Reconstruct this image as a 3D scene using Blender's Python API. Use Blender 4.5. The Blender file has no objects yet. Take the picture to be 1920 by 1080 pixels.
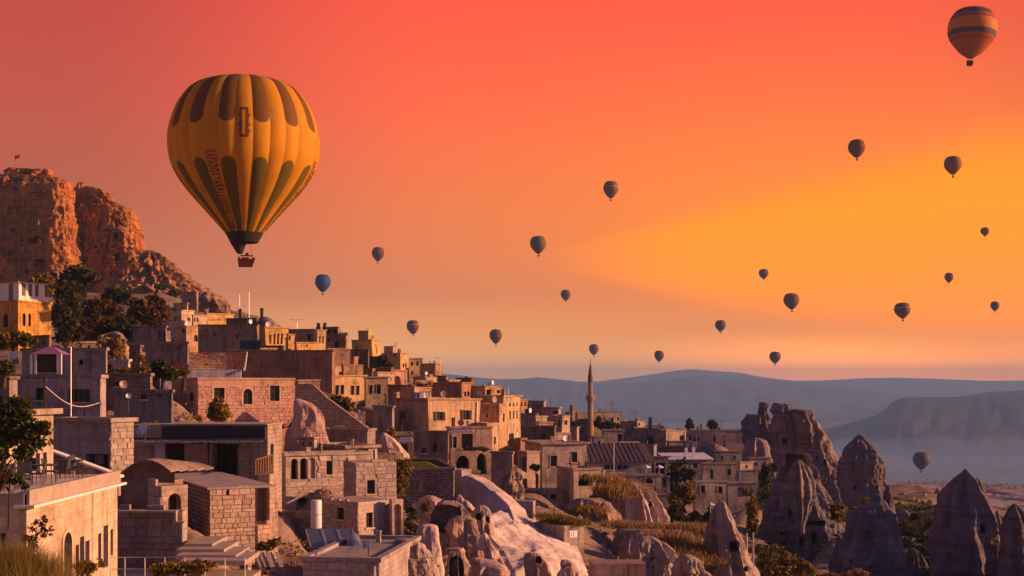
import bpy, bmesh, math, random
import numpy as np
from mathutils import Vector, Matrix, noise as mnoise
R = math.radians
S = bpy.context.scene
COL = S.collection
random.seed(7)
F, H0 = 2400.0, 720.0        # focal length and horizon row of the photograph, in its pixels

# ---------------------------------------------------------------- camera, sky, sun, exposure
cam_d = bpy.data.cameras.new("camera"); cam = bpy.data.objects.new("camera", cam_d); COL.objects.link(cam)
cam.location = (0, 0, 0); cam.rotation_euler = (R(90), 0, 0)
cam_d.sensor_width = 36; cam_d.lens = 36 * F / 1920; cam_d.shift_y = (H0 - 540) / 1920
cam_d.clip_start = 0.5; cam_d.clip_end = 40000
S.camera = cam
SUN_EL, SUN_AZ = 15.0, 91.0    # degrees; azimuth measured from the view direction towards the right
S.view_settings.view_transform = 'Standard'; S.view_settings.look = 'None'
S.view_settings.gamma = 1; S.view_settings.use_curve_mapping = False
S.view_settings.exposure = 0.7
S.cycles.use_denoising = True
S.cycles.max_bounces = 5; S.cycles.diffuse_bounces = 3; S.cycles.volume_bounces = 0
S.cycles.sample_clamp_indirect = 3

world = bpy.data.worlds.new("World"); S.world = world; world.use_nodes = True
wn = world.node_tree; wn.nodes.clear()
class G:
    """tiny helper to wire shader nodes as expressions"""
    def __init__(s, tree): s.t = tree
    def n(s, typ, **kw):
        x = s.t.nodes.new(typ)
        for k, v in kw.items(): setattr(x, k, v)
        return x
    def put(s, sock, v):
        if hasattr(v, "is_linked"): s.t.links.new(v, sock)
        elif isinstance(v, (tuple, list)) and len(v) == 3 and sock.type == 'RGBA': sock.default_value = (*v, 1)
        else: sock.default_value = v
    def m(s, op, a, b=0.0, c=0.0, clamp=False):
        x = s.n("ShaderNodeMath", operation=op, use_clamp=clamp)
        s.put(x.inputs[0], a); s.put(x.inputs[1], b); s.put(x.inputs[2], c)
        return x.outputs[0]
    def mix(s, f, a, b, mode='MIX'):
        x = s.n("ShaderNodeMix", data_type='RGBA', blend_type=mode)
        s.put(x.inputs[0], f); s.put(x.inputs[6], a); s.put(x.inputs[7], b)
        return x.outputs[2]
    def ramp(s, f, stops, interp='LINEAR'):
        x = s.n("ShaderNodeValToRGB"); cr = x.color_ramp; cr.interpolation = interp
        while len(cr.elements) < len(stops): cr.elements.new(0.5)
        for e, (p, c) in zip(cr.elements, stops):
            e.position = p
            c = (c, c, c) if not isinstance(c, (tuple, list)) else c
            e.color = (*c, 1)
        s.put(x.inputs[0], f)
        return x.outputs[0]
    def noise(s, vec, scale, detail=4, rough=.55, dist=0.0):
        x = s.n("ShaderNodeTexNoise")
        s.put(x.inputs["Vector"], vec); x.inputs["Scale"].default_value = scale
        x.inputs["Detail"].default_value = detail; x.inputs["Roughness"].default_value = rough
        x.inputs["Distortion"].default_value = dist
        return x.outputs[0]
    def smap(s, v, a, b, c=0.0, d=1.0, smooth=True):
        x = s.n("ShaderNodeMapRange", interpolation_type='SMOOTHSTEP' if smooth else 'LINEAR')
        s.put(x.inputs[0], v)
        for i, q in enumerate((a, b, c, d)): s.put(x.inputs[i + 1], q)
        return x.outputs[0]

g = G(wn)
tc = g.n("ShaderNodeTexCoord"); sep = g.n("ShaderNodeSeparateXYZ")
nrm = g.n("ShaderNodeVectorMath", operation='NORMALIZE'); wn.links.new(tc.outputs["Generated"], nrm.inputs[0])
wn.links.new(nrm.outputs[0], sep.inputs[0])
dx, dy, dz = sep.outputs
el = g.m('MULTIPLY', g.m('ARCSINE', dz), 57.2958)
az = g.m('MULTIPLY', g.m('ARCTAN2', dx, dy), 57.2958)
t_el = g.m('DIVIDE', g.m('ADD', el, 2.0), 92.0, clamp=True)
def E(d): return (d + 2.0) / 92.0
SKY_BASE = [(E(-2), (2.3, .98, .12)), (E(0.5), (2.1, .86, .11)), (E(2), (1.25, .47, .085)), (E(4), (.80, .25, .085)), (E(8), (.95, .205, .06)),
            (E(12), (1.08, .145, .055)), (E(17), (1.05, .10, .05)), (E(24), (.50, .10, .11)), (E(40), (.20, .12, .17)), (E(90), (.10, .11, .18))]
base = g.ramp(t_el, SKY_BASE)
# the sky dims and turns mauve away from the bright sector of the sunset
azc = g.m('ABSOLUTE', g.m('SUBTRACT', az, 6.0))
side = g.m('MULTIPLY', g.smap(azc, 8.0, 26.0), g.smap(el, 1.0, 9.0, .25, 1.0))
base = g.mix(side, base, g.mix(1.0, base, (.54, .60, .98), 'MULTIPLY'))
# wide orange glow and its yellow core, a band low over the horizon reaching towards the sun
def glow(az0, flat, sa, e0, slope, se):
    da = g.m('MAXIMUM', g.m('SUBTRACT', g.m('ABSOLUTE', g.m('SUBTRACT', az, az0)), flat), 0.0)
    ec = g.m('ADD', e0, g.m('MULTIPLY', g.m('MINIMUM', g.m('ABSOLUTE', g.m('SUBTRACT', az, az0)), 30.0), slope))
    q = g.m('ADD', g.m('POWER', g.m('DIVIDE', da, sa), 2.0), g.m('POWER', g.m('DIVIDE', g.m('SUBTRACT', el, ec), se), 2.0))
    return g.m('POWER', 2.71828, g.m('MULTIPLY', q, -1.0))
wide = glow(60.0, 47.0, 12.0, 6.2, 0.0, 5.6)
se = g.m('MINIMUM', g.m('MAXIMUM', g.m('ADD', .5, g.m('MULTIPLY', g.m('SUBTRACT', az, 2.0), .215)), .35), 4.5)
cq = g.m('ABSOLUTE', g.m('DIVIDE', g.m('SUBTRACT', el, 5.6), se))
core = g.m('MULTIPLY', g.smap(cq, 1.35, .55), g.m('MULTIPLY', g.smap(az, .5, 9.0), g.smap(az, 100.0, 140.0, 1.0, 0.0)))
c2 = g.mix(g.m('MULTIPLY', wide, .95), base, (1.2, .29, .02))
band = g.m('MULTIPLY', g.smap(el, .4, 2.6, 1.0, 0.0), g.m('MULTIPLY', g.smap(az, 2.0, 15.0), g.smap(az, 100.0, 150.0, 1.0, 0.0)))
c2 = g.mix(band, c2, (3.6, .95, .0))
c2 = g.mix(core, c2, (1.5, .37, .0))
# opposite half of the sky: the cool dusk, from the sky model
sky = g.n("ShaderNodeTexSky", sky_type='NISHITA'); sky.sun_disc = False
sky.sun_elevation = R(SUN_EL); sky.sun_rotation = R(SUN_AZ); sky.dust_density = 2.5; sky.ozone_density = 3.0
cool = g.mix(1.0, sky.outputs[0], (.041, .051, .097), 'MULTIPLY')
back = g.smap(dy, .15, -.45)
c3 = g.mix(g.m('MULTIPLY', g.m('MAXIMUM', back, g.smap(el, 20.0, 50.0)), .8), c2, cool)
bg = g.n("ShaderNodeBackground"); g.put(bg.inputs[0], c3); bg.inputs[1].default_value = .63
out = g.n("ShaderNodeOutputWorld"); wn.links.new(bg.outputs[0], out.inputs[0])

sun_d = bpy.data.lights.new("sun", 'SUN'); sun = bpy.data.objects.new("sun", sun_d); COL.objects.link(sun)
sun_d.energy = 5.0; sun_d.angle = R(.7); sun_d.color = (1.0, .49, .235)
SUN = Vector((math.sin(R(SUN_AZ)) * math.cos(R(SUN_EL)), math.cos(R(SUN_AZ)) * math.cos(R(SUN_EL)), math.sin(R(SUN_EL))))
sun.rotation_euler = (-SUN).to_track_quat('-Z', 'Y').to_euler()

# ---------------------------------------------------------------- helpers
def P(px, py, Y): return Vector(((px - 960) / F * Y, Y, (H0 - py) / F * Y))
def mx(px, Y): return (px - 960) / F * Y
def mz(py, Y): return (H0 - py) / F * Y

def tag(o, label, cat, group=None, kind='thing'):
    if label: o['label'] = label
    if cat: o['category'] = cat
    if group: o['group'] = group
    o['kind'] = kind
    return o
def thing(name, label, cat, loc=(0, 0, 0), rz=0.0, group=None):
    o = bpy.data.objects.new(name, None); COL.objects.link(o)
    o.empty_display_size = .2; o.location = loc; o.rotation_euler = (0, 0, rz)
    return tag(o, label, cat, group)
def link(name, me, parent=None, loc=None, rot=None, scale=None, color=None):
    o = bpy.data.objects.new(name, me); COL.objects.link(o)
    if parent: o.parent = parent
    if loc is not None: o.location = loc
    if rot is not None: o.rotation_euler = rot
    if scale is not None: o.scale = scale
    if color is not None: o.color = (*color, 1)
    return o

class MB:
    """collects faces; build() links them as one mesh object with metre-scaled box-projected UVs"""
    def __init__(s): s.v = []; s.f = []
    def poly(s, pts):
        i = len(s.v); s.v.extend([tuple(p) for p in pts]); s.f.append(tuple(range(i, i + len(pts)))); return s
    def box(s, x0, x1, y0, y1, z0, z1):
        return s.hexa([(x0, y0, z0), (x1, y0, z0), (x1, y1, z0), (x0, y1, z0), (x0, y0, z1), (x1, y0, z1), (x1, y1, z1), (x0, y1, z1)])
    def hexa(s, p):
        i = len(s.v); s.v.extend([tuple(q) for q in p])
        for q in ((3, 2, 1, 0), (4, 5, 6, 7), (0, 1, 5, 4), (1, 2, 6, 5), (2, 3, 7, 6), (3, 0, 4, 7)): s.f.append(tuple(i + k for k in q))
        return s
    def tube(s, pts, r, n=8, r1=None, cap=True):
        pts = [Vector(p) for p in pts]; i0 = len(s.v)
        for k, p in enumerate(pts):
            d = (pts[min(k + 1, len(pts) - 1)] - pts[max(k - 1, 0)]).normalized()
            a = d.cross(Vector((0, 0, 1)) if abs(d.z) < .9 else Vector((1, 0, 0))).normalized(); b = d.cross(a)
            rr = r if r1 is None else r + (r1 - r) * k / (len(pts) - 1)
            for j in range(n):
                t = 2 * math.pi * j / n; s.v.append(tuple(p + rr * (math.cos(t) * a + math.sin(t) * b)))
        for k in range(len(pts) - 1):
            for j in range(n):
                a = i0 + k * n; s.f.append((a + j, a + (j + 1) % n, a + n + (j + 1) % n, a + n + j))
        if cap:
            s.f.append(tuple(i0 + j for j in reversed(range(n)))); e = i0 + (len(pts) - 1) * n
            s.f.append(tuple(e + j for j in range(n)))
        return s
    def lathe(s, prof, n=16, c=(0, 0, 0), cap=True):
        i0 = len(s.v)
        for r, z in prof:
            for j in range(n):
                t = 2 * math.pi * j / n; s.v.append((c[0] + r * math.cos(t), c[1] + r * math.sin(t), c[2] + z))
        for k in range(len(prof) - 1):
            for j in range(n):
                a = i0 + k * n; s.f.append((a + j, a + (j + 1) % n, a + n + (j + 1) % n, a + n + j))
        if cap:
            s.f.append(tuple(i0 + j for j in reversed(range(n)))); e = i0 + (len(prof) - 1) * n
            s.f.append(tuple(e + j for j in range(n)))
        return s
    def mesh(s, name, mat, smooth=None):
        me = bpy.data.meshes.new(name); me.from_pydata(s.v, [], s.f)
        nl = len(me.loops)
        if nl:
            uv = me.uv_layers.new(name="UVMap"); arr = np.zeros(nl * 2, np.float32)
            co = np.array(s.v, np.float64)
            for p in me.polygons:
                n = p.normal; c = co[list(p.vertices)]
                if abs(n.z) > .75: u, w = c[:, 0], c[:, 1]
                elif abs(n.x) > abs(n.y): u, w = c[:, 1], c[:, 2]
                else: u, w = c[:, 0], c[:, 2]
                ls = p.loop_start; arr[2 * ls:2 * (ls + p.loop_total):2] = u; arr[2 * ls + 1:2 * (ls + p.loop_total):2] = w
            uv.data.foreach_set("uv", arr)
        if mat: me.materials.append(mat)
        if smooth is not None:
            me.polygons.foreach_set("use_smooth", [True] * len(me.polygons))
            me.set_sharp_from_angle(angle=R(smooth))
        return me
    def build(s, name, mat, parent=None, smooth=None, color=None, **kw):
        return link(name, s.mesh(name, mat, smooth), parent, color=color, **kw)

# ---------------------------------------------------------------- materials
def newmat(name):
    m = bpy.data.materials.new(name); m.use_nodes = True; m.node_tree.nodes.clear()
    gg = G(m.node_tree); b = gg.n("ShaderNodeBsdfPrincipled"); o = gg.n("ShaderNodeOutputMaterial")
    m.node_tree.links.new(b.outputs[0], o.inputs[0])
    return m, gg, b
def flat(name, col, rough=.8, spec=.3, metal=0.0, var=.0, bump=0.0, scale=6.0):
    m, q, b = newmat(name); c = col
    if var or bump:
        t = q.n("ShaderNodeTexCoord"); nz = q.noise(t.outputs["Object"], scale, 5, .6)
        if var: c = q.mix(1.0, col, q.ramp(nz, [(.3, 1 - var), (.7, 1 + var * .5)]), 'MULTIPLY')
        if bump:
            bp = q.n("ShaderNodeBump"); bp.inputs["Strength"].default_value = bump; bp.inputs["Distance"].default_value = .05
            q.put(bp.inputs["Height"], nz); q.put(b.inputs["Normal"], bp.outputs[0])
    q.put(b.inputs["Base Color"], c); b.inputs["Roughness"].default_value = rough
    b.inputs["Specular IOR Level"].default_value = spec; b.inputs["Metallic"].default_value = metal
    return m
def masonry(name, bw=.62, bh=.3, mort=.018, contrast=.75, mcol=.5, stain=.45, bump=.5, wob=.05):
    """stone or plaster wall: colour comes from the object, joints from the courses, stains and rain streaks from noise"""
    m, q, b = newmat(name); t = q.n("ShaderNodeTexCoord"); oi = q.n("ShaderNodeObjectInfo")
    uv = t.outputs["UV"]; ob = t.outputs["Object"]
    wv = q.n("ShaderNodeTexNoise"); q.put(wv.inputs["Vector"], uv); wv.inputs["Scale"].default_value = 1.7; wv.inputs["Detail"].default_value = 3
    add = q.n("ShaderNodeVectorMath", operation='MULTIPLY_ADD')
    q.put(add.inputs[0], wv.outputs[1]); add.inputs[1].default_value = (wob, wob, 0); q.put(add.inputs[2], uv)
    br = q.n("ShaderNodeTexBrick"); q.put(br.inputs["Vector"], add.outputs[0])
    for k, v in (("Scale", 1.0), ("Mortar Size", mort), ("Mortar Smooth", .3), ("Bias", 0.0), ("Brick Width", bw), ("Row Height", bh)): br.inputs[k].default_value = v
    q.put(br.inputs["Color1"], (1.08,) * 3); q.put(br.inputs["Color2"], (contrast,) * 3); q.put(br.inputs["Mortar"], (mcol,) * 3)
    rnd = q.m('MULTIPLY', oi.outputs["Random"], 37.0)
    sh = q.n("ShaderNodeVectorMath", operation='ADD'); q.put(sh.inputs[0], ob)
    cx = q.n("ShaderNodeCombineXYZ"); q.put(cx.inputs[0], rnd); q.put(cx.inputs[1], rnd); q.put(sh.inputs[1], cx.outputs[0])
    big = q.noise(sh.outputs[0], .45, 5, .62)
    mp = q.n("ShaderNodeMapping"); mp.inputs["Scale"].default_value = (2.6, 2.6, .22); q.put(mp.inputs[0], sh.outputs[0])
    streak = q.noise(mp.outputs[0], 1.0, 5, .6)
    fine = q.noise(sh.outputs[0], 5.0, 6, .72)
    c = q.mix(1.0, oi.outputs["Color"], br.outputs[0], 'MULTIPLY')
    c = q.mix(1.0, c, q.ramp(big, [(.25, 1 - stain), (.5, 1.0), (.8, 1.18)]), 'MULTIPLY')
    c = q.mix(1.0, c, q.ramp(streak, [(.28, 1 - stain * .9), (.5, 1.0)]), 'MULTIPLY')
    c = q.mix(1.0, c, q.ramp(fine, [(.32, .68), (.5, 1.0), (.7, 1.14)]), 'MULTIPLY')
    c = q.mix(q.smap(big, .55, .75, 0, .25), c, q.mix(1.0, c, (1.05, .92, .85), 'MULTIPLY'))
    q.put(b.inputs["Base Color"], c); b.inputs["Roughness"].default_value = .93; b.inputs["Specular IOR Level"].default_value = .12
    h = q.m('ADD', q.m('MULTIPLY', br.outputs[1], -.5), q.m('ADD', q.m('MULTIPLY', fine, .35), q.m('MULTIPLY', big, .25)))
    bp = q.n("ShaderNodeBump"); bp.inputs["Strength"].default_value = bump; bp.inputs["Distance"].default_value = .12
    q.put(bp.inputs["Height"], h); q.put(b.inputs["Normal"], bp.outputs[0])
    return m
def tuff(name, strata=.35, streaks=.4, bump=.7, fine_s=1.3, warm=(1.12, .94, .8)):
    m, q, b = newmat(name); t = q.n("ShaderNodeTexCoord"); oi = q.n("ShaderNodeObjectInfo"); geo = q.n("ShaderNodeNewGeometry")
    ob = geo.outputs["Position"]
    big = q.noise(ob, .13, 6, .62, .6); med = q.noise(ob, fine_s * .5, 5, .65, .4); fine = q.noise(ob, fine_s * 2.4, 5, .7)
    mp = q.n("ShaderNodeMapping"); mp.inputs["Scale"].default_value = (.8, .8, .07); q.put(mp.inputs[0], ob)
    st = q.noise(mp.outputs[0], 1.0, 6, .65, .5)
    mp2 = q.n("ShaderNodeMapping"); mp2.inputs["Scale"].default_value = (.05, .05, .9); q.put(mp2.inputs[0], ob)
    la = q.noise(mp2.outputs[0], 1.0, 5, .6, .8)
    c = q.mix(1.0, oi.outputs["Color"], q.ramp(big, [(.28, .62), (.5, 1.0), (.75, 1.22)]), 'MULTIPLY')
    c = q.mix(1.0, c, q.ramp(la, [(.35, 1 - strata), (.55, 1.05)]), 'MULTIPLY')
    c = q.mix(1.0, c, q.ramp(st, [(.3, 1 - streaks), (.55, 1.05)]), 'MULTIPLY')
    c = q.mix(1.0, c, q.ramp(med, [(.3, .8), (.7, 1.12)]), 'MULTIPLY')
    c = q.mix(1.0, c, q.ramp(fine, [(.3, .82), (.7, 1.12)]), 'MULTIPLY')
    c = q.mix(q.smap(big, .5, .72, 0, .7), c, q.mix(1.0, c, warm, 'MULTIPLY'))
    q.put(b.inputs["Base Color"], c); b.inputs["Roughness"].default_value = .95; b.inputs["Specular IOR Level"].default_value = .08
    h = q.m('ADD', q.m('MULTIPLY', fine, .35), q.m('ADD', med, q.m('MULTIPLY', st, .8)))
    bp = q.n("ShaderNodeBump"); bp.inputs["Strength"].default_value = bump; bp.inputs["Distance"].default_value = .5
    q.put(bp.inputs["Height"], h); q.put(b.inputs["Normal"], bp.outputs[0])
    return m
def leafmat(name, c0, c1, trans=.35):
    m, q, b = newmat(name); geo = q.n("ShaderNodeNewGeometry"); 
    rnd = geo.outputs["Random Per Island"]; nz = q.noise(geo.outputs["Position"], .9, 3, .6)
    c = q.mix(q.m('ADD', q.m('MULTIPLY', rnd, .6), q.m('SUBTRACT', nz, .3), clamp=True), c0, c1)
    q.put(b.inputs["Base Color"], c); b.inputs["Roughness"].default_value = .7; b.inputs["Specular IOR Level"].default_value = .15
    tr = q.n("ShaderNodeBsdfTranslucent"); q.put(tr.inputs[0], c); mixs = q.n("ShaderNodeMixShader"); mixs.inputs[0].default_value = trans
    o = [x for x in m.node_tree.nodes if x.type == 'OUTPUT_MATERIAL'][0]
    m.node_tree.links.new(b.outputs[0], mixs.inputs[1]); m.node_tree.links.new(tr.outputs[0], mixs.inputs[2]); m.node_tree.links.new(mixs.outputs[0], o.inputs[0])
    return m

M = {}
M['ashlar'] = masonry("ashlar_stone", .62, .3, .014, .84, .58, .58, .6)
M['plaster'] = masonry("old_plaster", .95, .42, .009, .93, .74, .66, .5, .1)
M['rubble'] = masonry("rubble_stone", .42, .24, .035, .66, .38, .5, .9, .16)
M['mortar'] = masonry("mortar_backing", .62, .3, .01, .95, .8, .45, .6)
M['block'] = masonry("dressed_block", 3.0, 3.0, .0, 1.0, 1.0, .38, .6)
M['roof'] = masonry("flat_roof_screed", 2.0, 2.0, .004, .95, .8, .5, .4, .2)
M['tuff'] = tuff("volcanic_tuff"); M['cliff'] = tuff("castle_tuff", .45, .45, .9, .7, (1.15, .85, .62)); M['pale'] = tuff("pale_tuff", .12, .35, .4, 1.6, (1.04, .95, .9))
M['wood'] = flat("weathered_wood", (.16, .085, .05), .8, .2, var=.35, scale=9)
M['darkwood'] = flat("dark_wood", (.045, .028, .022), .7, .25, var=.3, scale=9)
M['whitepaint'] = flat("white_paint", (.72, .68, .66), .6, .3, var=.12, scale=4)
M['glass'] = flat("window_glass", (.012, .013, .017), .22, .45)
M['roomshade'] = flat("painted_room_shade", (.05, .036, .03), .95, .05, var=.3)  # near-black fill, the shade of an unlit room put into the colour
M['iron'] = flat("dark_iron", (.035, .03, .03), .6, .4)
M['steel'] = flat("galvanised_steel", (.55, .56, .6), .35, .5, .85)
M['dishwhite'] = flat("dish_white", (.62, .63, .68), .45, .4, var=.1)
M['dishtan'] = flat("dish_tan", (.42, .3, .2), .6, .3, var=.15)
M['solar'] = flat("solar_glass", (.06, .085, .12), .18, .6, var=.12, scale=2)
M['blacktar'] = flat("tar_membrane", (.035, .028, .036), .75, .25, var=.35, scale=2)
M['fringe'] = flat("plastic_fringe", (.6, .6, .72), .5, .4, var=.3, scale=20)
M['purple'] = flat("purple_canvas", (.25, .12, .24), .85, .1, var=.2, scale=2)
M['tile'] = flat("red_clay_tile", (.2, .065, .05), .85, .1, var=.55, scale=3.0, bump=.4)
M['maroon'] = flat("maroon_sheet_roof", (.10, .06, .08), .8, .15, var=.3, scale=1.2)
M['bluesheet'] = flat("pale_blue_roof_sheet", (.52, .56, .72), .5, .4, var=.15, scale=1.0)
M['tarp'] = flat("navy_tarpaulin", (.03, .045, .085), .7, .25, var=.3, scale=2)
M['cloth_blue'] = flat("blue_cloth", (.10, .15, .36), .9, .1, var=.3, scale=5)
M['cloth_white'] = flat("white_cloth", (.66, .66, .74), .9, .1, var=.15, scale=5)
M['cloth_red'] = flat("red_cloth", (.62, .02, .025), .8, .1)
M['lime'] = flat("lime_turf", (.30, .32, .03), .95, .05, var=.3, scale=3)
M['yellowpane'] = flat("painted_orange_reflection", (.75, .42, .06), .8, .1, var=.3, scale=5)  # pane colour standing in for an orange reflection
M['concrete'] = flat("concrete", (.36, .29, .26), .9, .15, var=.25, scale=1.5, bump=.2)
M['chairs'] = flat("blue_grey_upholstery", (.05, .055, .075), .8, .15, var=.2)
M['bark'] = flat("bark", (.07, .045, .03), .9, .1, var=.4, scale=6, bump=.5)
M['leaf_dark'] = leafmat("dark_leaf", (.028, .03, .012), (.085, .07, .022))
M['leaf_red'] = leafmat("autumn_leaf", (.05, .03, .012), (.16, .075, .025))
M['leaf_gold'] = leafmat("golden_leaf", (.10, .075, .012), (.34, .22, .03))
M['leaf_green'] = leafmat("green_leaf", (.03, .045, .015), (.11, .12, .035))
M['dry'] = leafmat("dry_grass_blade", (.20, .12, .045), (.42, .26, .09), .3)
M['grassmix'] = leafmat("verge_grass_blade", (.09, .085, .03), (.26, .19, .06), .3)
M['vine'] = leafmat("vine_leaf", (.09, .07, .015), (.24, .17, .03))

T = dict(tan=(.42, .30, .215), pink=(.47, .30, .235), ochre=(.50, .33, .165), brown=(.25, .155, .115), grey=(.28, .225, .215), white=(.60, .52, .49),
         dark=(.13, .095, .085), mauve=(.33, .245, .25), cream=(.52, .39, .29), red=(.30, .16, .115), dusk=(.27, .225, .235), lav=(.42, .40, .52))
def tj(name, j=.11):
    c = T[name] if isinstance(name, str) else name
    k = 1 + random.uniform(-j, j); return (c[0] * k, c[1] * k * (1 + random.uniform(-.03, .03)), c[2] * k * (1 + random.uniform(-.04, .04)))
GP = []      # ground control points gathered from everything that stands on the hillside
def ground_at(p, dz=0.0): GP.append((p[0], p[1], p[2] + dz))
# ---------------------------------------------------------------- builders: houses
class Face:
    """one vertical wall face in a house's own frame: u along the wall, v up, d into the wall"""
    def __init__(s, which, o=(0, 0)): s.w = which; s.o = o
    def p(s, u, v, d=0.0):
        return Vector((s.o[0] + u, s.o[1] + d, v)) if s.w == 'B' else Vector((s.o[0] + d, s.o[1] + u, v))
    def quad(s, mb, a, b, c, d):
        q = [s.p(*a), s.p(*b), s.p(*c), s.p(*d)]
        mb.poly(q if s.w == 'B' else q[::-1])
    def box(s, mb, u0, u1, v0, v1, d0, d1):
        mb.hexa([s.p(u0, v0, d0), s.p(u1, v0, d0), s.p(u1, v0, d1), s.p(u0, v0, d1), s.p(u0, v1, d0), s.p(u1, v1, d0), s.p(u1, v1, d1), s.p(u0, v1, d1)])

def arc_pts(u0, u1, v1, pointed=0.0, n=10):
    c = (u0 + u1) / 2; r = (u1 - u0) / 2; h = r * (1 + pointed)
    return [(c - r * math.cos(math.pi * i / n), v1 - h + h * math.sin(math.pi * i / n) ** (1 if not pointed else 1.15)) for i in range(n + 1)]

def wall_face(mb, fc, w, z0, z1, ops):
    us = sorted({0.0, w, *[min(max(q, 0), w) for o in ops for q in o['r'][:2]]})
    vs = sorted({z0, z1, *[min(max(q, z0), z1) for o in ops for q in o['r'][2:]]})
    for a, b in zip(us, us[1:]):
        for c, d in zip(vs, vs[1:]):
            m = ((a + b) / 2, (c + d) / 2)
            if any(o['r'][0] < m[0] < o['r'][1] and o['r'][2] < m[1] < o['r'][3] for o in ops): continue
            fc.quad(mb, (a, c), (b, c), (b, d), (a, d))
    for o in ops:
        u0, u1, v0, v1 = o['r']; dp = o['d']
        if o['arch']:
            ap = arc_pts(u0, u1, v1, o.get('pt', 0))
            for (a, c), (b, d) in zip(ap, ap[1:]):
                fc.quad(mb, (a, c), (b, d), (b, v1), (a, v1))
            line = [(u0, v0)] + ap + [(u1, v0)]
        else: line = [(u0, v0), (u0, v1), (u1, v1), (u1, v0)]
        line = line + [line[0]]
        for (a, c), (b, d) in zip(line, line[1:]):
            fc.quad(mb, (a, c), (a, c, dp), (b, d, dp), (b, d))

def window(house, fc, o, wmat):
    """frame, mullions and sill as one part, its pane as a sub-part; or one dark sheet painted as room shade for an opening"""
    u0, u1, v0, v1 = o['r']; d = o['d']; k = o['k']; w, h = u1 - u0, v1 - v0
    cut = arc_pts(u0, u1, v1, o.get('pt', 0)) if o['arch'] else [(u0, v1), (u1, v1)]
    outline = [(u0, v0)] + cut + [(u1, v0)]
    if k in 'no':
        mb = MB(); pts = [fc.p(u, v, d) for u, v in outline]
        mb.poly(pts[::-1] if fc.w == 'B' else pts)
        mb.build('doorway' if k == 'o' else 'niche', M['roomshade'] if k == 'o' else M['plaster'], house, color=house['tint'])  # openings get a dark back sheet, painted shade of the room behind
        return
    fr = MB(); t = min(.09, w * .12)
    fc.box(fr, u0, u0 + t, v0, v1, d - .06, d + .03); fc.box(fr, u1 - t, u1, v0, v1, d - .06, d + .03)
    fc.box(fr, u0 + t, u1 - t, v0, v0 + t, d - .06, d + .03)
    if not o['arch']: fc.box(fr, u0 + t, u1 - t, v1 - t, v1, d - .06, d + .03)
    if o['px'] > 5.5:
        if k != 'p': fc.box(fr, (u0 + u1) / 2 - t * .4, (u0 + u1) / 2 + t * .4, v0 + t, v1 - t, d - .05, d + .02)
        fc.box(fr, u0 + t, u1 - t, v0 + h * .62, v0 + h * .62 + t * .7, d - .045, d + .015)
    f = fr.build('door' if k == 'D' else 'window', M[wmat], house)
    pn = MB(); pts = [fc.p(u, v, d + .012) for u, v in outline]; pn.poly(pts[::-1] if fc.w == 'B' else pts)
    pn.build('pane', M['yellowpane'] if k == 'y' else M['glass'], f)
    if o['px'] > 8 and k in 'ws':
        sl = MB(); fc.box(sl, u0 - .12, u1 + .12, v0 - .12, v0 - .002, -.1, d - .07); sl.build('sill', M['block'], f, color=T['cream'])
    if o.get('trim'):
        tr = MB(); q = o['trim']
        ins = outline; c0 = ((u0 + u1) / 2, v0)
        outp = [(u0 - q, v0)] + ([(a + (a - c0[0]) / w * 2 * q, b + q * max(0, (b - cut[0][1])) / max(.01, v1 - cut[0][1])) for a, b in cut] if o['arch'] else [(u0 - q, v1 + q), (u1 + q, v1 + q)]) + [(u1 + q, v0)]
        for i in range(len(ins) - 1):
            a, b, c, e = ins[i], ins[i + 1], outp[i + 1], outp[i]
            tr.hexa([fc.p(*a, .002), fc.p(*b, .002), fc.p(*c, .002), fc.p(*e, .002), fc.p(*a, -.05), fc.p(*b, -.05), fc.p(*c, -.05), fc.p(*e, -.05)])
        tr.build('surround', M['block'], f, color=tuple(.5 * a + .5 * b for a, b in zip(T['cream'], house['tint'])))
    if k == 's':
        for a, b in ((u0 - w * .42, u0 - .03), (u1 + .03, u1 + w * .42)):
            sh = MB(); fc.box(sh, a, b, v0, v1, -.07, -.012)
            for i in range(7):
                z = v0 + h * (i + .5) / 7; fc.box(sh, a + .06, b - .06, z - .03, z + .03, -.095, -.0705)
            sh.build('shutter', M['darkwood'], house)

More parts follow.
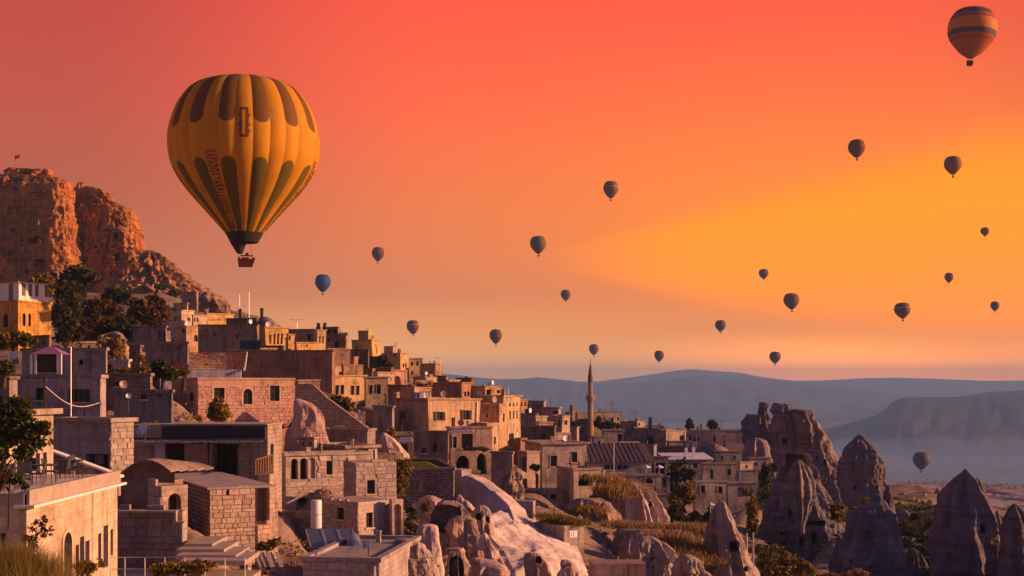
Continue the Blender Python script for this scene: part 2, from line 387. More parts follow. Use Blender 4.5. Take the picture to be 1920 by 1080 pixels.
BR = []
def brick_meshes():
    for i in range(8):
        rr = random.Random(i); j = lambda a: rr.uniform(-a, a); c = .05
        q = []
        for z in (-.5, .5):
            for x in (-.5, .5): q.append((x + j(.03), z + j(.06)))
        v = []; (a, b, c2, d) = q[0], q[1], q[3], q[2]
        ring = [a, b, c2, d]
        for x, z in ring: v.append((x, .5, z))
        for x, z in ring: v.append((x, -.3, z))
        for x, z in ring: v.append((x * .93, -.5 + j(.12), z * .84))
        f = [(0, 1, 5, 4), (1, 2, 6, 5), (2, 3, 7, 6), (3, 0, 4, 7), (4, 5, 9, 8), (5, 6, 10, 9), (6, 7, 11, 10), (7, 4, 8, 11), (8, 9, 10, 11)]
        me = bpy.data.meshes.new("brick"); me.from_pydata(v, [], f); me.materials.append(M['block']); me.uv_layers.new(name="UVMap")
        BR.append(me)
brick_meshes()
def bricks(parent, fc, w, z0, z1, ops, bl, bh, tint, proud=.035, vary=.17, ragged=0.0, limit=300, miss=.0):
    n = 0; zs = [z0]
    while zs[-1] < z1 - bh * .45: zs.append(min(z1, zs[-1] + bh * random.choice((.72, .85, 1.0, 1.0, 1.15, 1.3))))
    zs[-1] = z1; rows = len(zs) - 1
    if ragged: zs.append(z1 + bh * .8)
    for i in range(len(zs) - 1):
        bh = zs[i + 1] - zs[i]
        u = 0.0; first = True; off = (i % 2) * .5
        while u < w - .03:
            l = bl * random.uniform(.55, 1.5) * (1 - off if first else 1); first = False
            if w - u - l < bl * .4: l = w - u
            a, b = u, u + l; u += l; v0, v1 = zs[i], zs[i + 1]; m = ((a + b) / 2, (v0 + v1) / 2)
            hit = False
            for o in ops:
                r = o['r']; tr = o.get('trim', 0) or 0
                if b > r[0] - tr + .01 and a < r[1] + tr - .01 and v1 > r[2] + .01 and v0 < r[3] + tr - .01:
                    if m[0] < r[0] and r[0] - tr - a > .12: b = r[0] - tr
                    elif m[0] > r[1] and b - r[1] - tr > .12: a = r[1] + tr
                    else: hit = True
            if hit or random.random() < miss or n >= limit: continue
            if i >= rows and random.random() < ragged: continue
            n += 1; m = (a + b) / 2, (v0 + v1) / 2
            k = 1 + random.uniform(-vary, vary * .7) * (2.2 if random.random() < .1 else 1); col = (tint[0] * k, tint[1] * k * random.uniform(.93, 1.03), tint[2] * k * random.uniform(.9, 1.05))
            link('brick', random.choice(BR), parent, fc.p(m[0], m[1], .06 - proud * random.uniform(.6, 1.2)), (0, 0, 0 if fc.w == 'B' else -math.pi / 2),
                 (max(.05, b - a - .018), .16, bh - .018), col)
    return n

def house(label, x0, xc, x2, yt, yb, Y, phi, ops=(), mat='ashlar', tint='tan', roof='flat', name='stone_house', warp=True, auto=True, wmat='darkwood', group='houses stacked up the hillside',
          cat='house', dA=None, dB=None, brick=None, chim=(), under=4.0, corn=.13, ground=True, topx=None):
    """x0..xc is the left face A, xc..x2 the right face B as they appear; phi turns B from facing us (0) to facing right (90)"""
    ph = R(phi); cs, sn = math.cos(ph), math.sin(ph); C = P(xc, yt, Y); zt = C.z; zb = mz(yb, Y)
    X0, X2 = (x0 - 960) / F, (x2 - 960) / F
    uB = lambda px: ((px - 960) / F * Y - C.x) / (cs - (px - 960) / F * sn)
    uA = lambda px: (C.x - (px - 960) / F * Y) / (sn + (px - 960) / F * cs)
    wB = uB(x2) if x2 > xc else (dB or None); wA = uA(x0) if x0 < xc else (dA or None)
    if wA is None: wA = min(max(3.5, wB * .8), 9)
    if wB is None: wB = min(max(3.0, wA * .7), 9)
    if dA: wA = dA
    if dB: wB = dB
    wA = min(abs(wA), 26); wB = min(abs(wB), 26)
    h = thing(name, label, cat, (C.x, Y, zb), ph, group); col = tj(tint)
    rs = random.Random(label + 't'); ds = rs.choice((0, .1, .2, .35)); l_ = .35 * col[0] + .45 * col[1] + .2 * col[2]
    if name != 'ochre_house' and tint != 'ochre': col = tuple(c_ + (l_ - c_) * ds for c_ in col)
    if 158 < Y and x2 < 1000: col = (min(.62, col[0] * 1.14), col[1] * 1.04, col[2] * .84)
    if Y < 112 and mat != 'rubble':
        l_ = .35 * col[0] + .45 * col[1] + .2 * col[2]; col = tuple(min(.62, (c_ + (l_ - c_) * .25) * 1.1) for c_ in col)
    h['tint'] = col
    H = zt - zb; ctop = .24 if corn else 0.0; z1 = H - ctop
    L = {'A': [], 'B': []}
    for op in ops:
        fc, xa, xb, ya, yb2, k = op[:6]; ex = op[6] if len(op) > 6 else {}
        if fc == 'B': a, b = uB(xa), uB(xb); dep = Y + (a + b) / 2 * sn; W = wB
        else: a, b = uA(xb), uA(xa); dep = Y + (a + b) / 2 * cs; W = wA
        a, b = max(a, .08), min(b, W - .08)
        v0, v1 = mz(yb2, dep) - zb, min(mz(ya, dep) - zb, z1 - .1)
        if b - a < .15 or v1 - v0 < .15: continue
        arch = k[0] == 'a'; kk = k[-1] if arch and len(k) > 1 else ('w' if arch else k)
        d = {'o': 1.6, 'n': .16, 'D': .3, 's': .14}.get(kk, .22)
        L[fc].append(dict(r=(a, b, v0, v1), k=kk, arch=arch, d=ex.get('d', d), px=xb - xa, trim=ex.get('trim'), pt=ex.get('pt', 0)))
    rw = random.Random(label + 'w')
    if len(ops) < 3 and auto and mat != 'mortar':
        for fc, a_, b_, W in (('A', x0, xc, wA), ('B', xc, x2, wB)):
            if b_ - a_ < 14 or L[fc]: continue
            for i_ in range(rw.choice((1, 1, 2, 2, 3)) if W > 4 else 1):
                u_ = W * (rw.uniform(.1, .8) if i_ else rw.uniform(.15, .6)); ww, hh_ = rw.uniform(.5, .85), rw.uniform(.7, 1.25); v_ = z1 - rw.choice((1.5, 1.7, 2.0, 4.2)) - hh_ * .5
                if v_ < .3 or u_ + ww > W - .1 or any(abs(o_['r'][0] - u_) < 1.2 for o_ in L[fc]): continue
                L[fc].append(dict(r=(u_, u_ + ww, v_, min(v_ + hh_, z1 - .25)), k=rw.choice('wwwpo'), arch=rw.random() < .25, d=.24, px=ww / Y * F, trim=None, pt=0))
    fA, fB = Face('A'), Face('B'); mb = MB()
    wall_face(mb, fB, wB, -under, z1, L['B']); wall_face(mb, fA, wA, -under, z1, L['A'])
    mb.poly([(wB, 0, -under), (wB, wA, -under), (wB, wA, z1), (wB, 0, z1)]); mb.poly([(wB, wA, -under), (0, wA, -under), (0, wA, z1), (wB, wA, z1)])
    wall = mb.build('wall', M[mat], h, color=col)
    if corn:
        e = corn; k = .28; cb = MB(); a, b, c, d = -e, wB + e, -e, wA + e
        cb.box(a, b, c, k, z1, H); cb.box(a, b, wA - k, d, z1, H); cb.box(a, k, k + .001, wA - k - .001, z1, H); cb.box(wB - k, b, k + .001, wA - k - .001, z1, H)
        cb.build('parapet', M[mat if mat != 'rubble' else 'plaster'], h, color=tuple(q * .88 for q in col))
        rf = MB(); rf.box(k - .05, wB - k + .05, k - .05, wA - k + .05, z1 - .1, z1 + .04); rf.build('roof', M['roof'], h, color=tuple(q * .8 for q in col))
    else:
        rf = MB(); rf.poly([(0, 0, z1), (wB, 0, z1), (wB, wA, z1), (0, wA, z1)]); rf.build('roof', M['roof'], h, color=tuple(q * .8 for q in col))
    for fc, F_ in (('A', fA), ('B', fB)):
        for o in L[fc]: window(h, F_, o, wmat)
    if brick:
        for fc, bl, bh in brick:
            W = wA if fc == 'A' else wB; fcx = fA if fc == 'A' else fB
            bricks(wall, fcx, W, 0, z1 - .02, L[fc], bl, bh, col, miss=.015, ragged=.55 if not corn else 0)
    for c in chim:
        px, py, wpx = c[:3]; wd = wpx / F * Y; u = uB(px) if px >= xc else uA(px); 
        x, y = (u, min(1.2, wA * .4)) if px >= xc else (min(1.0, wB * .4), u)
        x = min(max(x, wd), wB - wd); y = min(max(y, wd), wA - wd); top = mz(py, Y + 1) - zb
        cm = MB(); cm.box(x - wd / 2, x + wd / 2, y - wd / 2, y + wd / 2, z1 - .1, top - .16); cm.box(x - wd * .62, x + wd * .62, y - wd * .62, y + wd * .62, top - .16, top)
        cm.build('chimney', M['plaster'], h, color=tuple(q * .8 for q in col))
    rr = random.Random(label)
    if corn and wA > 2 and wB > 1.5:
        if rr.random() < .45:      # rain pipe
            F_ = fA if (rr.random() < .6 and x0 < xc) else fB; W = wA if F_ is fA else wB; u = W * rr.choice((.06, .93)); pm = MB(); pm.tube([F_.p(u, -.5, -.07), F_.p(u, z1 - .2, -.07)], .05 + Y * .00012, 5); pm.build('drainpipe', M[rr.choice(('steel', 'iron', 'whitepaint'))], h)
        if rr.random() < .4 and H > 3.2:       # string course
            zc_ = z1 * rr.choice((.55, .62, .7)); pm = MB(); F_ = fB if x2 - xc > xc - x0 else fA; W = wB if F_ is fB else wA; mid = [o_ for o_ in L['B' if F_ is fB else 'A'] if o_['r'][2] - .15 < zc_ < o_['r'][3] + .15]
            if not mid: F_.box(pm, .02, W - .02, zc_, zc_ + .14, -.07, -.003); pm.build('ledge', M['block'], h, color=tuple(q_ * .95 for q_ in col))
        if rr.random() < .35 and Y > 150 and wB > 3 and wA > 3:       # small room on the roof
            bx_, by_, bz_ = wB * rr.uniform(.3, .5), min(wA * .5, 3.5), rr.uniform(1.1, 1.9); ox_ = rr.choice((.35, wB - bx_ - .35)); oy_ = wA - by_ - .4; pm = MB(); pm.box(ox_, ox_ + bx_, oy_, oy_ + by_, z1, H + bz_); pm.box(ox_ - .1, ox_ + bx_ + .1, oy_ - .1, oy_ + by_ + .1, H + bz_ + .001, H + bz_ + .14); pm.build('roof_room', M[mat], h, color=tuple(q_ * rr.uniform(.85, 1.05) for q_ in col))
        if rr.random() < .4:       # roof dish
            d = .26 + Y * .0008; cx_, cy_ = wB * rr.uniform(.2, .8), min(1.5, wA * .4); pm = MB(); ta = rr.uniform(-.6, .6); n_ = 12; cz = H + d * 1.3
            ring = [(cx_ + d * math.cos(6.2832 * i / n_) * math.cos(ta), cy_ + d * math.cos(6.2832 * i / n_) * math.sin(ta), cz + d * math.sin(6.2832 * i / n_)) for i in range(n_)]
            for i in range(n_): pm.poly([ring[i], ring[(i + 1) % n_], (cx_ + .3 * d * math.sin(ta), cy_ - .3 * d * -1, cz)])
            pm.tube([(cx_, cy_, z1), (cx_, cy_ + .1, cz)], .04, 5); pm.build('roof_dish', M[rr.choice(('dishwhite', 'dishtan'))], h, 60)
        if rr.random() < .5:       # aerial
            x_, y_, q_ = wB * rr.uniform(.15, .85), min(2.0, wA * .5), 1 + Y / 260; pm = MB(); pm.tube([(x_, y_, z1), (x_, y_, H + 1.1 * q_)], .02 * q_, 4)
            for k_ in range(3): pm.tube([(x_ - .3 * q_, y_, H + (1.1 - .16 * k_) * q_), (x_ + .3 * q_, y_, H + (1.1 - .16 * k_) * q_)], .012 * q_, 4)
            pm.build('aerial', M['iron'], h)
    if corn and wB > 2.2 and wA > 2.2:
        for i in range(rr.choice((0, 0, 1, 1, 2, 3))):
            q = .5 + Y / 600; a = rr.uniform(.18, .34) * q; e = rr.uniform(.35, .95) * q; x = rr.uniform(.6, wB - .6); y = rr.uniform(.5, min(wA - .5, 3)); cm = MB()
            if rr.random() < .5: cm.box(x - a, x + a, y - a, y + a, z1, H + e); cm.box(x - a * 1.25, x + a * 1.25, y - a * 1.25, y + a * 1.25, H + e + .001, H + e + .1)
            else: cm.lathe([(a * .45, z1), (a * .45, H + e), (a * .75, H + e), (a * .6, H + e + .18)], 8, (x, y, 0))
            cm.build('chimney', M[rr.choice(('plaster', 'plaster', 'iron'))], h, color=tuple(c_ * .85 for c_ in col))
    if ground:
        ground_at((C.x, Y, zb)); ground_at((C.x - wA * sn, Y + wA * cs, zb)); ground_at((C.x + wB * cs, Y + wB * sn, zb))
    if warp and not brick:
        am = .05 + Y * .0006; so = Vector((C.x, Y, zb)) * .7
        fw = lambda v: Vector(v) + Vector((mnoise.noise(Vector(v) * .32 + so), mnoise.noise(Vector(v) * .32 + so + Vector((9, 0, 0))), 1.1 * mnoise.noise(Vector(v) * .3 + so + Vector((0, 9, 0))))) * am
        seen = set()
        def rec(o):
            for c_ in o.children:
                if c_.name.startswith('brick') and c_.data in BR: c_.location = fw(c_.location)
                elif c_.type == 'MESH' and c_.data not in seen:
                    seen.add(c_.data)
                    for v in c_.data.vertices: v.co = fw(v.co)
                rec(c_)
        rec(h)
    h['dims'] = (wA, wB, H)
    return h, dict(wA=wA, wB=wB, H=H, z1=z1, fA=fA, fB=fB, uA=uA, uB=uB, wall=wall, ops=L, col=col, zb=zb, cs=cs, sn=sn, Y=Y)
def dezap():
    for o in S.objects:
        for k in ('tint', 'dims'):
            if k in o: del o[k]

# ---------------------------------------------------------------- builders: rock
def interp_rows(rows, y):
    ys = [r[0] for r in rows]
    if y <= ys[0]: return rows[0][1:3]
    for a, b in zip(rows, rows[1:]):
        if y <= b[0]:
            t = (y - a[0]) / (b[0] - a[0]); return a[1] + (b[1] - a[1]) * t, a[2] + (b[2] - a[2]) * t
    return rows[-1][1:3]
def rock(rows, Y, name='rock', parent=None, dr=.8, ops=(), seed=0, sq=2.2, rot=0.0, amp=.5, flute=.35, fk=9, res=2.2, mat='tuff', tint='grey', below=4.0,
         rough=1.0, dmax=None, tilt=0.0, layer=0.0, block=0.0, gnd=False, shear=0.0, fq=.42, jag=0.0):
    y0, y1 = rows[0][0], rows[-1][0]; dyw = res / F * Y; nl = max(8, int((y1 - y0) / res)); wmax = max(b - a for _, a, b in rows) / F * Y
    ns = int(min(340, max(28, wmax * 2.6 / dyw))); rr = math.radians(rot); verts = []; so = Vector((seed * 17.3, seed * 7.1, seed * 3.7))
    zend = mz(y1, Y); lev = [y0 + (y1 - y0) * i / nl for i in range(nl + 1)]; nb = max(1, int(below / dyw / 2)); lev += [y1 + (below / F * 0 + (i + 1) * below / nb * F / Y) for i in range(nb)]
    for y in lev:
        xl, xr = interp_rows(rows, y); a = (xr - xl) / 2 / F * Y; cx = mx((xl + xr) / 2, Y); z = mz(y, Y); b = a * dr
        if dmax: b = min(b, dmax)
        cy = Y + tilt * (z - zend)
        k = min(1.0, a / 1.6) * rough; ins = min(1.0, (y - y0) / 14.0) * .75 + .25
        for j in range(ns):
            t = 2 * math.pi * j / ns; c, s = math.cos(t), math.sin(t); c2, s2 = math.cos(t - rr), math.sin(t - rr)
            q = (abs(c2) ** sq + abs(s2) ** sq) ** (-1 / sq)
            p = Vector((cx + a * q * c, cy + b * q * s - shear * a * q * c, z))
            n = amp * mnoise.fractal(p * fq + so, 1.0, 2.1, 4)
            if flute:
                fl = mnoise.noise(Vector((c * fk * .2 + .25 * n, s * fk * .2, z * .05)) + so * 2); n += flute * (.9 - 2.6 * abs(fl)) * .9
            if jag:
                n += jag * (mnoise.ridged_multi_fractal(Vector((p.x * .5, p.y * .5, p.z * .24)) + so, .9, 2.2, 5, 1.0, 2.0) - 1.75)
            if layer: n += layer * mnoise.noise(Vector((p.x * .03, p.y * .03, z * .55)) + so)
            if block:
                bq = p * (1 / max(1.0, block * 2.2)) + so; n += block * (mnoise.cell(Vector((bq.x, bq.y, bq.z * .55))) - .5)
            n *= k * ins
            verts.append((p.x + c * n, p.y + s * n, z + (mnoise.noise(p * .8 + so) * amp * .3 * k if y <= y1 else 0)))
    N = len(lev); bm = bmesh.new(); bv = [bm.verts.new(v) for v in verts]
    for i in range(N - 1):
        for j in range(ns):
            a = i * ns; bm.faces.new((bv[a + j], bv[a + ns + j], bv[a + ns + (j + 1) % ns], bv[a + (j + 1) % ns]))
    ct = bm.verts.new(Vector((sum(v[0] for v in verts[:ns]) / ns, sum(v[1] for v in verts[:ns]) / ns, verts[0][2] + .05)))
    for j in range(ns): bm.faces.new((bv[j], bv[(j + 1) % ns], ct))
    bm.normal_update()
    for op in ops:
        xa, xb, ya, yb = op[:4]; arch = len(op) > 4 and op[4]; dep = op[5] if len(op) > 5 else 2.6
        sel = []
        for f in bm.faces:
            c = f.calc_center_median()
            if f.normal.y > -.15 or c.y > Y + .3: continue
            px, py = 960 + c.x / c.y * F, H0 - c.z / c.y * F
            if xa <= px <= xb and ya <= py <= yb:
                if arch:
                    r = (xb - xa) / 2
                    if py < ya + r * arch and ((px - (xa + xb) / 2) / r) ** 2 + ((py - ya - r * arch) / (r * arch)) ** 2 > 1: continue
                sel.append(f)
        if not sel: continue
        ret = bmesh.ops.extrude_face_region(bm, geom=sel)
        bmesh.ops.translate(bm, vec=(0, dep, 0), verts=[e for e in ret['geom'] if isinstance(e, bmesh.types.BMVert)])
        old = [f for f in sel if f.is_valid]
        if old: bmesh.ops.delete(bm, geom=old, context='FACES')
    me = bpy.data.meshes.new(name); bm.to_mesh(me); bm.free(); me.materials.append(M[mat])
    me.polygons.foreach_set("use_smooth", [True] * len(me.polygons)); me.set_sharp_from_angle(angle=R(48))
    col = tj(tint, .04)
    if parent is None: 
        o = link(name, me, color=col)
    else:
        o = link(name, me, color=col); o.parent = parent; o.matrix_parent_inverse = Matrix.Translation(-Vector(parent.location))
    cx = mx((rows[-1][1] + rows[-1][2]) / 2, Y)
    if gnd: ground_at((cx, Y - wmax * .3, zend - .3))
    return o

# ---------------------------------------------------------------- builders: leaves, trees
def leaf_mesh(name, blobs, n, size, mat, seed=0, shell=.45, clumps=26, flatten=1.0, parent=None, up=0.0, asp=.55, kind=None):
    rg = np.random.RandomState(seed + 11); per = [max(1, int(n * b[1] * b[2] * b[3] / sum(q[1] * q[2] * q[3] for q in blobs))) for b in blobs]
    cs = []
    for (c, rx, ry, rz), k in zip(blobs, per):
        nc = max(3, int(clumps * k / n) + 2); d = rg.normal(size=(nc, 3)); d /= np.linalg.norm(d, axis=1)[:, None]
        rad = rg.uniform(shell, 1.0, nc)[:, None] ** .6; cc = d * rad * .86
        who = rg.randint(0, nc, k); pos = cc[who] + rg.normal(size=(k, 3)) * rg.uniform(.10, .26, nc)[who][:, None]
        cs.append(np.array(c)[None] + pos * np.array([rx, ry, rz])[None])
    c = np.concatenate(cs); k = len(c)
    a = rg.normal(size=(k, 3)); a[:, 2] *= flatten; a[:, 2] += up * np.abs(rg.normal(size=k)); a /= np.linalg.norm(a, axis=1)[:, None]
    b = np.cross(a, rg.normal(size=(k, 3))); b /= np.linalg.norm(b, axis=1)[:, None]
    s = size * rg.uniform(.6, 1.35, k)[:, None]; a = a * s; b = b * s * asp
    v = np.stack([c - a, c + b, c + a, c - b], 1).reshape(-1, 3)
    return quads(name, v, mat, parent, kind)
def quads(name, v, mat, parent=None, kind=None):
    k = len(v) // 4; me = bpy.data.meshes.new(name); me.vertices.add(4 * k); me.vertices.foreach_set("co", np.asarray(v, np.float32).ravel())
    me.loops.add(4 * k); me.loops.foreach_set("vertex_index", np.arange(4 * k, dtype=np.int32)); me.polygons.add(k)
    me.polygons.foreach_set("loop_start", np.arange(0, 4 * k, 4, dtype=np.int32)); me.update(calc_edges=True); me.validate()
    me.materials.append(M[mat]); o = link(name, me)
    if parent: o.parent = parent; o.matrix_parent_inverse = Matrix.Translation(-Vector(parent.location))
    if kind: o['kind'] = kind
    return o
HV = None
def tree(label, blobs, Y, base, mat='leaf_dark', n=2200, size=.32, name='broadleaf_tree', cat='tree', group=None, seed=0, tr=.22, clumps=30, asp=.55, up=0.0, shell=.45, spread=.8, gz=True):
    """blobs in photo pixels (cx, cy, rx, ry); base (px, py) of the trunk"""
    b0 = P(base[0], base[1], Y)
    if HV is not None and Y > 37: b0.z = zground(base[0], Y) - .1
    t = thing(name, label, cat, b0, 0, group); bl = []
    for i, (cx, cy, rx, ry) in enumerate(blobs):
        k = random.uniform(-.25, .25) * rx / F * Y
        c = P(cx, cy, Y) + Vector((0, k, 0)); bl.append((c, rx / F * Y, max(rx, ry) * spread / F * Y, ry / F * Y))
    leaf_mesh('crown', bl, n, size, mat, seed, clumps=clumps, parent=t, asp=asp, up=up, shell=shell)
    mb = MB(); top = bl[0][0] - b0; mb.tube([(0, 0, -.6), top * .45 + Vector((tr * .4, 0, 0)), top], tr, 7, tr * .45)
    for c, rx, ry, rz in bl[:6]:
        for q in range(2):
            e = c - b0 + Vector((random.uniform(-.5, .5) * rx, random.uniform(-.4, .4) * ry, random.uniform(-.1, .5) * rz)); s = top * random.uniform(.4, .7)
            mb.tube([s, (s + e) / 2 + Vector((0, 0, .15 * rz)), e], tr * .45, 5, tr * .12)
    mb.build('trunk', M['bark'], t, 60)
    if gz: ground_at(b0)
    return t
def tufts(name, label, pts, n, h, mat, spread=.5, seed=0, cat=None, w=.035):
    """grass: thin upright blades scattered on the polyline / patch points given in photo pixels with depth (px, py, Y)"""
    rg = np.random.RandomState(seed); q = np.array([P(*p) for p in pts]); k = n
    i = rg.randint(0, len(q) - 1, k); t = rg.rand(k)[:, None]; c = q[i] * (1 - t) + q[i + 1] * t + rg.normal(size=(k, 3)) * np.array([spread, spread, spread * .12])
    hh = (h * rg.uniform(.45, 1.2, k))[:, None]; d = rg.normal(size=(k, 3)) * .32; d[:, 2] = 1; d /= np.linalg.norm(d, axis=1)[:, None]
    sd = np.cross(d, rg.normal(size=(k, 3))); sd /= np.linalg.norm(sd, axis=1)[:, None]; sd *= w
    bend = rg.normal(size=(k, 3)) * np.array([.16, .16, .04]) * h
    v = np.stack([c - sd, c + sd, c + d * hh + sd * .25 + bend, c + d * hh - sd * .25 + bend], 1).reshape(-1, 3)
    o = quads(name, v, mat); tag(o, label, cat or 'grass', None, 'stuff'); return o

def slope(name, label, ridge, foot, mat='pale', tint=(.68, .56, .52), fold=.5, seed=0, nu=70, nv=46, back=4.0, cat='rock slope', power=1.0, group='pale tuff rocks below the village'):
    """a weathered slope between a ridge line and a foot line (photo pixels with depth), with its shaded back side"""
    def along(pl, t):
        q = t * (len(pl) - 1); i = min(int(q), len(pl) - 2); f = q - i; f = f * f * (3 - 2 * f) * .5 + f * .5; return P(*pl[i]).lerp(P(*pl[i + 1]), f)
    vs = []; c0 = P(*foot[-1]); so = Vector((seed * 3.3, seed * 1.7, seed))
    for i in range(nu + 1):
        a, b = along(ridge, i / nu), along(foot, i / nu); edge = min(1, min(i, nu - i) / 6)
        left = (a - b); left.z = 0; left = left.normalized() if left.length else Vector((-1, 0, 0))
        for j in range(-10, nv + 1):
            if j < 0: k = -j / 10; p = a + left * k * back * .45 + Vector((0, 0, -back * (k ** 1.4)))
            else:
                k = j / nv; p = a.lerp(b, k); p.z += (a.z - b.z) * .22 * math.sin(math.pi * k ** power)
            w = .25 + .75 * math.sin(math.pi * min(1, max(0, (j + 10) / (nv + 10))))
            rg_ = .35 * (mnoise.ridged_multi_fractal(p * .33 + so, .9, 2.2, 5, 1.0, 2.0) - 1.7)
            n = rg_ + mnoise.noise(Vector((p.x * .16, p.y * .16, 0)) + so) * 1.2 - abs(mnoise.noise(Vector((i / nu * 5.5 + .3 * mnoise.noise(p * .3), j / nv * 1.3, seed)))) * 1.6 + .25 * mnoise.fractal(p * .8 + so, 1.0, 2.0, 3)
            p = p + Vector((.15, 0, 1)) * (n * fold * w) - Vector((0, 0, (1 - edge) * .6)); vs.append(p - c0)
    m_ = nv + 11; f = [(i * m_ + j, (i + 1) * m_ + j, (i + 1) * m_ + j + 1, i * m_ + j + 1) for i in range(nu) for j in range(m_ - 1)]
    me = bpy.data.meshes.new(name); me.from_pydata(vs, [], f); me.materials.append(M[mat]); me.polygons.foreach_set("use_smooth", [True] * len(f))
    o = link(name, me, None, c0, color=tint); return tag(o, label, cat, group)
# ---------------------------------------------------------------- houses, nearest first (pixels of the photograph turned into real corners and depths)
HS = {}
# terrace house, bottom left
hA, iA = house("lit terrace house with arched doorway and tall windows below the café terrace", -60, 50, 220, 928, 1300, 45, 90, [
    ('B', 118, 133, 998, 1180, 'aw', {'trim': .16, 'd': .4}), ('B', 142, 148, 1022, 1180, 'w', {'d': .3}), ('B', 150, 158, 1006, 1180, 'w', {'d': .3}),
    ('B', 160, 168, 1014, 1180, 'w', {'d': .3}), ('B', 184, 190, 1000, 1060, 'w', {'d': .3}), ('B', 194, 203, 985, 1064, 'D', {'d': .35}), ('B', 207, 212, 992, 1042, 'w', {'d': .3}), ('A', 0, 10, 1000, 1060, 'w')],
    mat='plaster', tint=(.58, .375, .21), dA=7.5, under=1, corn=0, name='terrace_house', warp=False, cat='terrace house', auto=False)
w_, H_ = iA['wB'], iA['H']
mb = MB(); mb.box(.0, .16, .0, 7.5, H_, H_ + .0); mb = MB()
mb.box(-.14, w_ + .3, -.32, .42, H_ - .46, H_ - .36); mb.build('ledge', M['whitepaint'], hA)
mb = MB(); mb.box(0, w_ + .02, -.10, .08, H_ - .355, H_ + .16); mb.box(-.03, .18, .085, 7.5, H_ - .355, H_ + .05); mb.build('parapet', M['concrete'], hA, color=T['white'])
mb = MB()
for i in range(14):
    for j in range(7):
        mb.box(.19 + i * (w_ - .3) / 14, .19 + (i + 1) * (w_ - .3) / 14 - .015, .1 + j * 1.05, .1 + (j + 1) * 1.05 - .015, H_ - .02, H_ + .012)
mb.build('terrace_paving', M['block'], hA, color=(.44, .39, .42))
hB, iB = house("cream upper storey with a row of tall narrow windows above the terrace", -80, -60, 100, 772, 1010, 49, 84, [
    ('B', 4, 12, 862, 930, 'w'), ('B', 32, 40, 858, 926, 'w'), ('B', 54, 61, 854, 922, 'w'), ('B', 67, 75, 850, 918, 'w'), ('B', 81, 88, 848, 914, 'w'), ('B', -30, -18, 866, 934, 'w')],
    mat='plaster', tint=(.52, .37, .25), ground=False, corn=.3, name='plaster_house', warp=False, under=.5, auto=False)
house("shaded flat-roofed house with drainpipe and orange-lit corner pier of stone", 100, 207, 250, 784, 905, 72, 66, [
    ('A', 160, 203, 851, 890, 'o', {'d': .5}), ('A', 178, 192, 853, 870, 'n')], mat='block', tint=(.36, .26, .21), brick=[('B', .55, .34)], corn=.2, auto=False)
house("broad shaded mauve house with a lit right edge under the tented roof terrace", 20, 188, 199, 702, 800, 95, 74, [
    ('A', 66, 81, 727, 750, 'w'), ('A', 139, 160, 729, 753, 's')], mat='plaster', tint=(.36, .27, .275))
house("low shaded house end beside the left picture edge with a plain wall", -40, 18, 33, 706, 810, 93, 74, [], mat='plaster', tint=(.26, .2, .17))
house("flat mauve rooftop house with one tiny square window behind the purple tent", 40, 198, 201, 652, 712, 103, 80, [('A', 147, 155, 674, 684, 'w')], mat='plaster', tint=(.33, .245, .215))
hC, iC = house("tall ochre house with two slit windows and a white panelled penthouse", -40, 34, 96, 563, 660, 165, 56, [
    ('B', 42, 48, 587, 611, 'aw'), ('B', 53, 58, 588, 612, 'aw'), ('A', 6, 16, 588, 614, 'aw', {'trim': .12})], mat='plaster', tint=(.54, .31, .085), name='ochre_house', warp=False, auto=False)
mb = MB(); z = iC['H']; wb, wa = iC['wB'], iC['wA']; zz = mz(529, 165) - iC['zb']
mb.box(.12, wb - .35, .14, wa - .3, z + .0, zz); mb.build('penthouse', M['whitepaint'], hC)
mb = MB(); mb.box(-.1, wb - .1, -.1, wa, zz, zz + .12); mb.build('penthouse_roof', M['concrete'], hC)
for i in range(9):
    u = .15 + i * (wb - .55) / 9; mb = MB(); q = i in (1, 3, 5, 8)
    mb.box(u + .03, u + (wb - .55) / 9 - .03, .08, .138, z + .05 + (.6 if q else 0), zz - .1); mb.build('panel', M['glass'] if q else M['whitepaint'], hC)
for i in range(8):
    u = .3 + i * .9; mb = MB(); mb.box(.06, .118, u, u + .84, z + .05, zz - .1); mb.build('panel', M['glass'] if i == 1 else M['whitepaint'], hC)
house("small whitewashed hut with flat slab roof beside the yellow planted terrace", 198, 240, 244, 674, 700, 112, 78, [('A', 200, 212, 678, 684, 'w')], mat='plaster', tint='white', name='whitewashed_hut', cat='hut')
house("dark brown brick garden wall house with one small window and a tan dish", 196, 281, 285, 699, 790, 100, 80, [('A', 216, 225, 716, 724, 'w')], mat='ashlar', tint='brown')
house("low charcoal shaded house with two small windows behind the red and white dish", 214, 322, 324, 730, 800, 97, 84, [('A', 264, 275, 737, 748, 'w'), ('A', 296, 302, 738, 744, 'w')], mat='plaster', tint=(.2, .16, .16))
house("long plain retaining-wall house with red lantern below the dark trees", 232, 352, 354, 640, 712, 128, 86, [], mat='plaster', tint=(.30, .2, .165), name='retaining_house', auto=False)
house("grey hut with two dark openings under the tree crown", 250, 312, 314, 610, 660, 150, 84, [('A', 297, 305, 620, 644, 'o'), ('A', 307, 311, 620, 644, 'o')], mat='plaster', tint=(.22, .17, .16))
hT, iT = house("white house with weathered red tiled roof above the pink brick house", 300, 452, 454, 692, 740, 128, 99, [], mat='plaster', tint=(.56, .5, .5), corn=0, dB=1.0, name='tiled_house', warp=False, auto=False)
wa, H_ = iT['wA'], iT['H']
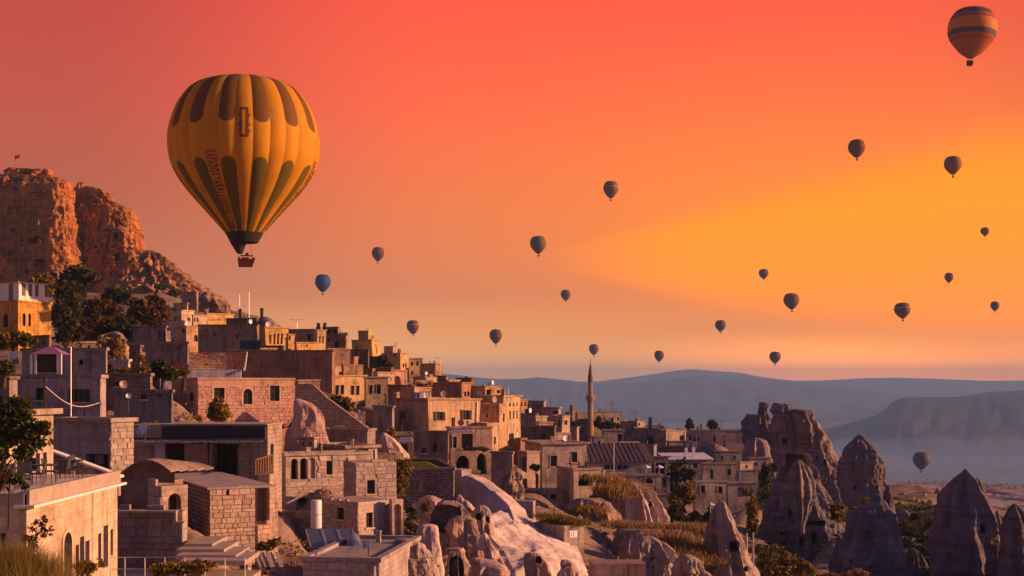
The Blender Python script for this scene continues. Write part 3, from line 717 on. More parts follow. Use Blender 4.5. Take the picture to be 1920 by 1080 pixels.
def tiled(house_, ua, ub, z0, z1, run, side):
    mb = MB(); n = int((ub - ua) / .24); rows = int(math.hypot(run, z1 - z0) / .42)
    for r in range(rows):
        for i in range(n):
            a, b = ua + i * .24, ua + (i + 1) * .24 - .02; t0, t1 = r / rows, (r + 1.12) / rows; k = random.uniform(0, .05)
            pts = []
            for (u, zz_) in ((a, 0), ((a + b) / 2, .07), (b, 0)):
                pts.append(((t0 - .02) * run, u, z0 + (z1 - z0) * t0 + .06 + zz_ + k)); pts.append((t1 * run, u, z0 + (z1 - z0) * t1 + zz_ * .8 + k * .5))
            mb.poly([pts[0], pts[1], pts[3], pts[2]]); mb.poly([pts[2], pts[3], pts[5], pts[4]])
    o = mb.build('roof_tiles', M['tile'], house_); o['kind'] = 'stuff'
tiled(hT, -.4, wa + .3, H_ - .02, H_ + 1.75, 4.5, 1)
mb = MB(); mb.hexa([(-.3, -.42, H_ - .2), (4.6, -.42, H_ + 1.6), (4.6, -.25, H_ + 1.6), (-.3, -.25, H_ - .2), (-.3, -.42, H_), (4.6, -.42, H_ + 1.85), (4.6, -.25, H_ + 1.85), (-.3, -.25, H_)])
mb.build('verge_board', M['whitepaint'], hT)
hP, iP = house("pink brick house with three windows, the middle one arched", 322, 371, 553, 708, 830, 115, 30, [
    ('B', 401, 421, 727, 748, 'w', {'trim': .16}), ('B', 456, 473, 729, 758, 'aw', {'trim': .17}), ('B', 506, 524, 723, 752, 'w', {'trim': .16}), ('A', 354, 363, 736, 752, 'w')],
    mat='mortar', tint=(.50, .30, .245), brick=[('B', .56, .26)], corn=.06, name='brick_house')
# black roofed house with sunken balcony
hK, iK = house("black-roofed house with a deep shaded balcony and wooden railing", 236, 502, 519, 797, 912, 88, 87, [
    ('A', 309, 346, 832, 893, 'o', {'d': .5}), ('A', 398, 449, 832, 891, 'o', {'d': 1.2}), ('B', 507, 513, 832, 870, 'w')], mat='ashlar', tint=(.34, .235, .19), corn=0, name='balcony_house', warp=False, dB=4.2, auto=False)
wa, H_ = iK['wA'], iK['H']; u1 = iK['uA'](308); zf0, zf1 = mz(826, 88) - iK['zb'], mz(801, 88) - iK['zb']
mb = MB(); mb.box(-.55, -.003, .05, u1, zf0 + .1, zf1); mb.build('fascia', M['blacktar'], hK)
mb = MB(); mb.box(-.6, 4.0, -.1, u1 + .1, H_ + .0, H_ + .09); mb.build('roof_edge', M['concrete'], hK)
mb = MB(); mb.hexa([(-1.15, .1, zf0 - .06), (-.5, .1, zf0 + .12), (-.5, u1 + 2.3, zf0 + .12), (-1.15, u1 + 2.3, zf0 - .06), (-1.15, .1, zf0), (-.5, .1, zf0 + .2), (-.5, u1 + 2.3, zf0 + .2), (-1.15, u1 + 2.3, zf0)]); mb.build('awning', M['blacktar'], hK)
mb = MB()
for i in range(90):
    u = .1 + i * (u1 + 2.0) / 90; k = random.uniform(.03, .16); mb.box(-1.17, -1.152, u, u + .06, zf0 - k, zf0 + random.uniform(.0, .05))
o = mb.build('fringe', M['fringe'], hK); o['kind'] = 'stuff'
mb = MB(); a, b = iK['uA'](309), iK['uA'](292); mb.box(-.06, -.002, a, b, 0, zf0 - .1); mb.build('pilaster', M['block'], hK, color=T['lav'])
for px in (398, 452): mb = MB(); u = iK['uA'](px); mb.box(-.9, -.78, u - .06, u + .06, 0, zf0); mb.build('post', M['darkwood'], hK)
mb = MB(); a, b = iK['uA'](346), iK['uA'](398); 
for i in range(8):
    zq = .05 + i * (zf0 - .25) / 8; mb.box(-.05, -.002, b + .03, a - .03, zq, zq + (zf0 - .25) / 8 - .03)
mb.build('wall_cladding', M['block'], hK, color=(.3, .2, .165))
f = MB(); a, b = iK['uA'](345), iK['uA'](312); zc = mz(842, 88) - iK['zb']; zd = mz(864, 88) - iK['zb']
f.box(.1, .18, a, b, zd, zd + .1); f.box(.1, .18, a, b, zc, zc + .1); f.box(.1, .18, a, a + .1, zd + .1, zc); f.box(.1, .18, (a + b) / 2 - .05, (a + b) / 2 + .05, zd + .1, zc); f.build('window', M['darkwood'], hK)
f = MB(); a, b = iK['uA'](446), iK['uA'](410); f.box(.5, .58, a, b, 0, .15); f.box(.5, .58, a, a + .1, .15, 2.0); f.box(.5, .58, b - .1, b, .15, 2.0); f.box(.5, .58, (a + b) / 2 - .04, (a + b) / 2 + .04, .15, 2.0); f.build('door', M['iron'], hK)
# railing of the balcony
rail = MB(); a = P(478, 905, 82); 
rt = thing('balcony_railing', "slatted wooden railing lit orange at the right end of the shaded balcony", 'railing', P(493, 900, 84))
def seg(mb, p, q, r): mb.tube([p, q], r, 6)
p0, p1 = P(479, 862, 82.5) - rt.location, P(511, 853, 87.4) - rt.location; q0, q1 = P(479, 906, 82.5) - rt.location, P(511, 888, 87.4) - rt.location
mb = MB(); seg(mb, p0, p1, .06); seg(mb, q0, q1, .06); mb.build('rail', M['wood'], rt)
for i in range(8):
    t = i / 7; mb = MB(); a, b = p0.lerp(p1, t), q0.lerp(q1, t); mb.tube([a, b], .07, 4); mb.build('baluster', M['wood'], rt)
# lower building carrying the concrete terrace
hL, iL = house("tall rough stone wall house carrying the concrete terrace, bright right face", 350, 393, 478, 918, 1062, 72, 27, [('B', 424, 429, 921, 927, 'o', {'d': .3})], mat='rubble', tint=(.50, .34, .285), corn=0, warp=False, dA=12, brick=[('B', .46, .24)], under=3)
mb = MB(); mb.box(-.15, iL['wB'] + 1.2, -.08, 12.5, iL['H'] + .003, iL['H'] + .12); mb.build('terrace_slab', M['concrete'], hL)
house("narrow lit stone pier house right of the concrete terrace with a shaded doorway", 476, 505, 520, 890, 1050, 82, 60, [('A', 480, 501, 912, 978, 'o', {'d': .8})], mat='ashlar', tint='pink', corn=0)
house("small brick annexe with broken top leaning on the stone wall house", 474, 482, 508, 985, 1060, 74, 55, [], mat='rubble', tint='pink', corn=0, brick=[('B', .6, .3)])
# vaulted house
hV, iV = house("brown walled house under a sagging curved sheet roof beside the terrace", 205, 297, 300, 905, 985, 66, 80, [], mat='plaster', tint=(.27, .175, .12), corn=0, name='vaulted_house', warp=False, dB=3, auto=False)
wa, H_ = iV['wA'], iV['H']
for k in range(5):
    mb = MB(); x0 = -.5 + k * 1.1
    for i in range(10):
        f0, f1 = i / 10, (i + 1) / 10; hz = lambda t: H_ + 1.15 * math.sin(math.pi * min(1, .18 + t * .82)) ** 1.1 * (1 - .12 * k) + .02 * k
        mb.hexa([(x0, f0 * (wa + .6) - .9, hz(f0)), (x0 + 1.05, f0 * (wa + .6) - .9, hz(f0) + .03), (x0 + 1.05, f1 * (wa + .6) - .9, hz(f1) + .03), (x0, f1 * (wa + .6) - .9, hz(f1)),
                 (x0, f0 * (wa + .6) - .9, hz(f0) + .07), (x0 + 1.05, f0 * (wa + .6) - .9, hz(f0) + .1), (x0 + 1.05, f1 * (wa + .6) - .9, hz(f1) + .1), (x0, f1 * (wa + .6) - .9, hz(f1) + .07)])
    mb.build('roof_sheet', M['roof'], hV, color=(.3, .21, .17))
mb = MB()
for i in range(10):
    f0, f1 = i / 10, (i + 1) / 10; hz = lambda t: H_ + 1.1 * math.sin(math.pi * min(1, .18 + t * .82)) ** 1.1
    mb.poly([(-.01, f1 * (wa + .6) - .9, H_ - .01), (-.01, f0 * (wa + .6) - .9, H_ - .01), (-.01, f0 * (wa + .6) - .9, hz(f0)), (-.01, f1 * (wa + .6) - .9, hz(f1))])
mb.build('gable', M['plaster'], hV, color=(.27, .175, .12))
house("ruined arch piece with a broken lit edge between the brown house and stone wall", 287, 303, 352, 912, 975, 64, 48, [('B', 315, 340, 925, 1030, 'ao', {'d': .45})], mat='ashlar', tint='pink', corn=0, name='ruined_arch', cat='ruin', dA=1.2, brick=[('A', .6, .45)])
house("patched stone block wall house stepping down at its lit right end", 214, 343, 351, 958, 1075, 60, 82, [], mat='mortar', tint=(.33, .235, .195), corn=0, brick=[('A', .62, .36)], name='block_wall_house')
# arcade group
house("arcaded stone house with three round arches and a dark archway below", 520, 535, 692, 850, 985, 105, 24, [
    ('B', 546, 559, 860, 899, 'ao', {'trim': .14, 'd': .9}), ('B', 563, 577, 859, 899, 'ao', {'trim': .14, 'd': .9}), ('B', 579, 591, 858, 897, 'an', {'trim': .14}),
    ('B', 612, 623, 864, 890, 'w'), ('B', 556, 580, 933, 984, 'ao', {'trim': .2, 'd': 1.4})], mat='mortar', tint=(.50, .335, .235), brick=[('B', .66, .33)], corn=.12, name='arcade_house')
house("square stone block house with one tall window beside the hanging vine", 645, 667, 743, 868, 960, 96, 22, [('B', 688, 703, 900, 926, 'w', {'trim': .12})], mat='mortar', tint=(.46, .295, .235), brick=[('B', .66, .32), ('A', .66, .32)], corn=0)
house("lower brick house with one window on each of its two faces", 600, 672, 737, 942, 1030, 88, 47, [('A', 632, 645, 952, 974, 'w'), ('B', 687, 699, 961, 989, 'w')], mat='mortar', tint=(.48, .315, .25), brick=[('A', .42, .21)], corn=0, name='brick_house')
house("half-shaded arch doorway house at the right of the lower brick house", 731, 736, 757, 938, 1010, 89, 30, [('B', 740, 753, 946, 1010, 'ao')], mat='plaster', tint='tan', corn=0)
house("small house with a square dark window opening under the dark overhanging roof", 588, 650, 707, 836, 900, 112, 35, [('B', 670, 691, 841, 864, 'o', {'d': .7})], mat='plaster', tint=(.42, .3, .235), corn=.3)
house("low grey parapet building with panelled wall above the dark roof", 600, 688, 704, 804, 850, 120, 72, [], mat='plaster', tint=(.34, .25, .22), brick=None)
house("rough stone garden wall under the arcaded house", 505, 600, 604, 966, 1030, 92, 84, [], mat='mortar', tint=(.34, .225, .165), corn=0, brick=[('A', .85, .4)], name='garden_wall', cat='wall')
house("flat-roofed bottom house carrying the solar panels, lit right edge", 568, 712, 723, 1046, 1140, 68, 82, [], mat='mortar', tint=(.36, .27, .24), brick=[('A', .9, .45)], dB=10, corn=.1)
# big shaded wall
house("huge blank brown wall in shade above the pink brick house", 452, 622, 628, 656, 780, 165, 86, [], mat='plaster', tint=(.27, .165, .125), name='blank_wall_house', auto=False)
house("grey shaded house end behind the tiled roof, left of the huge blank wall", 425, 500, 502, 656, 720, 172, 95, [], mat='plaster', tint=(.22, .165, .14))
# upper left hillside houses
house("pale house with one dark window beside the large tree crown", 310, 341, 364, 581, 625, 270, 55, [('A', 326, 331, 593, 603, 'w')], mat='plaster', tint='cream')
house("small house with two slit windows under the cliff foot", 360, 363, 389, 590, 620, 268, 40, [('B', 364, 367, 596, 604, 'w'), ('B', 369, 372, 596, 604, 'w')], mat='plaster', tint='cream')
house("long golden house with a row of five tiny windows", 384, 388, 440, 586, 620, 285, 45, [('B', 391 + 5 * i, 393 + 5 * i, 597, 602, 'w') for i in range(5)], mat='plaster', tint='ochre')
house("block-like shaded rock house with one tiny window above the pale houses", 340, 369, 372, 546, 590, 330, 78, [('A', 354, 357, 561, 565, 'w')], mat='plaster', tint=(.34, .22, .17))
house("small terrace house with a lit parapet above the pale house", 326, 350, 352, 568, 590, 300, 75, [], mat='plaster', tint='ochre')
house("stone block house corner with one tiny window and a lit lower pier", 330, 350, 374, 611, 665, 240, 45, [('A', 342, 347, 616, 624, 'w')], mat='ashlar', tint='pink')
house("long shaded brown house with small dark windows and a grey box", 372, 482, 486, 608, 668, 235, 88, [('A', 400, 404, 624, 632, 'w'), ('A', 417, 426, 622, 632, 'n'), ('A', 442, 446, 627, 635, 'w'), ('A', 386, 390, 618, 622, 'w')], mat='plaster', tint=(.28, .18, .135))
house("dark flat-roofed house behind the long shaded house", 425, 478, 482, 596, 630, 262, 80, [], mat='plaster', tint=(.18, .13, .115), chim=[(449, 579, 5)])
house("golden house with four tall dark windows", 478, 498, 541, 612, 665, 245, 44, [('B', 505, 509, 627, 644, 'o', {'d': .4}), ('B', 513, 517, 626, 646, 'o', {'d': .4}), ('B', 520, 524, 626, 646, 'o', {'d': .4}), ('B', 527, 531, 626, 646, 'o', {'d': .4})], mat='plaster', tint='ochre', corn=.25)
house("low golden wing with one small window beside the four-window house", 538, 541, 553, 626, 665, 243, 40, [('B', 542, 546, 630, 638, 'w')], mat='plaster', tint='ochre')
house("brown shaded terrace house with a pale railing left of the golden tower", 540, 592, 594, 616, 665, 255, 84, [], mat='plaster', tint=(.27, .175, .12))
house("narrow golden tower with a pair of slim arched windows", 588, 594, 611, 618, 672, 248, 40, [('B', 598, 601, 630, 643, 'aw'), ('B', 604, 607, 630, 643, 'aw')], mat='plaster', tint=(.54, .36, .14), name='stone_tower', cat='tower house')
house("low golden parapet house with small round holes in front of the tower", 552, 556, 596, 641, 672, 240, 32, [('B', 564, 567, 647, 650, 'ao'), ('B', 574, 578, 646, 650, 'ao')], mat='plaster', tint='ochre')
house("brown hillside house with a tank-topped glazed roof room", 606, 648, 652, 626, 672, 265, 82, [('A', 614, 618, 632, 641, 'w'), ('A', 627, 635, 640, 652, 'D')], mat='plaster', tint=(.29, .18, .125))
house("grey glazed roof room under the two dark tanks", 606, 634, 636, 613, 632, 272, 82, [('A', 612, 620, 618, 626, 'w'), ('A', 623, 631, 618, 626, 'w')], mat='plaster', tint=(.2, .165, .155))
house("dark shaded house with toothed parapet and a golden right wall", 660, 697, 714, 636, 690, 280, 55, [('B', 703, 706, 645, 665, 'n')], mat='plaster', tint='ochre', chim=[(680, 634, 2.2), (685, 634, 2.2), (692, 635, 2.2)])
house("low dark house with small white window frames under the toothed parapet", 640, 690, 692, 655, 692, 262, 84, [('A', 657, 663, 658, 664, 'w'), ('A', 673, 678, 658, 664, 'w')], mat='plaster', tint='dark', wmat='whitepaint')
house("small boxy house with lit right pillar below the low dark house", 633, 664, 671, 668, 710, 250, 62, [], mat='plaster', tint=(.36, .235, .175))
house("tiny lit parapet block above the twin-window golden house", 618, 626, 646, 684, 712, 236, 40, [], mat='plaster', tint='pink')
house("small flat-topped block with a lit front right of the boxy house", 640, 645, 680, 684, 712, 228, 25, [], mat='plaster', tint='tan')
house("grey house with a golden right wall behind the dark tree", 716, 750, 767, 661, 715, 300, 52, [('A', 738, 742, 664, 669, 'w'), ('B', 754, 757, 682, 690, 'w'), ('B', 759, 762, 682, 690, 'w')], mat='plaster', tint=(.44, .31, .2))
house("tan cube house with two square windows near the crest", 762, 764, 792, 671, 715, 305, 16, [('B', 770, 774, 678, 686, 'w'), ('B', 780, 784, 678, 686, 'w'), ('B', 771, 775, 696, 703, 'w')], mat='plaster', tint=(.40, .29, .18))
house("last house on the crest with a lit end and dark chimney beside the lamp", 790, 817, 829, 682, 722, 300, 55, [], mat='plaster', tint=(.42, .28, .19), chim=[(827, 689, 6)])
house("pale golden house with two pairs of tall windows and a moulded cornice", 616, 620, 686, 703, 762, 215, 40, [('B', 628, 635, 722, 740, 'w', {'trim': .1}), ('B', 638, 645, 722, 740, 'w', {'trim': .1}), ('B', 658, 665, 722, 740, 'w', {'trim': .1}), ('B', 668, 675, 722, 740, 'w', {'trim': .1})], mat='plaster', tint=(.54, .37, .235), corn=.28)
house("rubble ground storey under the pale golden house with one door", 640, 644, 734, 754, 805, 212, 26, [('B', 701, 707, 757, 771, 'D')], mat='rubble', tint='tan')
house("dusky pink house with three shuttered windows and a black drainpipe", 683, 685, 728, 706, 760, 213, 14, [('B', 692, 699, 723, 740, 'w', {'trim': .08}), ('B', 702, 705, 724, 739, 'w'), ('B', 707, 715, 722, 740, 'w', {'trim': .08})], mat='plaster', tint=(.42, .285, .22), corn=.22)
house("golden flat block behind the dusky pink house", 700, 708, 738, 697, 740, 235, 38, [('B', 730, 733, 709, 713, 'o')], mat='plaster', tint=(.52, .345, .2))
house("pink plaster house with a broken arch at its foot", 732, 735, 764, 693, 735, 255, 30, [('B', 740, 752, 705, 735, 'ao')], mat='plaster', tint='pink')
house("low brown house with rounded roof beside the arched ruin", 726, 776, 778, 722, 770, 200, 86, [], mat='plaster', tint=(.27, .165, .12))
house("lit low parapet house with two long slots below the rounded roof", 740, 744, 775, 735, 775, 190, 30, [('B', 747, 758, 737, 740, 'o', {'d': .4}), ('B', 764, 774, 737, 740, 'o', {'d': .4})], mat='plaster', tint='ochre')
house("low pink house with flat roof under the crest houses", 774, 797, 818, 706, 735, 270, 40, [], mat='plaster', tint='pink', chim=[(832, 702, 6)])
house("dark chimneyed roof room against the blue hills", 855, 884, 889, 709, 740, 280, 66, [], mat='plaster', tint='dark', chim=[(873, 706, 5)])
house("dark red brick house with a golden right end and paired windows", 805, 866, 884, 717, 775, 215, 58, [('A', 826, 829, 735, 742, 'w'), ('B', 871, 875, 734, 743, 'w'), ('B', 877, 881, 734, 743, 'w')], mat='ashlar', tint=(.37, .2, .145))
house("stepped golden house with posts and a doorway near the right lamp arm", 884, 909, 942, 724, 765, 240, 36, [('B', 911, 921, 730, 742, 'o', {'d': .6}), ('B', 932, 939, 732, 738, 'w')], mat='plaster', tint=(.47, .31, .2), chim=[(914, 721, 3)])
# two-window house and neighbours
hW, iW = house("large house with two shuttered windows and blankets drying on its roof", 742, 803, 901, 747, 830, 160, 37, [
    ('B', 818, 829, 772, 788, 's', {'trim': .1}), ('B', 868, 879, 769, 787, 's', {'trim': .1}), ('B', 846, 853, 782, 802, 'o', {'d': .5}), ('A', 749, 758, 770, 797, 'o', {'d': .6}), ('A', 759, 771, 770, 792, 'n')], mat='plaster', tint=(.48, .325, .245), corn=.16)
house("tall sandy house with rows of slit windows on its lit right wall", 893, 945, 977, 741, 870, 175, 60, [('B', a, a + 2.6, y0, y1, 'w') for y0, y1 in ((755, 762), (770, 785)) for a in (955, 962, 968.5)] + [('B', 955, 958, 813, 824, 'w'), ('B', 961, 964, 813, 824, 'w')], mat='plaster', tint=(.50, .345, .20), corn=.2)
house("shaded annexe with a slit window stepping in front of the tall sandy house", 899, 936, 951, 757, 870, 170, 60, [('A', 911, 915, 776, 781, 'w'), ('B', 943, 946, 774, 790, 'w')], mat='plaster', tint=(.47, .315, .21))
house("lower lit annexe with paired slit windows under the shaded annexe", 893, 913, 934, 793, 880, 163, 52, [('B', 918, 921.5, 820, 833, 'w'), ('B', 925, 928.5, 820, 833, 'w'), ('A', 898, 905, 810, 817, 'n')], mat='plaster', tint=(.48, .32, .21))
house("house with long white awning, balcony plants and two pale pointed arches", 838, 845, 923, 800, 905, 150, 13, [
    ('B', 849, 856, 818, 839, 'w', {'trim': .1}), ('B', 865, 886, 812, 840, 'w'), ('B', 856, 880, 853, 890, 'ao', {'trim': .2, 'pt': .25}), ('B', 894, 912, 850, 890, 'ao', {'trim': .2, 'pt': .25})], mat='plaster', tint=(.46, .315, .245), name='arched_house')
house("dark brown shop-like house front with rubble on its roof", 776, 840, 842, 807, 880, 146, 84, [('A', 790, 800, 840, 850, 'w'), ('A', 812, 820, 830, 848, 'w')], mat='plaster', tint=(.27, .2, .18))
house("pale narrow house with a small white door awning", 740, 743, 777, 812, 880, 148, 8, [('B', 752, 764, 832, 850, 'D')], mat='plaster', tint=(.36, .29, .26))
house("grey flat-topped house behind the pale stone slope", 700, 736, 740, 760, 830, 158, 80, [], mat='plaster', tint=(.28, .22, .205))
house("rounded grey stone cistern house left of the shuttered-window house", 686, 700, 740, 768, 830, 160, 22, [], mat='plaster', tint=(.27, .21, .2))
house("stone stair house in shadow between the pointed arches and square house", 922, 960, 962, 848, 930, 148, 80, [('A', 930, 940, 862, 880, 'n')], mat='plaster', tint=(.3, .23, .21))
house("square beige house with two dark windows and a slab roof below the minaret", 985, 1017, 1100, 830, 930, 165, 14, [('B', 1032, 1044, 854, 874, 'w', {'trim': .09}), ('B', 1070, 1081, 848, 868, 'w', {'trim': .09})], mat='plaster', tint=(.42, .305, .245), corn=.35)
house("dark doorway block with a lean-to roof at the square beige house", 970, 988, 1012, 846, 920, 160, 40, [('A', 978, 986, 856, 918, 'o'), ('B', 996, 1010, 886, 918, 'ao', {'trim': .15})], mat='plaster', tint=(.36, .26, .21))
house("rounded stone annexe with a large dark arch and pale lower wall", 1044, 1075, 1127, 878, 965, 150, 22, [('B', 1084, 1111, 889, 912, 'ao', {'d': 1.5}), ('A', 1062, 1068, 900, 908, 'n')], mat='plaster', tint=(.41, .295, .24))
house("brown stone terrace wall house with flat lit top under the golden block", 972, 1040, 1042, 799, 855, 190, 84, [], mat='rubble', tint=(.27, .175, .15))
house("grey-mauve house with a lattice of pale windows right of the sandy house", 975, 1005, 1008, 775, 830, 222, 82, [('A', 979, 985, 776, 782, 'w'), ('A', 990, 997, 773, 785, 'w')], mat='plaster', tint=(.3, .225, .225), wmat='whitepaint')
house("terraced house with a loggia of two openings on the ridge", 973, 975, 990, 748, 800, 232, 30, [('B', 977, 980, 754, 762, 'o', {'d': .4}), ('B', 983, 987, 754, 762, 'o', {'d': .4})], mat='plaster', tint=(.46, .31, .21))
house("flat mauve house with a long balcony line above the loggia's right", 988, 1019, 1023, 751, 800, 240, 74, [], mat='plaster', tint=(.32, .235, .21))
house("broad mauve house with overhanging roof left of the brick chimney", 1015, 1047, 1052, 763, 815, 226, 74, [('A', 1037, 1046, 770, 778, 'w')], mat='plaster', tint=(.33, .24, .21), corn=.3)
house("little golden house with stepped parapet and a bush", 1003, 1005, 1026, 780, 815, 216, 28, [('B', 1012, 1016, 790, 797, 'w')], mat='plaster', tint=(.52, .36, .22))
house("slim golden-fronted house with one latticed window below the chimney", 1034, 1054, 1068, 779, 825, 212, 48, [('B', 1058, 1063, 788, 797, 'w', {'trim': .1}), ('A', 1047, 1050, 788, 801, 'w')], mat='plaster', tint=(.44, .3, .22))
house("pale parapet ruin with a lit ledge at the foot of the slim house", 1040, 1042, 1070, 811, 835, 200, 20, [], mat='plaster', tint='pink')
house("long castle-like stone mansion with chimney posts behind the minaret", 1076, 1082, 1166, 772, 830, 300, 18, [('B', 1145, 1150, 783, 792, 'aw'), ('B', 1157, 1161, 783, 789, 'w'), ('B', 1131, 1134, 782, 789, 'n')], mat='ashlar', tint=(.36, .27, .2), chim=[(1127, 767, 3), (1136, 768, 3), (1140, 768, 2), (1153, 767, 3)], name='stone_mansion')
house("tall mauve block with lit brick face behind the minaret's left", 1060, 1068, 1078, 772, 815, 285, 40, [], mat='ashlar', tint=(.36, .24, .21))
# village at the right
V = 'plaster'
house("pale house with a dark portal right of the minaret foot", 1128, 1131, 1171, 806, 850, 270, 8, [('B', 1158, 1167, 814, 836, 'o', {'d': .6})], mat=V, tint=(.33, .255, .225))
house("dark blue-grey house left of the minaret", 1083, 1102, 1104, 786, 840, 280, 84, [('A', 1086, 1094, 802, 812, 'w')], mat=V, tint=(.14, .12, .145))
house("house with a lit chimney block on a flat roof right of the stone mansion", 1164, 1195, 1209, 790, 830, 290, 46, [('B', 1197, 1200, 793, 799, 'o')], mat=V, tint=(.42, .29, .22), chim=[(1188, 783, 3)])
house("dark grey house with an arched doorway in the mid village", 1190, 1248, 1250, 802, 850, 280, 84, [('A', 1212, 1225, 818, 834, 'ao')], mat=V, tint=(.25, .2, .205), chim=[(1219, 782, 6)])
house("pinkish lit house end with an arched recess in the mid village", 1232, 1249, 1286, 806, 850, 272, 38, [('B', 1275, 1284, 816, 832, 'ao')], mat=V, tint=(.36, .255, .215))
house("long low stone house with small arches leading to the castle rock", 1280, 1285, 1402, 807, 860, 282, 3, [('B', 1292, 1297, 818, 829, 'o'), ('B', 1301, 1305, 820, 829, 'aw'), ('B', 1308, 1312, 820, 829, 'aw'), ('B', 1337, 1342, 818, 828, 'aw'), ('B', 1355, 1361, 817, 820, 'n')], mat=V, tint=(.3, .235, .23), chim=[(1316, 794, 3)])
hM, iM = house("maroon-roofed long hall with a strip of dark windows", 1100, 1104, 1222, 866, 915, 212, 4, [('B', 1134 + i * 11, 1143 + i * 11, 871, 880, 'w') for i in range(4)], mat=V, tint=(.34, .29, .31), corn=0, auto=False)
mb = MB(); H_ = iM['H']; wb = iM['wB']; mb.hexa([(-.4, -.5, H_ - .05), (wb + .4, -.5, H_ - .05), (wb + .4, 9, H_ + 2.5), (-.4, 9, H_ + 2.5), (-.4, -.5, H_ + .1), (wb + .4, -.5, H_ + .1), (wb + .4, 9, H_ + 2.65), (-.4, 9, H_ + 2.65)]); mb.build('sheet_roof', M['maroon'], hM)
mb = MB()
for i in range(int(wb / .8)):
    x = -.2 + i * .8; mb.hexa([(x, -.5, H_ + .1), (x + .08, -.5, H_ + .1), (x + .08, 9, H_ + 2.65), (x, 9, H_ + 2.65), (x, -.5, H_ + .18), (x + .08, -.5, H_ + .18), (x + .08, 9, H_ + 2.73), (x, 9, H_ + 2.73)])
o = mb.build('roof_seams', M['maroon'], hM); o['kind'] = 'stuff'
house("grey flat-slab house with a deep open portico in the village middle", 1180, 1182, 1252, 856, 910, 222, 3, [('B', 1186, 1226, 869, 892, 'o', {'d': 1.2}), ('B', 1230, 1247, 869, 892, 'o', {'d': 1.2})], mat=V, tint=(.27, .225, .23), corn=.4)
hQ, iQ = house("house with pale blue sheet roof and paired small windows", 1246, 1251, 1336, 862, 915, 234, 6, [('B', 1263, 1268, 870, 880, 'w'), ('B', 1269, 1274, 870, 880, 'w'), ('B', 1301, 1308, 868, 878, 'w')], mat=V, tint=(.3, .235, .235), corn=0, auto=False)
mb = MB(); H_ = iQ['H']; wb = iQ['wB']; mb.hexa([(-.3, -.4, H_ - .02), (wb + .2, -.4, H_ - .02), (wb + .2, 7, H_ + .75), (-.3, 7, H_ + .75), (-.3, -.4, H_ + .12), (wb + .2, -.4, H_ + .12), (wb + .2, 7, H_ + .9), (-.3, 7, H_ + .9)]); mb.build('sheet_roof', M['bluesheet'], hQ)
for px, py in ((1291, 840), (1305, 839)):
    mb = MB(); u = iQ['uB'](px); mb.box(u - .25, u + .25, 1.6, 2.1, H_ + .1, mz(py, 236) - iQ['zb']); mb.build('chimney', M['whitepaint'], hQ)
house("beige two-level house with a door and small window left of the big fairy chimney", 1314, 1317, 1386, 868, 925, 224, 6, [('B', 1332, 1337, 880, 897, 'D'), ('B', 1364, 1371, 880, 891, 'w'), ('B', 1324, 1327, 879, 882, 'w')], mat=V, tint=(.35, .26, .225))
house("stepped beige house end beside the dark green tree", 1384, 1386, 1422, 881, 925, 222, 6, [], mat=V, tint=(.34, .25, .22))
house("small house with two white-framed windows above the garden trees", 1300, 1304, 1364, 902, 965, 195, 8, [('B', 1314, 1322, 911, 924, 'w', {'trim': .16}), ('B', 1346, 1354, 911, 924, 'w', {'trim': .16})], mat=V, tint=(.34, .275, .275))
house("house with a wide dark open bay behind the yellow poplar", 1362, 1365, 1420, 904, 965, 192, 6, [('B', 1383, 1411, 914, 932, 'o', {'d': 1.2})], mat=V, tint=(.31, .245, .245))
house("low white-edged house with a half-round fanlight window", 1160, 1166, 1242, 889, 945, 190, 5, [('B', 1209, 1225, 896, 908, 'aw', {'trim': .1})], mat=V, tint=(.35, .28, .26), corn=.22)
house("plain beige garden wall in front of the fanlight house", 1205, 1212, 1264, 926, 965, 180, 4, [], mat=V, tint=(.27, .21, .2), name='garden_wall', cat='wall')
house("grey shed with blue doors beside the fanlight house", 1240, 1243, 1256, 893, 930, 198, 5, [('B', 1244, 1250, 898, 925, 'D')], mat=V, tint=(.24, .2, .215), name='shed', cat='shed')
# centre foot
house("roofless ruin wall with two open windows showing lit stone behind", 755, 850, 852, 878, 965, 112, 84, [('A', 769, 779, 901, 923, 'n'), ('A', 783, 794, 901, 923, 'n')], mat='rubble', tint=(.34, .25, .225), corn=.15, name='ruined_house', cat='ruin')
house("grey pier house with the top of the pale ramp resting on it", 848, 866, 884, 880, 960, 118, 40, [], mat='plaster', tint=(.40, .31, .29), corn=0)
house("small plaster house with grass roof and an air conditioner", 1003, 1056, 1096, 985, 1070, 105, 40, [], mat='plaster', tint=(.31, .235, .2), corn=.1, name='turf_roof_house')
house("low white-edged wall box left of the grass roof", 955, 999, 1004, 940, 985, 116, 78, [], mat='plaster', tint=(.4, .33, .32), corn=0)
house("red lattice-brick parapet at the bottom edge", 1104, 1112, 1212, 1058, 1110, 90, 4, [('B', 1116 + 5.2 * i, 1119 + 5.2 * i, y, y + 4, 'o', {'d': .2}) for i in range(18) for y in (1063, 1071)], mat='plaster', tint=(.35, .19, .17), corn=0, name='lattice_parapet', cat='parapet')

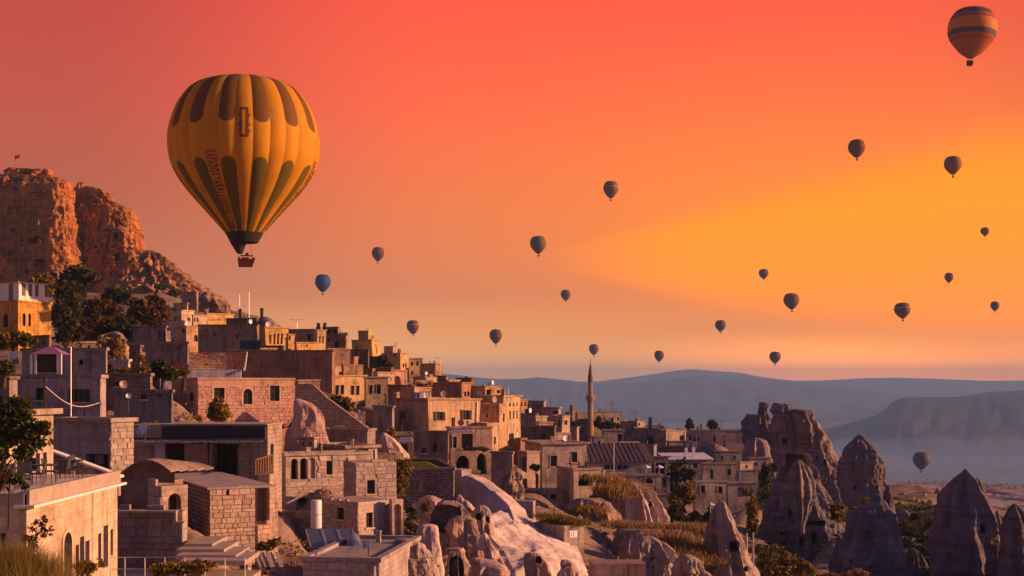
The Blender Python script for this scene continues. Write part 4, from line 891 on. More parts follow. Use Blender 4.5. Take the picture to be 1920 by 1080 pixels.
# small infill houses packed between the larger ones
I = [
 ("lit pink stub house left of the small boxy house", 622, 627, 642, 667, 695, 252, 40, 'pink'), ("low lit parapet room under the boxy house", 640, 643, 668, 686, 705, 244, 28, 'cream'),
 ("dark low roof room with a stub left of the cluttered roof", 660, 698, 702, 691, 715, 240, 80, 'brown'), ("cluttered low room under the dark round tree", 700, 733, 738, 689, 712, 248, 74, 'red'),
 ("dim terrace room below the toothed house", 690, 712, 715, 668, 695, 274, 80, 'dark'), ("pink flat roof ledge room right of the golden tower", 611, 615, 656, 652, 672, 246, 20, 'pink'),
 ("rubble-walled shed between the dusky pink house and low parapet", 722, 726, 744, 738, 775, 205, 20, 'tan'), ("small pale block with a pipe above the rounded roof", 778, 781, 812, 712, 730, 258, 18, 'cream'),
 ("little brown room at the left foot of the crest chimney", 808, 836, 840, 704, 730, 282, 72, 'brown'), ("low bright block under the dark chimneyed roof room", 838, 842, 862, 712, 730, 276, 35, 'ochre'),
 ("low mauve room right of the slim golden-fronted house", 1064, 1082, 1086, 800, 830, 232, 70, 'mauve'), ("low white-rimmed room just right of the minaret shaft", 1110, 1113, 1135, 818, 845, 248, 10, 'dusk'),
 ("pink lit stepped room under the dark portal", 1158, 1162, 1198, 828, 860, 240, 12, 'pink'), ("grey room with a lit pier in the village middle", 1194, 1226, 1232, 834, 868, 246, 70, 'dusk'),
 ("low brown tiled room behind the pale blue roof", 1232, 1236, 1282, 836, 866, 258, 8, 'brown'), ("small arched room above the pale blue roof", 1250, 1254, 1296, 826, 850, 266, 10, 'dusk'),
 ("grey canvas-roofed room right of the pale blue roof", 1336, 1340, 1392, 846, 875, 250, 6, 'dusk'), ("little lit block beside the step of the beige house", 1384, 1388, 1412, 866, 885, 236, 30, 'pink'),
 ("low grey yard room at the foot of the rock fortress", 1402, 1406, 1444, 858, 885, 242, 8, 'dusk'), ("broken terrace room between the mansion and the arched village house", 1166, 1169, 1192, 800, 825, 296, 25, 'tan'),
 ("squat shaded room under the maroon hall's left end", 1098, 1130, 1134, 884, 915, 200, 74, 'grey'), ("narrow cream room beside the sandy house foot", 934, 937, 958, 838, 870, 172, 30, 'cream'),
 ("low stone yard room left of the square beige house", 950, 976, 988, 822, 860, 176, 60, 'brown'), ("stubby tan room above the brown terrace wall", 1006, 1009, 1036, 790, 815, 205, 22, 'tan'),
 ("half-buried pink room at the foot of the huge blank wall", 556, 559, 600, 712, 740, 158, 20, 'pink'), ("grey shed roofed with scrap on the slope under the golden houses", 486, 530, 534, 648, 672, 226, 78, 'brown'),
 ("low terrace room by the blue tarpaulin", 486, 489, 520, 652, 672, 222, 35, 'ochre'), ("small dark stable beside the overgrown ruin stub", 240, 262, 266, 648, 690, 126, 66, 'brown'),
 ("flat-roofed brown shed below the white penthouse", 55, 92, 96, 628, 660, 150, 70, 'brown'), ("pale yard room behind the flowering terrace", 150, 154, 178, 640, 672, 138, 24, 'tan'),
 ("chipped lean-to on the pink outcrop above the arcaded house", 560, 588, 594, 820, 850, 114, 55, 'pink'), ("low white shed left of the dark shop front", 716, 740, 744, 838, 878, 142, 70, 'grey'),
 ("stone cellar block under the pointed arches", 838, 842, 900, 884, 925, 140, 10, 'tan'), ("pink wall stub at the right of the pale ramp", 898, 902, 922, 905, 940, 138, 30, 'pink')]
for k, (lab, x0, xc, x2, yt, yb, Y, ph, tn) in enumerate(I):
    rr = random.Random(k); w = x2 - xc; fc = 'B' if w > xc - x0 else 'A'; a0, a1 = (xc, x2) if fc == 'B' else (x0, xc); m_ = (a0 + a1) / 2; ws = []
    hh = min(7, (yb - yt) * .3); yy = yt + (yb - yt) * .3
    for q in ((-.22, .22) if a1 - a0 > 26 else (0,)):
        if rr.random() < .75: ws.append((fc, m_ + q * (a1 - a0) - 2, m_ + q * (a1 - a0) + 2, yy, yy + hh, rr.choice(('w', 'w', 'o', 'aw'))))
    house(lab, x0, xc, x2, yt, yb, Y, ph, ws, mat=rr.choice(('plaster', 'ashlar', 'rubble')), tint=tn, name='small_house', group='small infill houses')
# ---------------------------------------------------------------- rocks
def rt(name, label, cat, px, py, Y, group=None): 
    t = thing(name, label, cat, P(px, py, Y), 0, group); return t
# castle rock
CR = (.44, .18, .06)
t = rt('castle_rock', "huge castle rock riddled with caves, its right faces lit orange", 'rock castle', 60, 560, 450)
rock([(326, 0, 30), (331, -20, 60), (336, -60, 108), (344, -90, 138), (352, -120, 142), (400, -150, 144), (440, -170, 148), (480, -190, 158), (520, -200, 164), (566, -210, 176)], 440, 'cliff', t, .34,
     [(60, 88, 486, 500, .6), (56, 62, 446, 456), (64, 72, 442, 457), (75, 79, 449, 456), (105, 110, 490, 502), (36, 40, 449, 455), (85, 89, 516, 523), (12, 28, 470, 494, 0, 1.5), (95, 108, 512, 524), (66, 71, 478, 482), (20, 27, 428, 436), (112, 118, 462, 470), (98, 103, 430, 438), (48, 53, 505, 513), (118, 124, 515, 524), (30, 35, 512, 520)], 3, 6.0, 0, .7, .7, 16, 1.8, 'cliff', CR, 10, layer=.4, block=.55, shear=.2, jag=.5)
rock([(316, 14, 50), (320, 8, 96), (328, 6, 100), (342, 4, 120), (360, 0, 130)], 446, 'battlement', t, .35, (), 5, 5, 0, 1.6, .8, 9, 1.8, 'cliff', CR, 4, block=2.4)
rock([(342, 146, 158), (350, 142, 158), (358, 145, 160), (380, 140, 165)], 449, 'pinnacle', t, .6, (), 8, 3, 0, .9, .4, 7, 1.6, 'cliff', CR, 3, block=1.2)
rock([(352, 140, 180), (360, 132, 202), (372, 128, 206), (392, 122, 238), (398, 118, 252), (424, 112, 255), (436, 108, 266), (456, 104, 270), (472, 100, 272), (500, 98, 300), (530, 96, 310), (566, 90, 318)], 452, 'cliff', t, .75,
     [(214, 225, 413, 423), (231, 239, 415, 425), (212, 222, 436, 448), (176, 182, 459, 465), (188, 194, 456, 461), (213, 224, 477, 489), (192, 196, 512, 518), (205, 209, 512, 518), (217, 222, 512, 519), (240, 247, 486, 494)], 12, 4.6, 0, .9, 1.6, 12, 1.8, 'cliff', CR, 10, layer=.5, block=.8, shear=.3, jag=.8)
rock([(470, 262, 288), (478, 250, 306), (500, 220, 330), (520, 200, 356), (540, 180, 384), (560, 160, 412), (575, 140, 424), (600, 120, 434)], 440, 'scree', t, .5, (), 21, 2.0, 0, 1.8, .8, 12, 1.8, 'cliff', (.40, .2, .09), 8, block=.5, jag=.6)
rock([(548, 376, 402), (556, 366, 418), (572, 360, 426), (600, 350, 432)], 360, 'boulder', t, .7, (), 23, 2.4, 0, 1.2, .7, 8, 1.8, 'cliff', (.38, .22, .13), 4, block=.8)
t = rt('rock_dome', "small grey rock dome with a dark stack behind the golden house", 'rock', 500, 610, 262)
rock([(594, 492, 502), (598, 486, 510), (605, 482, 516), (618, 480, 520)], 262, 'dome', t, .8, (), 31, 2.4, 0, .3, .2, 8, 1.6, 'tuff', (.32, .24, .22), 3)
mb = MB(); mb.lathe([(.32, 0), (.32, 1.6), (.38, 1.6), (.38, 2.2)], 10, (mx(491, 262) - t.location.x, 0, mz(598, 262) - t.location.z)); mb.build('stack', M['blacktar'], t)
# rocks of the right-hand valley
t = rt('castle_spires', "broad rock fortress with three worn peaks and window holes behind the village", 'rock fortress', 1490, 900, 262)
rock([(777, 1398, 1412), (779, 1397, 1428), (800, 1397, 1436), (812, 1394, 1440), (850, 1390, 1450), (900, 1386, 1470)], 262, 'spire', t, .7, [(1424, 1428, 774, 779)], 41, 2.6, 0, .7, .5, 10, 1.6, 'tuff', (.27, .2, .185), 6, block=.7, jag=.4)
rock([(754, 1424, 1440), (757, 1423, 1444), (764, 1423, 1442), (772, 1420, 1442), (790, 1414, 1446), (830, 1408, 1460), (900, 1400, 1480)], 264, 'spire', t, .7, [(1410, 1419, 807, 815), (1425, 1433, 808, 816)], 42, 2.4, 0, .6, .4, 10, 1.5, 'tuff', (.26, .195, .185), 6, block=.6, jag=.4)
rock([(756, 1452, 1468), (758, 1450, 1478), (764, 1449, 1480), (776, 1450, 1480), (800, 1446, 1492), (830, 1444, 1502), (870, 1442, 1510), (900, 1440, 1515)], 260, 'spire', t, .75, [(1467, 1477, 822, 833), (1456, 1459, 812, 826)], 43, 2.4, 0, .6, .6, 10, 1.5, 'tuff', (.275, .205, .195), 6, jag=.4, shear=.2)
rock([(767, 1490, 1505), (769, 1485, 1522), (776, 1484, 1526), (784, 1488, 1524), (800, 1490, 1535), (820, 1492, 1548), (850, 1494, 1560), (875, 1496, 1571), (905, 1490, 1576)], 258, 'spire', t, .8, [(1503, 1518, 821, 836, 0, .5), (1529, 1534, 855, 863), (1544, 1550, 861, 872), (1521, 1526, 847, 850)], 44, 2.2, 0, .6, .8, 9, 1.5, 'tuff', (.265, .195, .185), 6, jag=.4, shear=.2)
rock([(821, 1412, 1424), (826, 1402, 1434), (840, 1396, 1440), (868, 1392, 1446), (890, 1390, 1450)], 246, 'boulder', t, .7, (), 45, 2.4, 0, .4, .5, 8, 1.6, 'tuff', (.3, .225, .21), 4)
def fairy(label, Y, rows, ops, seed, tint=(.235, .2, .205), **k):
    t = rt('fairy_chimney', label, 'fairy chimney', (rows[-1][1] + rows[-1][2]) / 2, rows[-1][0], Y, 'fairy chimneys of the valley')
    tint = tuple(a * b for a, b in zip(tint, (.84, .90, 1.0))) if label[0] != 'p' else tint
    kw = dict(jag=.38, sq=2.8, amp=.3, flute=.5, fk=7, shear=.28, res=1.5, mat='tuff', gnd=rows[-1][0] > 1000); kw.update(k)
    rock(rows, Y, 'rock_body', t, kw.pop('dr', .8), ops, seed, tint=tint, **kw); return t
t = fairy("largest fairy chimney, black-capped, with several carved window holes", 170, [(862, 1478, 1506), (870, 1474, 1518), (880, 1466, 1524), (900, 1456, 1534), (930, 1446, 1548), (960, 1436, 1558), (990, 1428, 1570), (1030, 1424, 1574), (1090, 1418, 1578)],
    [(1449, 1463, 936, 949, .9), (1478, 1486, 955, 968), (1464, 1468, 969, 981), (1499, 1510, 1007, 1022), (1521, 1534, 998, 1020, .5), (1537, 1546, 1043, 1062, .5), (1462, 1478, 997, 1004), (1428, 1474, 1016, 1036), (1505, 1548, 976, 986)], 51, (.245, .2, .195), flute=.7)
rock([(862, 1492, 1502), (875, 1486, 1512), (900, 1480, 1524), (930, 1478, 1528), (960, 1490, 1518), (985, 1496, 1508)], 164, 'rock_rib', t, .55, (), 52, 2.2, 0, .35, .4, 8, 1.4, 'tuff', (.27, .22, .2), 1)
rock([(849, 1476, 1508), (851, 1472, 1516), (856, 1472, 1518), (862, 1473, 1520), (868, 1476, 1518)], 169, 'cap_stone', t, .8, (), 53, 3, 0, .3, 0, 8, 1.3, 'tuff', (.06, .045, .045), .4)
fairy("grey cone rock with a bright lit right edge right of the largest chimney", 140, [(925, 1640, 1648), (930, 1636, 1652), (945, 1624, 1660), (965, 1606, 1668), (985, 1594, 1676), (1020, 1586, 1684), (1050, 1582, 1690), (1090, 1578, 1698)], [(1592, 1600, 1048, 1056)], 55, (.235, .205, .215))
fairy("slim dark spire tucked behind the grey cone", 152, [(909, 1663, 1667), (916, 1660, 1669), (930, 1656, 1673), (950, 1652, 1678), (980, 1648, 1684), (1000, 1646, 1688)], (), 56, (.2, .16, .16), amp=.3, flute=.3)
fairy("tallest pointed chimney near the right edge with a dark ribbed front", 130, [(880, 1808, 1812), (886, 1804, 1816), (900, 1794, 1824), (920, 1784, 1832), (940, 1776, 1840), (965, 1772, 1848), (1000, 1767, 1856), (1040, 1763, 1860), (1090, 1760, 1864)], [(1838, 1848, 984, 1000)], 57, (.225, .18, .175), flute=1.2)
fairy("ribbed twin spire close behind the tallest pointed chimney", 138, [(896, 1826, 1834), (902, 1823, 1838), (930, 1815, 1846), (955, 1812, 1856), (990, 1808, 1860), (1020, 1806, 1862)], (), 58, (.25, .19, .18), flute=.7)
fairy("squat dark cone cut by the right picture edge", 125, [(945, 1899, 1905), (952, 1894, 1912), (970, 1886, 1926), (995, 1880, 1938), (1030, 1877, 1946), (1090, 1874, 1952)], (), 59, (.22, .175, .17))
fairy("tent-shaped rock with carved dovecote holes beside the rock fortress", 230, [(815, 1609, 1615), (819, 1605, 1619), (832, 1596, 1628), (848, 1586, 1640), (862, 1578, 1648), (880, 1574, 1651), (905, 1573, 1653), (940, 1570, 1657)], [(1622, 1627, 900, 906), (1641, 1645, 909, 917), (1598, 1604, 866, 887, 1.5), (1600, 1607, 910, 918)], 61, (.255, .19, .18), flute=.9)
fairy("pointed brown chimney with a square dark cave in the middle foreground", 115, [(940, 1348, 1357), (945, 1345, 1361), (960, 1336, 1367), (985, 1333, 1378), (1010, 1330, 1390), (1040, 1326, 1404), (1090, 1320, 1424)], [(1368, 1386, 1014, 1034), (1395, 1402, 1062, 1072)], 62, (.36, .27, .24), mat='pale')
fairy("pale distant cone standing on the eroded valley slope", 330, [(916, 1756, 1760), (930, 1751, 1767), (945, 1746, 1773), (960, 1742, 1778)], (), 63, (.3, .24, .24), amp=.4, flute=.4)
fairy("small sharp spire at the left foot of the grey cone", 148, [(1002, 1570, 1574), (1012, 1566, 1580), (1040, 1560, 1590), (1090, 1554, 1600)], (), 64, (.23, .19, .19))
fairy("low knobbly cone right of the grey cone's lit edge", 150, [(1028, 1706, 1714), (1036, 1700, 1724), (1060, 1692, 1736), (1095, 1686, 1746)], (), 65, (.2, .16, .155))
fairy("thin leaning spire right of the tallest chimney", 142, [(958, 1868, 1871), (970, 1864, 1875), (1000, 1860, 1882), (1050, 1856, 1888), (1095, 1852, 1892)], (), 66, (.22, .17, .165))
fairy("short spire leaning on the largest chimney's left flank", 176, [(928, 1444, 1450), (940, 1438, 1456), (965, 1430, 1464), (1010, 1424, 1470), (1040, 1420, 1476)], [(1440, 1446, 985, 996)], 67, (.25, .2, .185))
fairy("stubby cone between the largest chimney and the tent rock", 200, [(905, 1556, 1564), (916, 1550, 1572), (940, 1546, 1580), (985, 1540, 1590)], [(1562, 1567, 940, 947)], 68, (.25, .19, .18))
fairy("blunt eroded cone rising behind the distant slope bushes", 240, [(955, 1690, 1696), (962, 1684, 1704), (980, 1678, 1712), (1010, 1672, 1720)], (), 69, (.26, .2, .195))
# pale tuff slopes in the centre
def bould(label, Y, rows, ops=(), seed=0, tint=(.58, .46, .41), cat='rock', name='tuff_rock', group='pale tuff rocks below the village', **k):
    t = rt(name, label, cat, (rows[-1][1] + rows[-1][2]) / 2, rows[-1][0], Y, group)
    kw = dict(sq=2.3, jag=.6, block=.3, amp=.3, flute=.2, fk=5, res=1.5, mat='pale', dr=.8, below=9, gnd=rows[-1][0] >= 1080); kw.update(k)
    rock(rows, Y, 'rock_body', t, kw.pop('dr'), ops, seed, tint=tint, **kw); return t
bould("smooth rounded tuff boulder with pale rim left of the cave arch", 84, [(983, 792, 812), (986, 784, 820), (996, 778, 824), (1020, 778, 826), (1050, 780, 830), (1100, 778, 838)], (), 71, jag=.3, block=0)
bould("tuff wall with a big dark cave arch under pale rims", 92, [(944, 824, 856), (948, 812, 872), (965, 806, 884), (1000, 802, 900), (1050, 800, 915), (1100, 796, 920)], [(808, 866, 946, 1000, .55, 3.5)], 72, (.42, .3, .255), dr=.55)
bould("brown boulder in front of the cave arch", 86, [(968, 852, 880), (974, 842, 896), (990, 836, 904), (1015, 836, 908), (1050, 838, 912), (1100, 836, 918)], (), 73, (.36, .24, .2))
bould("low tuff rock with a small pointed cave doorway at the bottom edge", 78, [(1028, 832, 872), (1034, 826, 880), (1060, 822, 888), (1110, 816, 896)], [(841, 870, 1042, 1090, .9, 2.5)], 74, (.42, .31, .27), dr=.6)
bould("leaning grey tuff block by the bottom edge left of the doorway rock", 76, [(1010, 740, 775), (1020, 732, 800), (1050, 726, 822), (1110, 720, 830)], [(748, 762, 1064, 1085, 1.4)], 75, (.38, .3, .275))
slope('tuff_slope', "long pale pink slope of smooth tuff running down to the right", [(872, 952, 106), (903, 975, 100), (935, 1020, 93), (968, 1068, 86), (990, 1120, 80)], [(1040, 972, 114), (1062, 1000, 108), (1082, 1040, 101), (1095, 1080, 95), (1108, 1125, 90)], fold=.75, seed=3)
slope('tuff_slope', "second pale tuff fold beside the small plaster house", [(985, 985, 108), (1010, 1008, 103), (1030, 1045, 97), (1046, 1100, 91)], [(1056, 985, 112), (1080, 1015, 107), (1098, 1060, 101), (1112, 1110, 95)], fold=.5, seed=5, tint=(.62, .52, .49))
bould("small hollowed tuff mound at the foot of the pale slope", 80, [(1038, 985, 1012), (1044, 978, 1022), (1060, 974, 1034), (1110, 968, 1044)], [(1004, 1016, 1042, 1056, 1.2, 1.2)], 78, (.44, .31, .26))
bould("jagged low rocks along the bottom edge under the pale slope", 74, [(1046, 884, 905), (1052, 870, 935), (1066, 862, 960), (1110, 850, 980)], (), 79, (.44, .32, .285), block=.5, amp=.5)
slope('tuff_ramp', "grey sloping tuff ramp falling from the pier house", [(864, 884, 117), (888, 895, 115), (925, 920, 111), (955, 948, 107), (968, 985, 104)], [(884, 884, 124), (918, 900, 121), (958, 930, 117), (985, 955, 112), (995, 985, 108)], fold=.25, seed=7, tint=(.52, .42, .42), back=5)
bould("striped pale tuff dome with dry grass on its left shoulder", 140, [(905, 1176, 1190), (910, 1168, 1202), (925, 1158, 1220), (945, 1150, 1234), (965, 1148, 1243), (1000, 1144, 1252)], [(1216, 1223, 940, 950, 1.0, 1.0)], 81, (.56, .42, .37), flute=.8, fk=12, jag=.18, block=0)
bould("earthy brown shoulder rock under the dry grass left of the striped dome", 143, [(898, 1120, 1165), (905, 1112, 1178), (930, 1104, 1185), (980, 1090, 1190)], (), 82, (.34, .23, .17), dr=.6)
bould("broad grassy mound with a pale eroded face in front of the gardens", 122, [(992, 1160, 1290), (998, 1150, 1320), (1010, 1146, 1340), (1040, 1142, 1360), (1080, 1140, 1380), (1110, 1140, 1390)], (), 83, (.36, .265, .23), dr=.45, flute=.5)
bould("pale scalloped tuff fold at the bottom right of the lattice parapet", 108, [(1006, 1200, 1226), (1016, 1190, 1246), (1040, 1186, 1262), (1080, 1184, 1276), (1110, 1180, 1284)], (), 84, (.44, .34, .31), flute=.7)
bould("crumbled cave wall with orange weeds under the round arch house", 136, [(935, 1080, 1130), (942, 1068, 1150), (960, 1060, 1160), (1000, 1056, 1170)], [(1075, 1100, 972, 1000, .4, 2)], 85, (.33, .235, .19), block=.6)
bould("dark hollow tuff shelf under the square beige house", 152, [(916, 985, 1050), (924, 972, 1070), (945, 960, 1080), (985, 950, 1090)], [(1032, 1042, 926, 936, 1.0)], 86, (.31, .23, .205), dr=.5)
bould("rubbly stone heap between the stairs and the pale ramp", 132, [(878, 950, 975), (886, 935, 985), (905, 926, 988), (940, 915, 990)], (), 87, (.38, .28, .235), mat='pale', amp=.6, block=.8)
bould("rosy tuff outcrop bulging under the pink brick house", 117, [(748, 552, 562), (756, 550, 585), (770, 548, 605), (785, 545, 612), (800, 540, 613), (820, 535, 618), (850, 528, 622)], [(530, 545, 780, 800)], 88, (.52, .335, .26), flute=.35, below=2, dr=.5, jag=.15, block=0)
bould("pink tuff wave curling down beside the golden bush", 125, [(812, 716, 724), (822, 712, 738), (838, 708, 752), (852, 706, 764), (875, 700, 772)], (), 89, (.52, .38, .335), dr=.6, jag=.2, block=0)
bould("brown bedrock step behind the stone wall at the slope top", 146, [(720, 560, 590), (735, 552, 620), (755, 552, 650), (780, 552, 672), (810, 560, 694)], (), 90, (.25, .165, .13), sq=3, dr=.5, layer=.4)
bould("overgrown ruin stub with brambles below the dark trees", 118, [(622, 212, 222), (628, 182, 232), (645, 176, 240), (670, 174, 246), (700, 172, 250)], (), 91, (.35, .23, .18), sq=3, block=.5, dr=.4)
bould("sharp broken tuff fin standing behind the cave arch", 98, [(928, 858, 864), (938, 850, 876), (955, 846, 892), (985, 842, 905), (1030, 838, 912)], [(868, 882, 958, 976, .8, 1.5)], 92, block=.6, jag=.6)
bould("ragged pale ledge above the cave arch", 101, [(930, 795, 815), (936, 782, 832), (950, 774, 846), (985, 770, 852)], (), 93, (.5, .37, .32), block=.5, jag=.6, dr=.5)
bould("cracked knob with two small hollows under the ramp", 97, [(948, 894, 910), (955, 884, 924), (972, 880, 932), (1010, 876, 938)], [(892, 902, 962, 976, .9, 1.2), (910, 918, 968, 980, .9, 1.2)], 94, (.5, .38, .33), jag=.6)
bould("jagged tuff teeth left of the long pale slope", 82, [(1000, 905, 912), (1012, 896, 924), (1030, 892, 938), (1060, 890, 950), (1110, 886, 960)], (), 95, (.52, .39, .335), jag=.7, block=.5)
bould("stacked broken blocks at the foot of the second pale fold", 84, [(1050, 1052, 1070), (1058, 1044, 1082), (1075, 1036, 1094), (1110, 1030, 1104)], (), 96, (.48, .36, .31), jag=.6, block=.8)
bould("low grey crag right of the lattice parapet", 104, [(1040, 1276, 1296), (1050, 1266, 1316), (1075, 1258, 1334), (1110, 1250, 1350)], (), 97, (.40, .31, .28), jag=.6)
bould("weathered stone mound above the pale blue roof", 262, [(828, 1316, 1326), (834, 1306, 1338), (848, 1298, 1348), (870, 1292, 1354)], (), 98, (.28, .22, .21), jag=.5)
# ---------------------------------------------------------------- the hillside, valley and far hills
for q in [(0, 1100, 40), (-150, 1100, 40), (250, 1100, 52), (480, 1100, 60), (640, 1110, 62), (820, 1110, 68), (980, 1105, 76), (1120, 1110, 84), (1250, 1105, 100), (1420, 1100, 110), (1560, 1100, 120), (1720, 1100, 118), (1920, 1100, 112), (2100, 1110, 110),
          (1720, 1050, 150), (1720, 1000, 195), (1720, 965, 240), (1640, 945, 250), (1500, 915, 275), (1700, 928, 320), (1850, 980, 300), (1900, 965, 400), (1800, 955, 480), (1700, 945, 560), (1900, 950, 620), (2100, 950, 600), (1560, 905, 420),
          (1420, 850, 300), (1300, 826, 330), (1150, 800, 340), (1050, 775, 330), (950, 745, 330), (850, 715, 340), (760, 690, 345), (660, 655, 340), (560, 625, 320), (440, 602, 360), (400, 590, 380), (320, 570, 430), (200, 560, 430), (0, 565, 430), (-200, 565, 420),
          (850, 790, 440), (950, 830, 440), (1050, 860, 420), (1150, 870, 420), (1300, 880, 420), (1420, 890, 400), (1560, 920, 520), (850, 880, 600), (1000, 920, 600), (1200, 940, 600), (1400, 940, 620), (1600, 945, 700), (1750, 940, 720), (1900, 945, 720), (2150, 950, 720), (600, 760, 500), (700, 780, 480), (500, 760, 600),
          (120, 640, 215), (220, 640, 200), (300, 650, 190), (30, 650, 190), (-120, 660, 180), (-100, 800, 100), (-120, 960, 60)]:
    ground_at(P(*q))
# trees
D = 'dark trees under the castle rock'
tree("dark spreading tree right behind the white penthouse", [(148, 520, 32, 20), (130, 545, 26, 22)], 215, (140, 640), 'leaf_dark', 2600, .5, group=D, seed=1)
tree("tall dark tree right of the ochre house", [(125, 575, 26, 36), (118, 605, 20, 24), (130, 632, 26, 16)], 185, (122, 650), 'leaf_dark', 4200, .42, group=D, seed=2)
tree("rust-tinted round tree in the middle of the dark grove", [(185, 585, 34, 24), (170, 605, 30, 22), (165, 628, 34, 14)], 190, (180, 650), 'leaf_red', 4000, .42, group=D, seed=3)
tree("rust-lit round tree at the right end of the grove", [(282, 580, 38, 26), (262, 600, 34, 26), (300, 600, 22, 22)], 180, (275, 655), 'leaf_red', 4600, .42, group=D, seed=4)
tree("dark shaded tree at the foot of the grove", [(225, 612, 34, 22), (205, 626, 30, 18), (250, 626, 34, 18), (288, 630, 24, 14)], 172, (225, 655), 'leaf_dark', 4200, .42, group=D, seed=5)
tree("small dark tree in front of the castle cliff foot", [(222, 555, 22, 16), (205, 566, 18, 14)], 235, (215, 600), 'leaf_dark', 1500, .5, group=D, seed=6)
tree("yellowing bush crown at the penthouse corner", [(78, 524, 24, 8), (98, 535, 14, 12)], 225, (90, 570), 'leaf_gold', 900, .5, group=D, seed=7, name='bush', cat='bush')
tree("vine-covered pergola top left of the purple tent", [(20, 634, 28, 13), (50, 640, 20, 14), (-10, 640, 24, 16)], 104, (30, 668), 'vine', 2600, .17, name='pergola_vine', cat='vine', seed=8)
tree("flowering dark bush at the left edge by the white dish", [(8, 690, 16, 16)], 91, (6, 712), 'leaf_green', 900, .16, name='bush', cat='bush', seed=9)
tree("dark green shrub beside the tiled roof", [(302, 690, 16, 14), (318, 700, 16, 12), (292, 704, 10, 16)], 112, (305, 730), 'leaf_green', 2400, .2, name='shrub', cat='shrub', seed=10)
tree("small yellow-green shrub touching the tiled roof's left foot", [(344, 699, 10, 8)], 111, (344, 720), 'leaf_gold', 700, .17, name='shrub', cat='shrub', seed=11)
tree("golden bush climbing the pink brick house wall", [(409, 755, 10, 16), (412, 778, 20, 18), (405, 768, 14, 16)], 109.5, (410, 805), 'leaf_gold', 3000, .17, name='golden_bush', cat='bush', seed=12)
tree("little golden bush left of the climbing golden bush", [(370, 787, 9, 7)], 108, (370, 798), 'leaf_gold', 600, .16, name='golden_bush', cat='bush', seed=13)
tree("fig branch hanging into the left edge over the terrace", [(20, 775, 48, 34), (40, 815, 50, 26), (70, 805, 26, 20), (10, 850, 40, 24), (-30, 800, 50, 60), (48, 848, 20, 16)], 41.5, (-45, 1100), 'leaf_green', 7500, .11, name='fig_tree', cat='tree', seed=14, tr=.06, spread=.4, shell=.1)
tree("low sapling branch with leaves beside the terrace armchair", [(20, 898, 26, 12), (44, 908, 12, 10), (-6, 888, 22, 14)], 42.5, (16, 960), 'leaf_green', 1300, .075, name='sapling', cat='tree', seed=15, tr=.04, spread=.5)
tree("thin-leaved bramble climbing the terrace house corner", [(70, 985, 16, 14), (86, 1000, 14, 14), (58, 1020, 16, 22), (80, 975, 14, 8)], 43.5, (60, 1080), 'leaf_red', 900, .055, name='bramble', cat='shrub', seed=16, tr=.02, shell=.2)
tree("small green bush at the foot of the terrace house", [(160, 1064, 22, 12), (188, 1056, 10, 8)], 44, (165, 1090), 'leaf_gold', 1100, .06, name='bush', cat='bush', seed=17, tr=.02)
tree("golden-leaved hedge along the lower terrace", [(330, 1066, 45, 10), (380, 1058, 26, 12), (300, 1072, 26, 8)], 50, (340, 1095), 'leaf_gold', 3200, .075, name='hedge', cat='hedge', seed=18, tr=.03)
tree("mossy green bush above the leaning planks", [(498, 1024, 16, 10), (512, 1018, 12, 8)], 70, (500, 1040), 'vine', 1100, .1, name='bush', cat='bush', seed=19, tr=.04)
tree("brown-green bush under the leaning planks", [(482, 1073, 18, 8)], 63, (482, 1090), 'vine', 800, .09, name='bush', cat='bush', seed=20, tr=.04)
tree("hanging green vine between the block house and the ruin", [(752, 880, 16, 18), (750, 905, 12, 26), (762, 872, 12, 10)], 108, (750, 945), 'vine', 3000, .17, name='hanging_vine', cat='vine', seed=21, up=-.6, tr=.06)
tree("small bright bush on the pale stone slope", [(734, 812, 8, 10), (730, 820, 8, 7)], 126, (733, 832), 'leaf_gold', 700, .18, name='bush', cat='bush', seed=22, tr=.05)
tree("trailing shrub at the top of the stone stair wall", [(640, 752, 16, 9), (655, 762, 14, 9), (630, 748, 12, 7)], 138, (645, 775), 'vine', 1700, .2, name='shrub', cat='shrub', seed=23, tr=.05)
tree("dark round tree beside the grey crest house", [(720, 678, 12, 12), (728, 688, 9, 9)], 258, (722, 702), 'leaf_dark', 1400, .38, seed=24)
tree("golden overgrown pergola behind the drying laundry", [(782, 726, 16, 9), (798, 722, 10, 7), (776, 738, 8, 8)], 185, (785, 750), 'dry', 1600, .24, name='pergola_vine', cat='vine', seed=25, tr=.05)
tree("dark leafy tree left of the minaret's foot", [(1080, 800, 8, 10), (1076, 812, 7, 6)], 262, (1078, 830), 'leaf_green', 900, .35, seed=26)
tree("low dark bushes on the mansion's terrace", [(1135, 798, 18, 7), (1120, 790, 10, 8), (1150, 800, 14, 6)], 285, (1135, 812), 'leaf_dark', 1300, .4, name='bush', cat='bush', seed=27, tr=.06)
tree("little green tree standing on the skyline, left of two", [(1293, 796, 7, 9)], 288, (1293, 812), 'leaf_green', 700, .35, group='skyline trees', seed=28, tr=.08)
tree("broader green tree on the skyline, right of two", [(1335, 796, 9, 8), (1342, 799, 6, 6)], 288, (1336, 812), 'leaf_green', 900, .35, group='skyline trees', seed=29, tr=.08)
tree("golden lit tree in the village garden", [(1284, 922, 16, 16), (1268, 932, 16, 14), (1296, 935, 10, 12)], 176, (1278, 985), 'leaf_gold', 2600, .26, seed=30)
tree("shadowed dark tree behind the golden garden tree", [(1270, 880, 18, 18), (1262, 905, 16, 20), (1290, 895, 14, 16)], 206, (1272, 955), 'leaf_dark', 2600, .34, seed=31)
tree("dark hedge trees at the bottom of the village garden", [(1270, 965, 22, 20), (1300, 975, 22, 16), (1330, 970, 16, 14)], 168, (1290, 1010), 'leaf_dark', 3000, .28, name='garden_hedge', cat='hedge', seed=32)
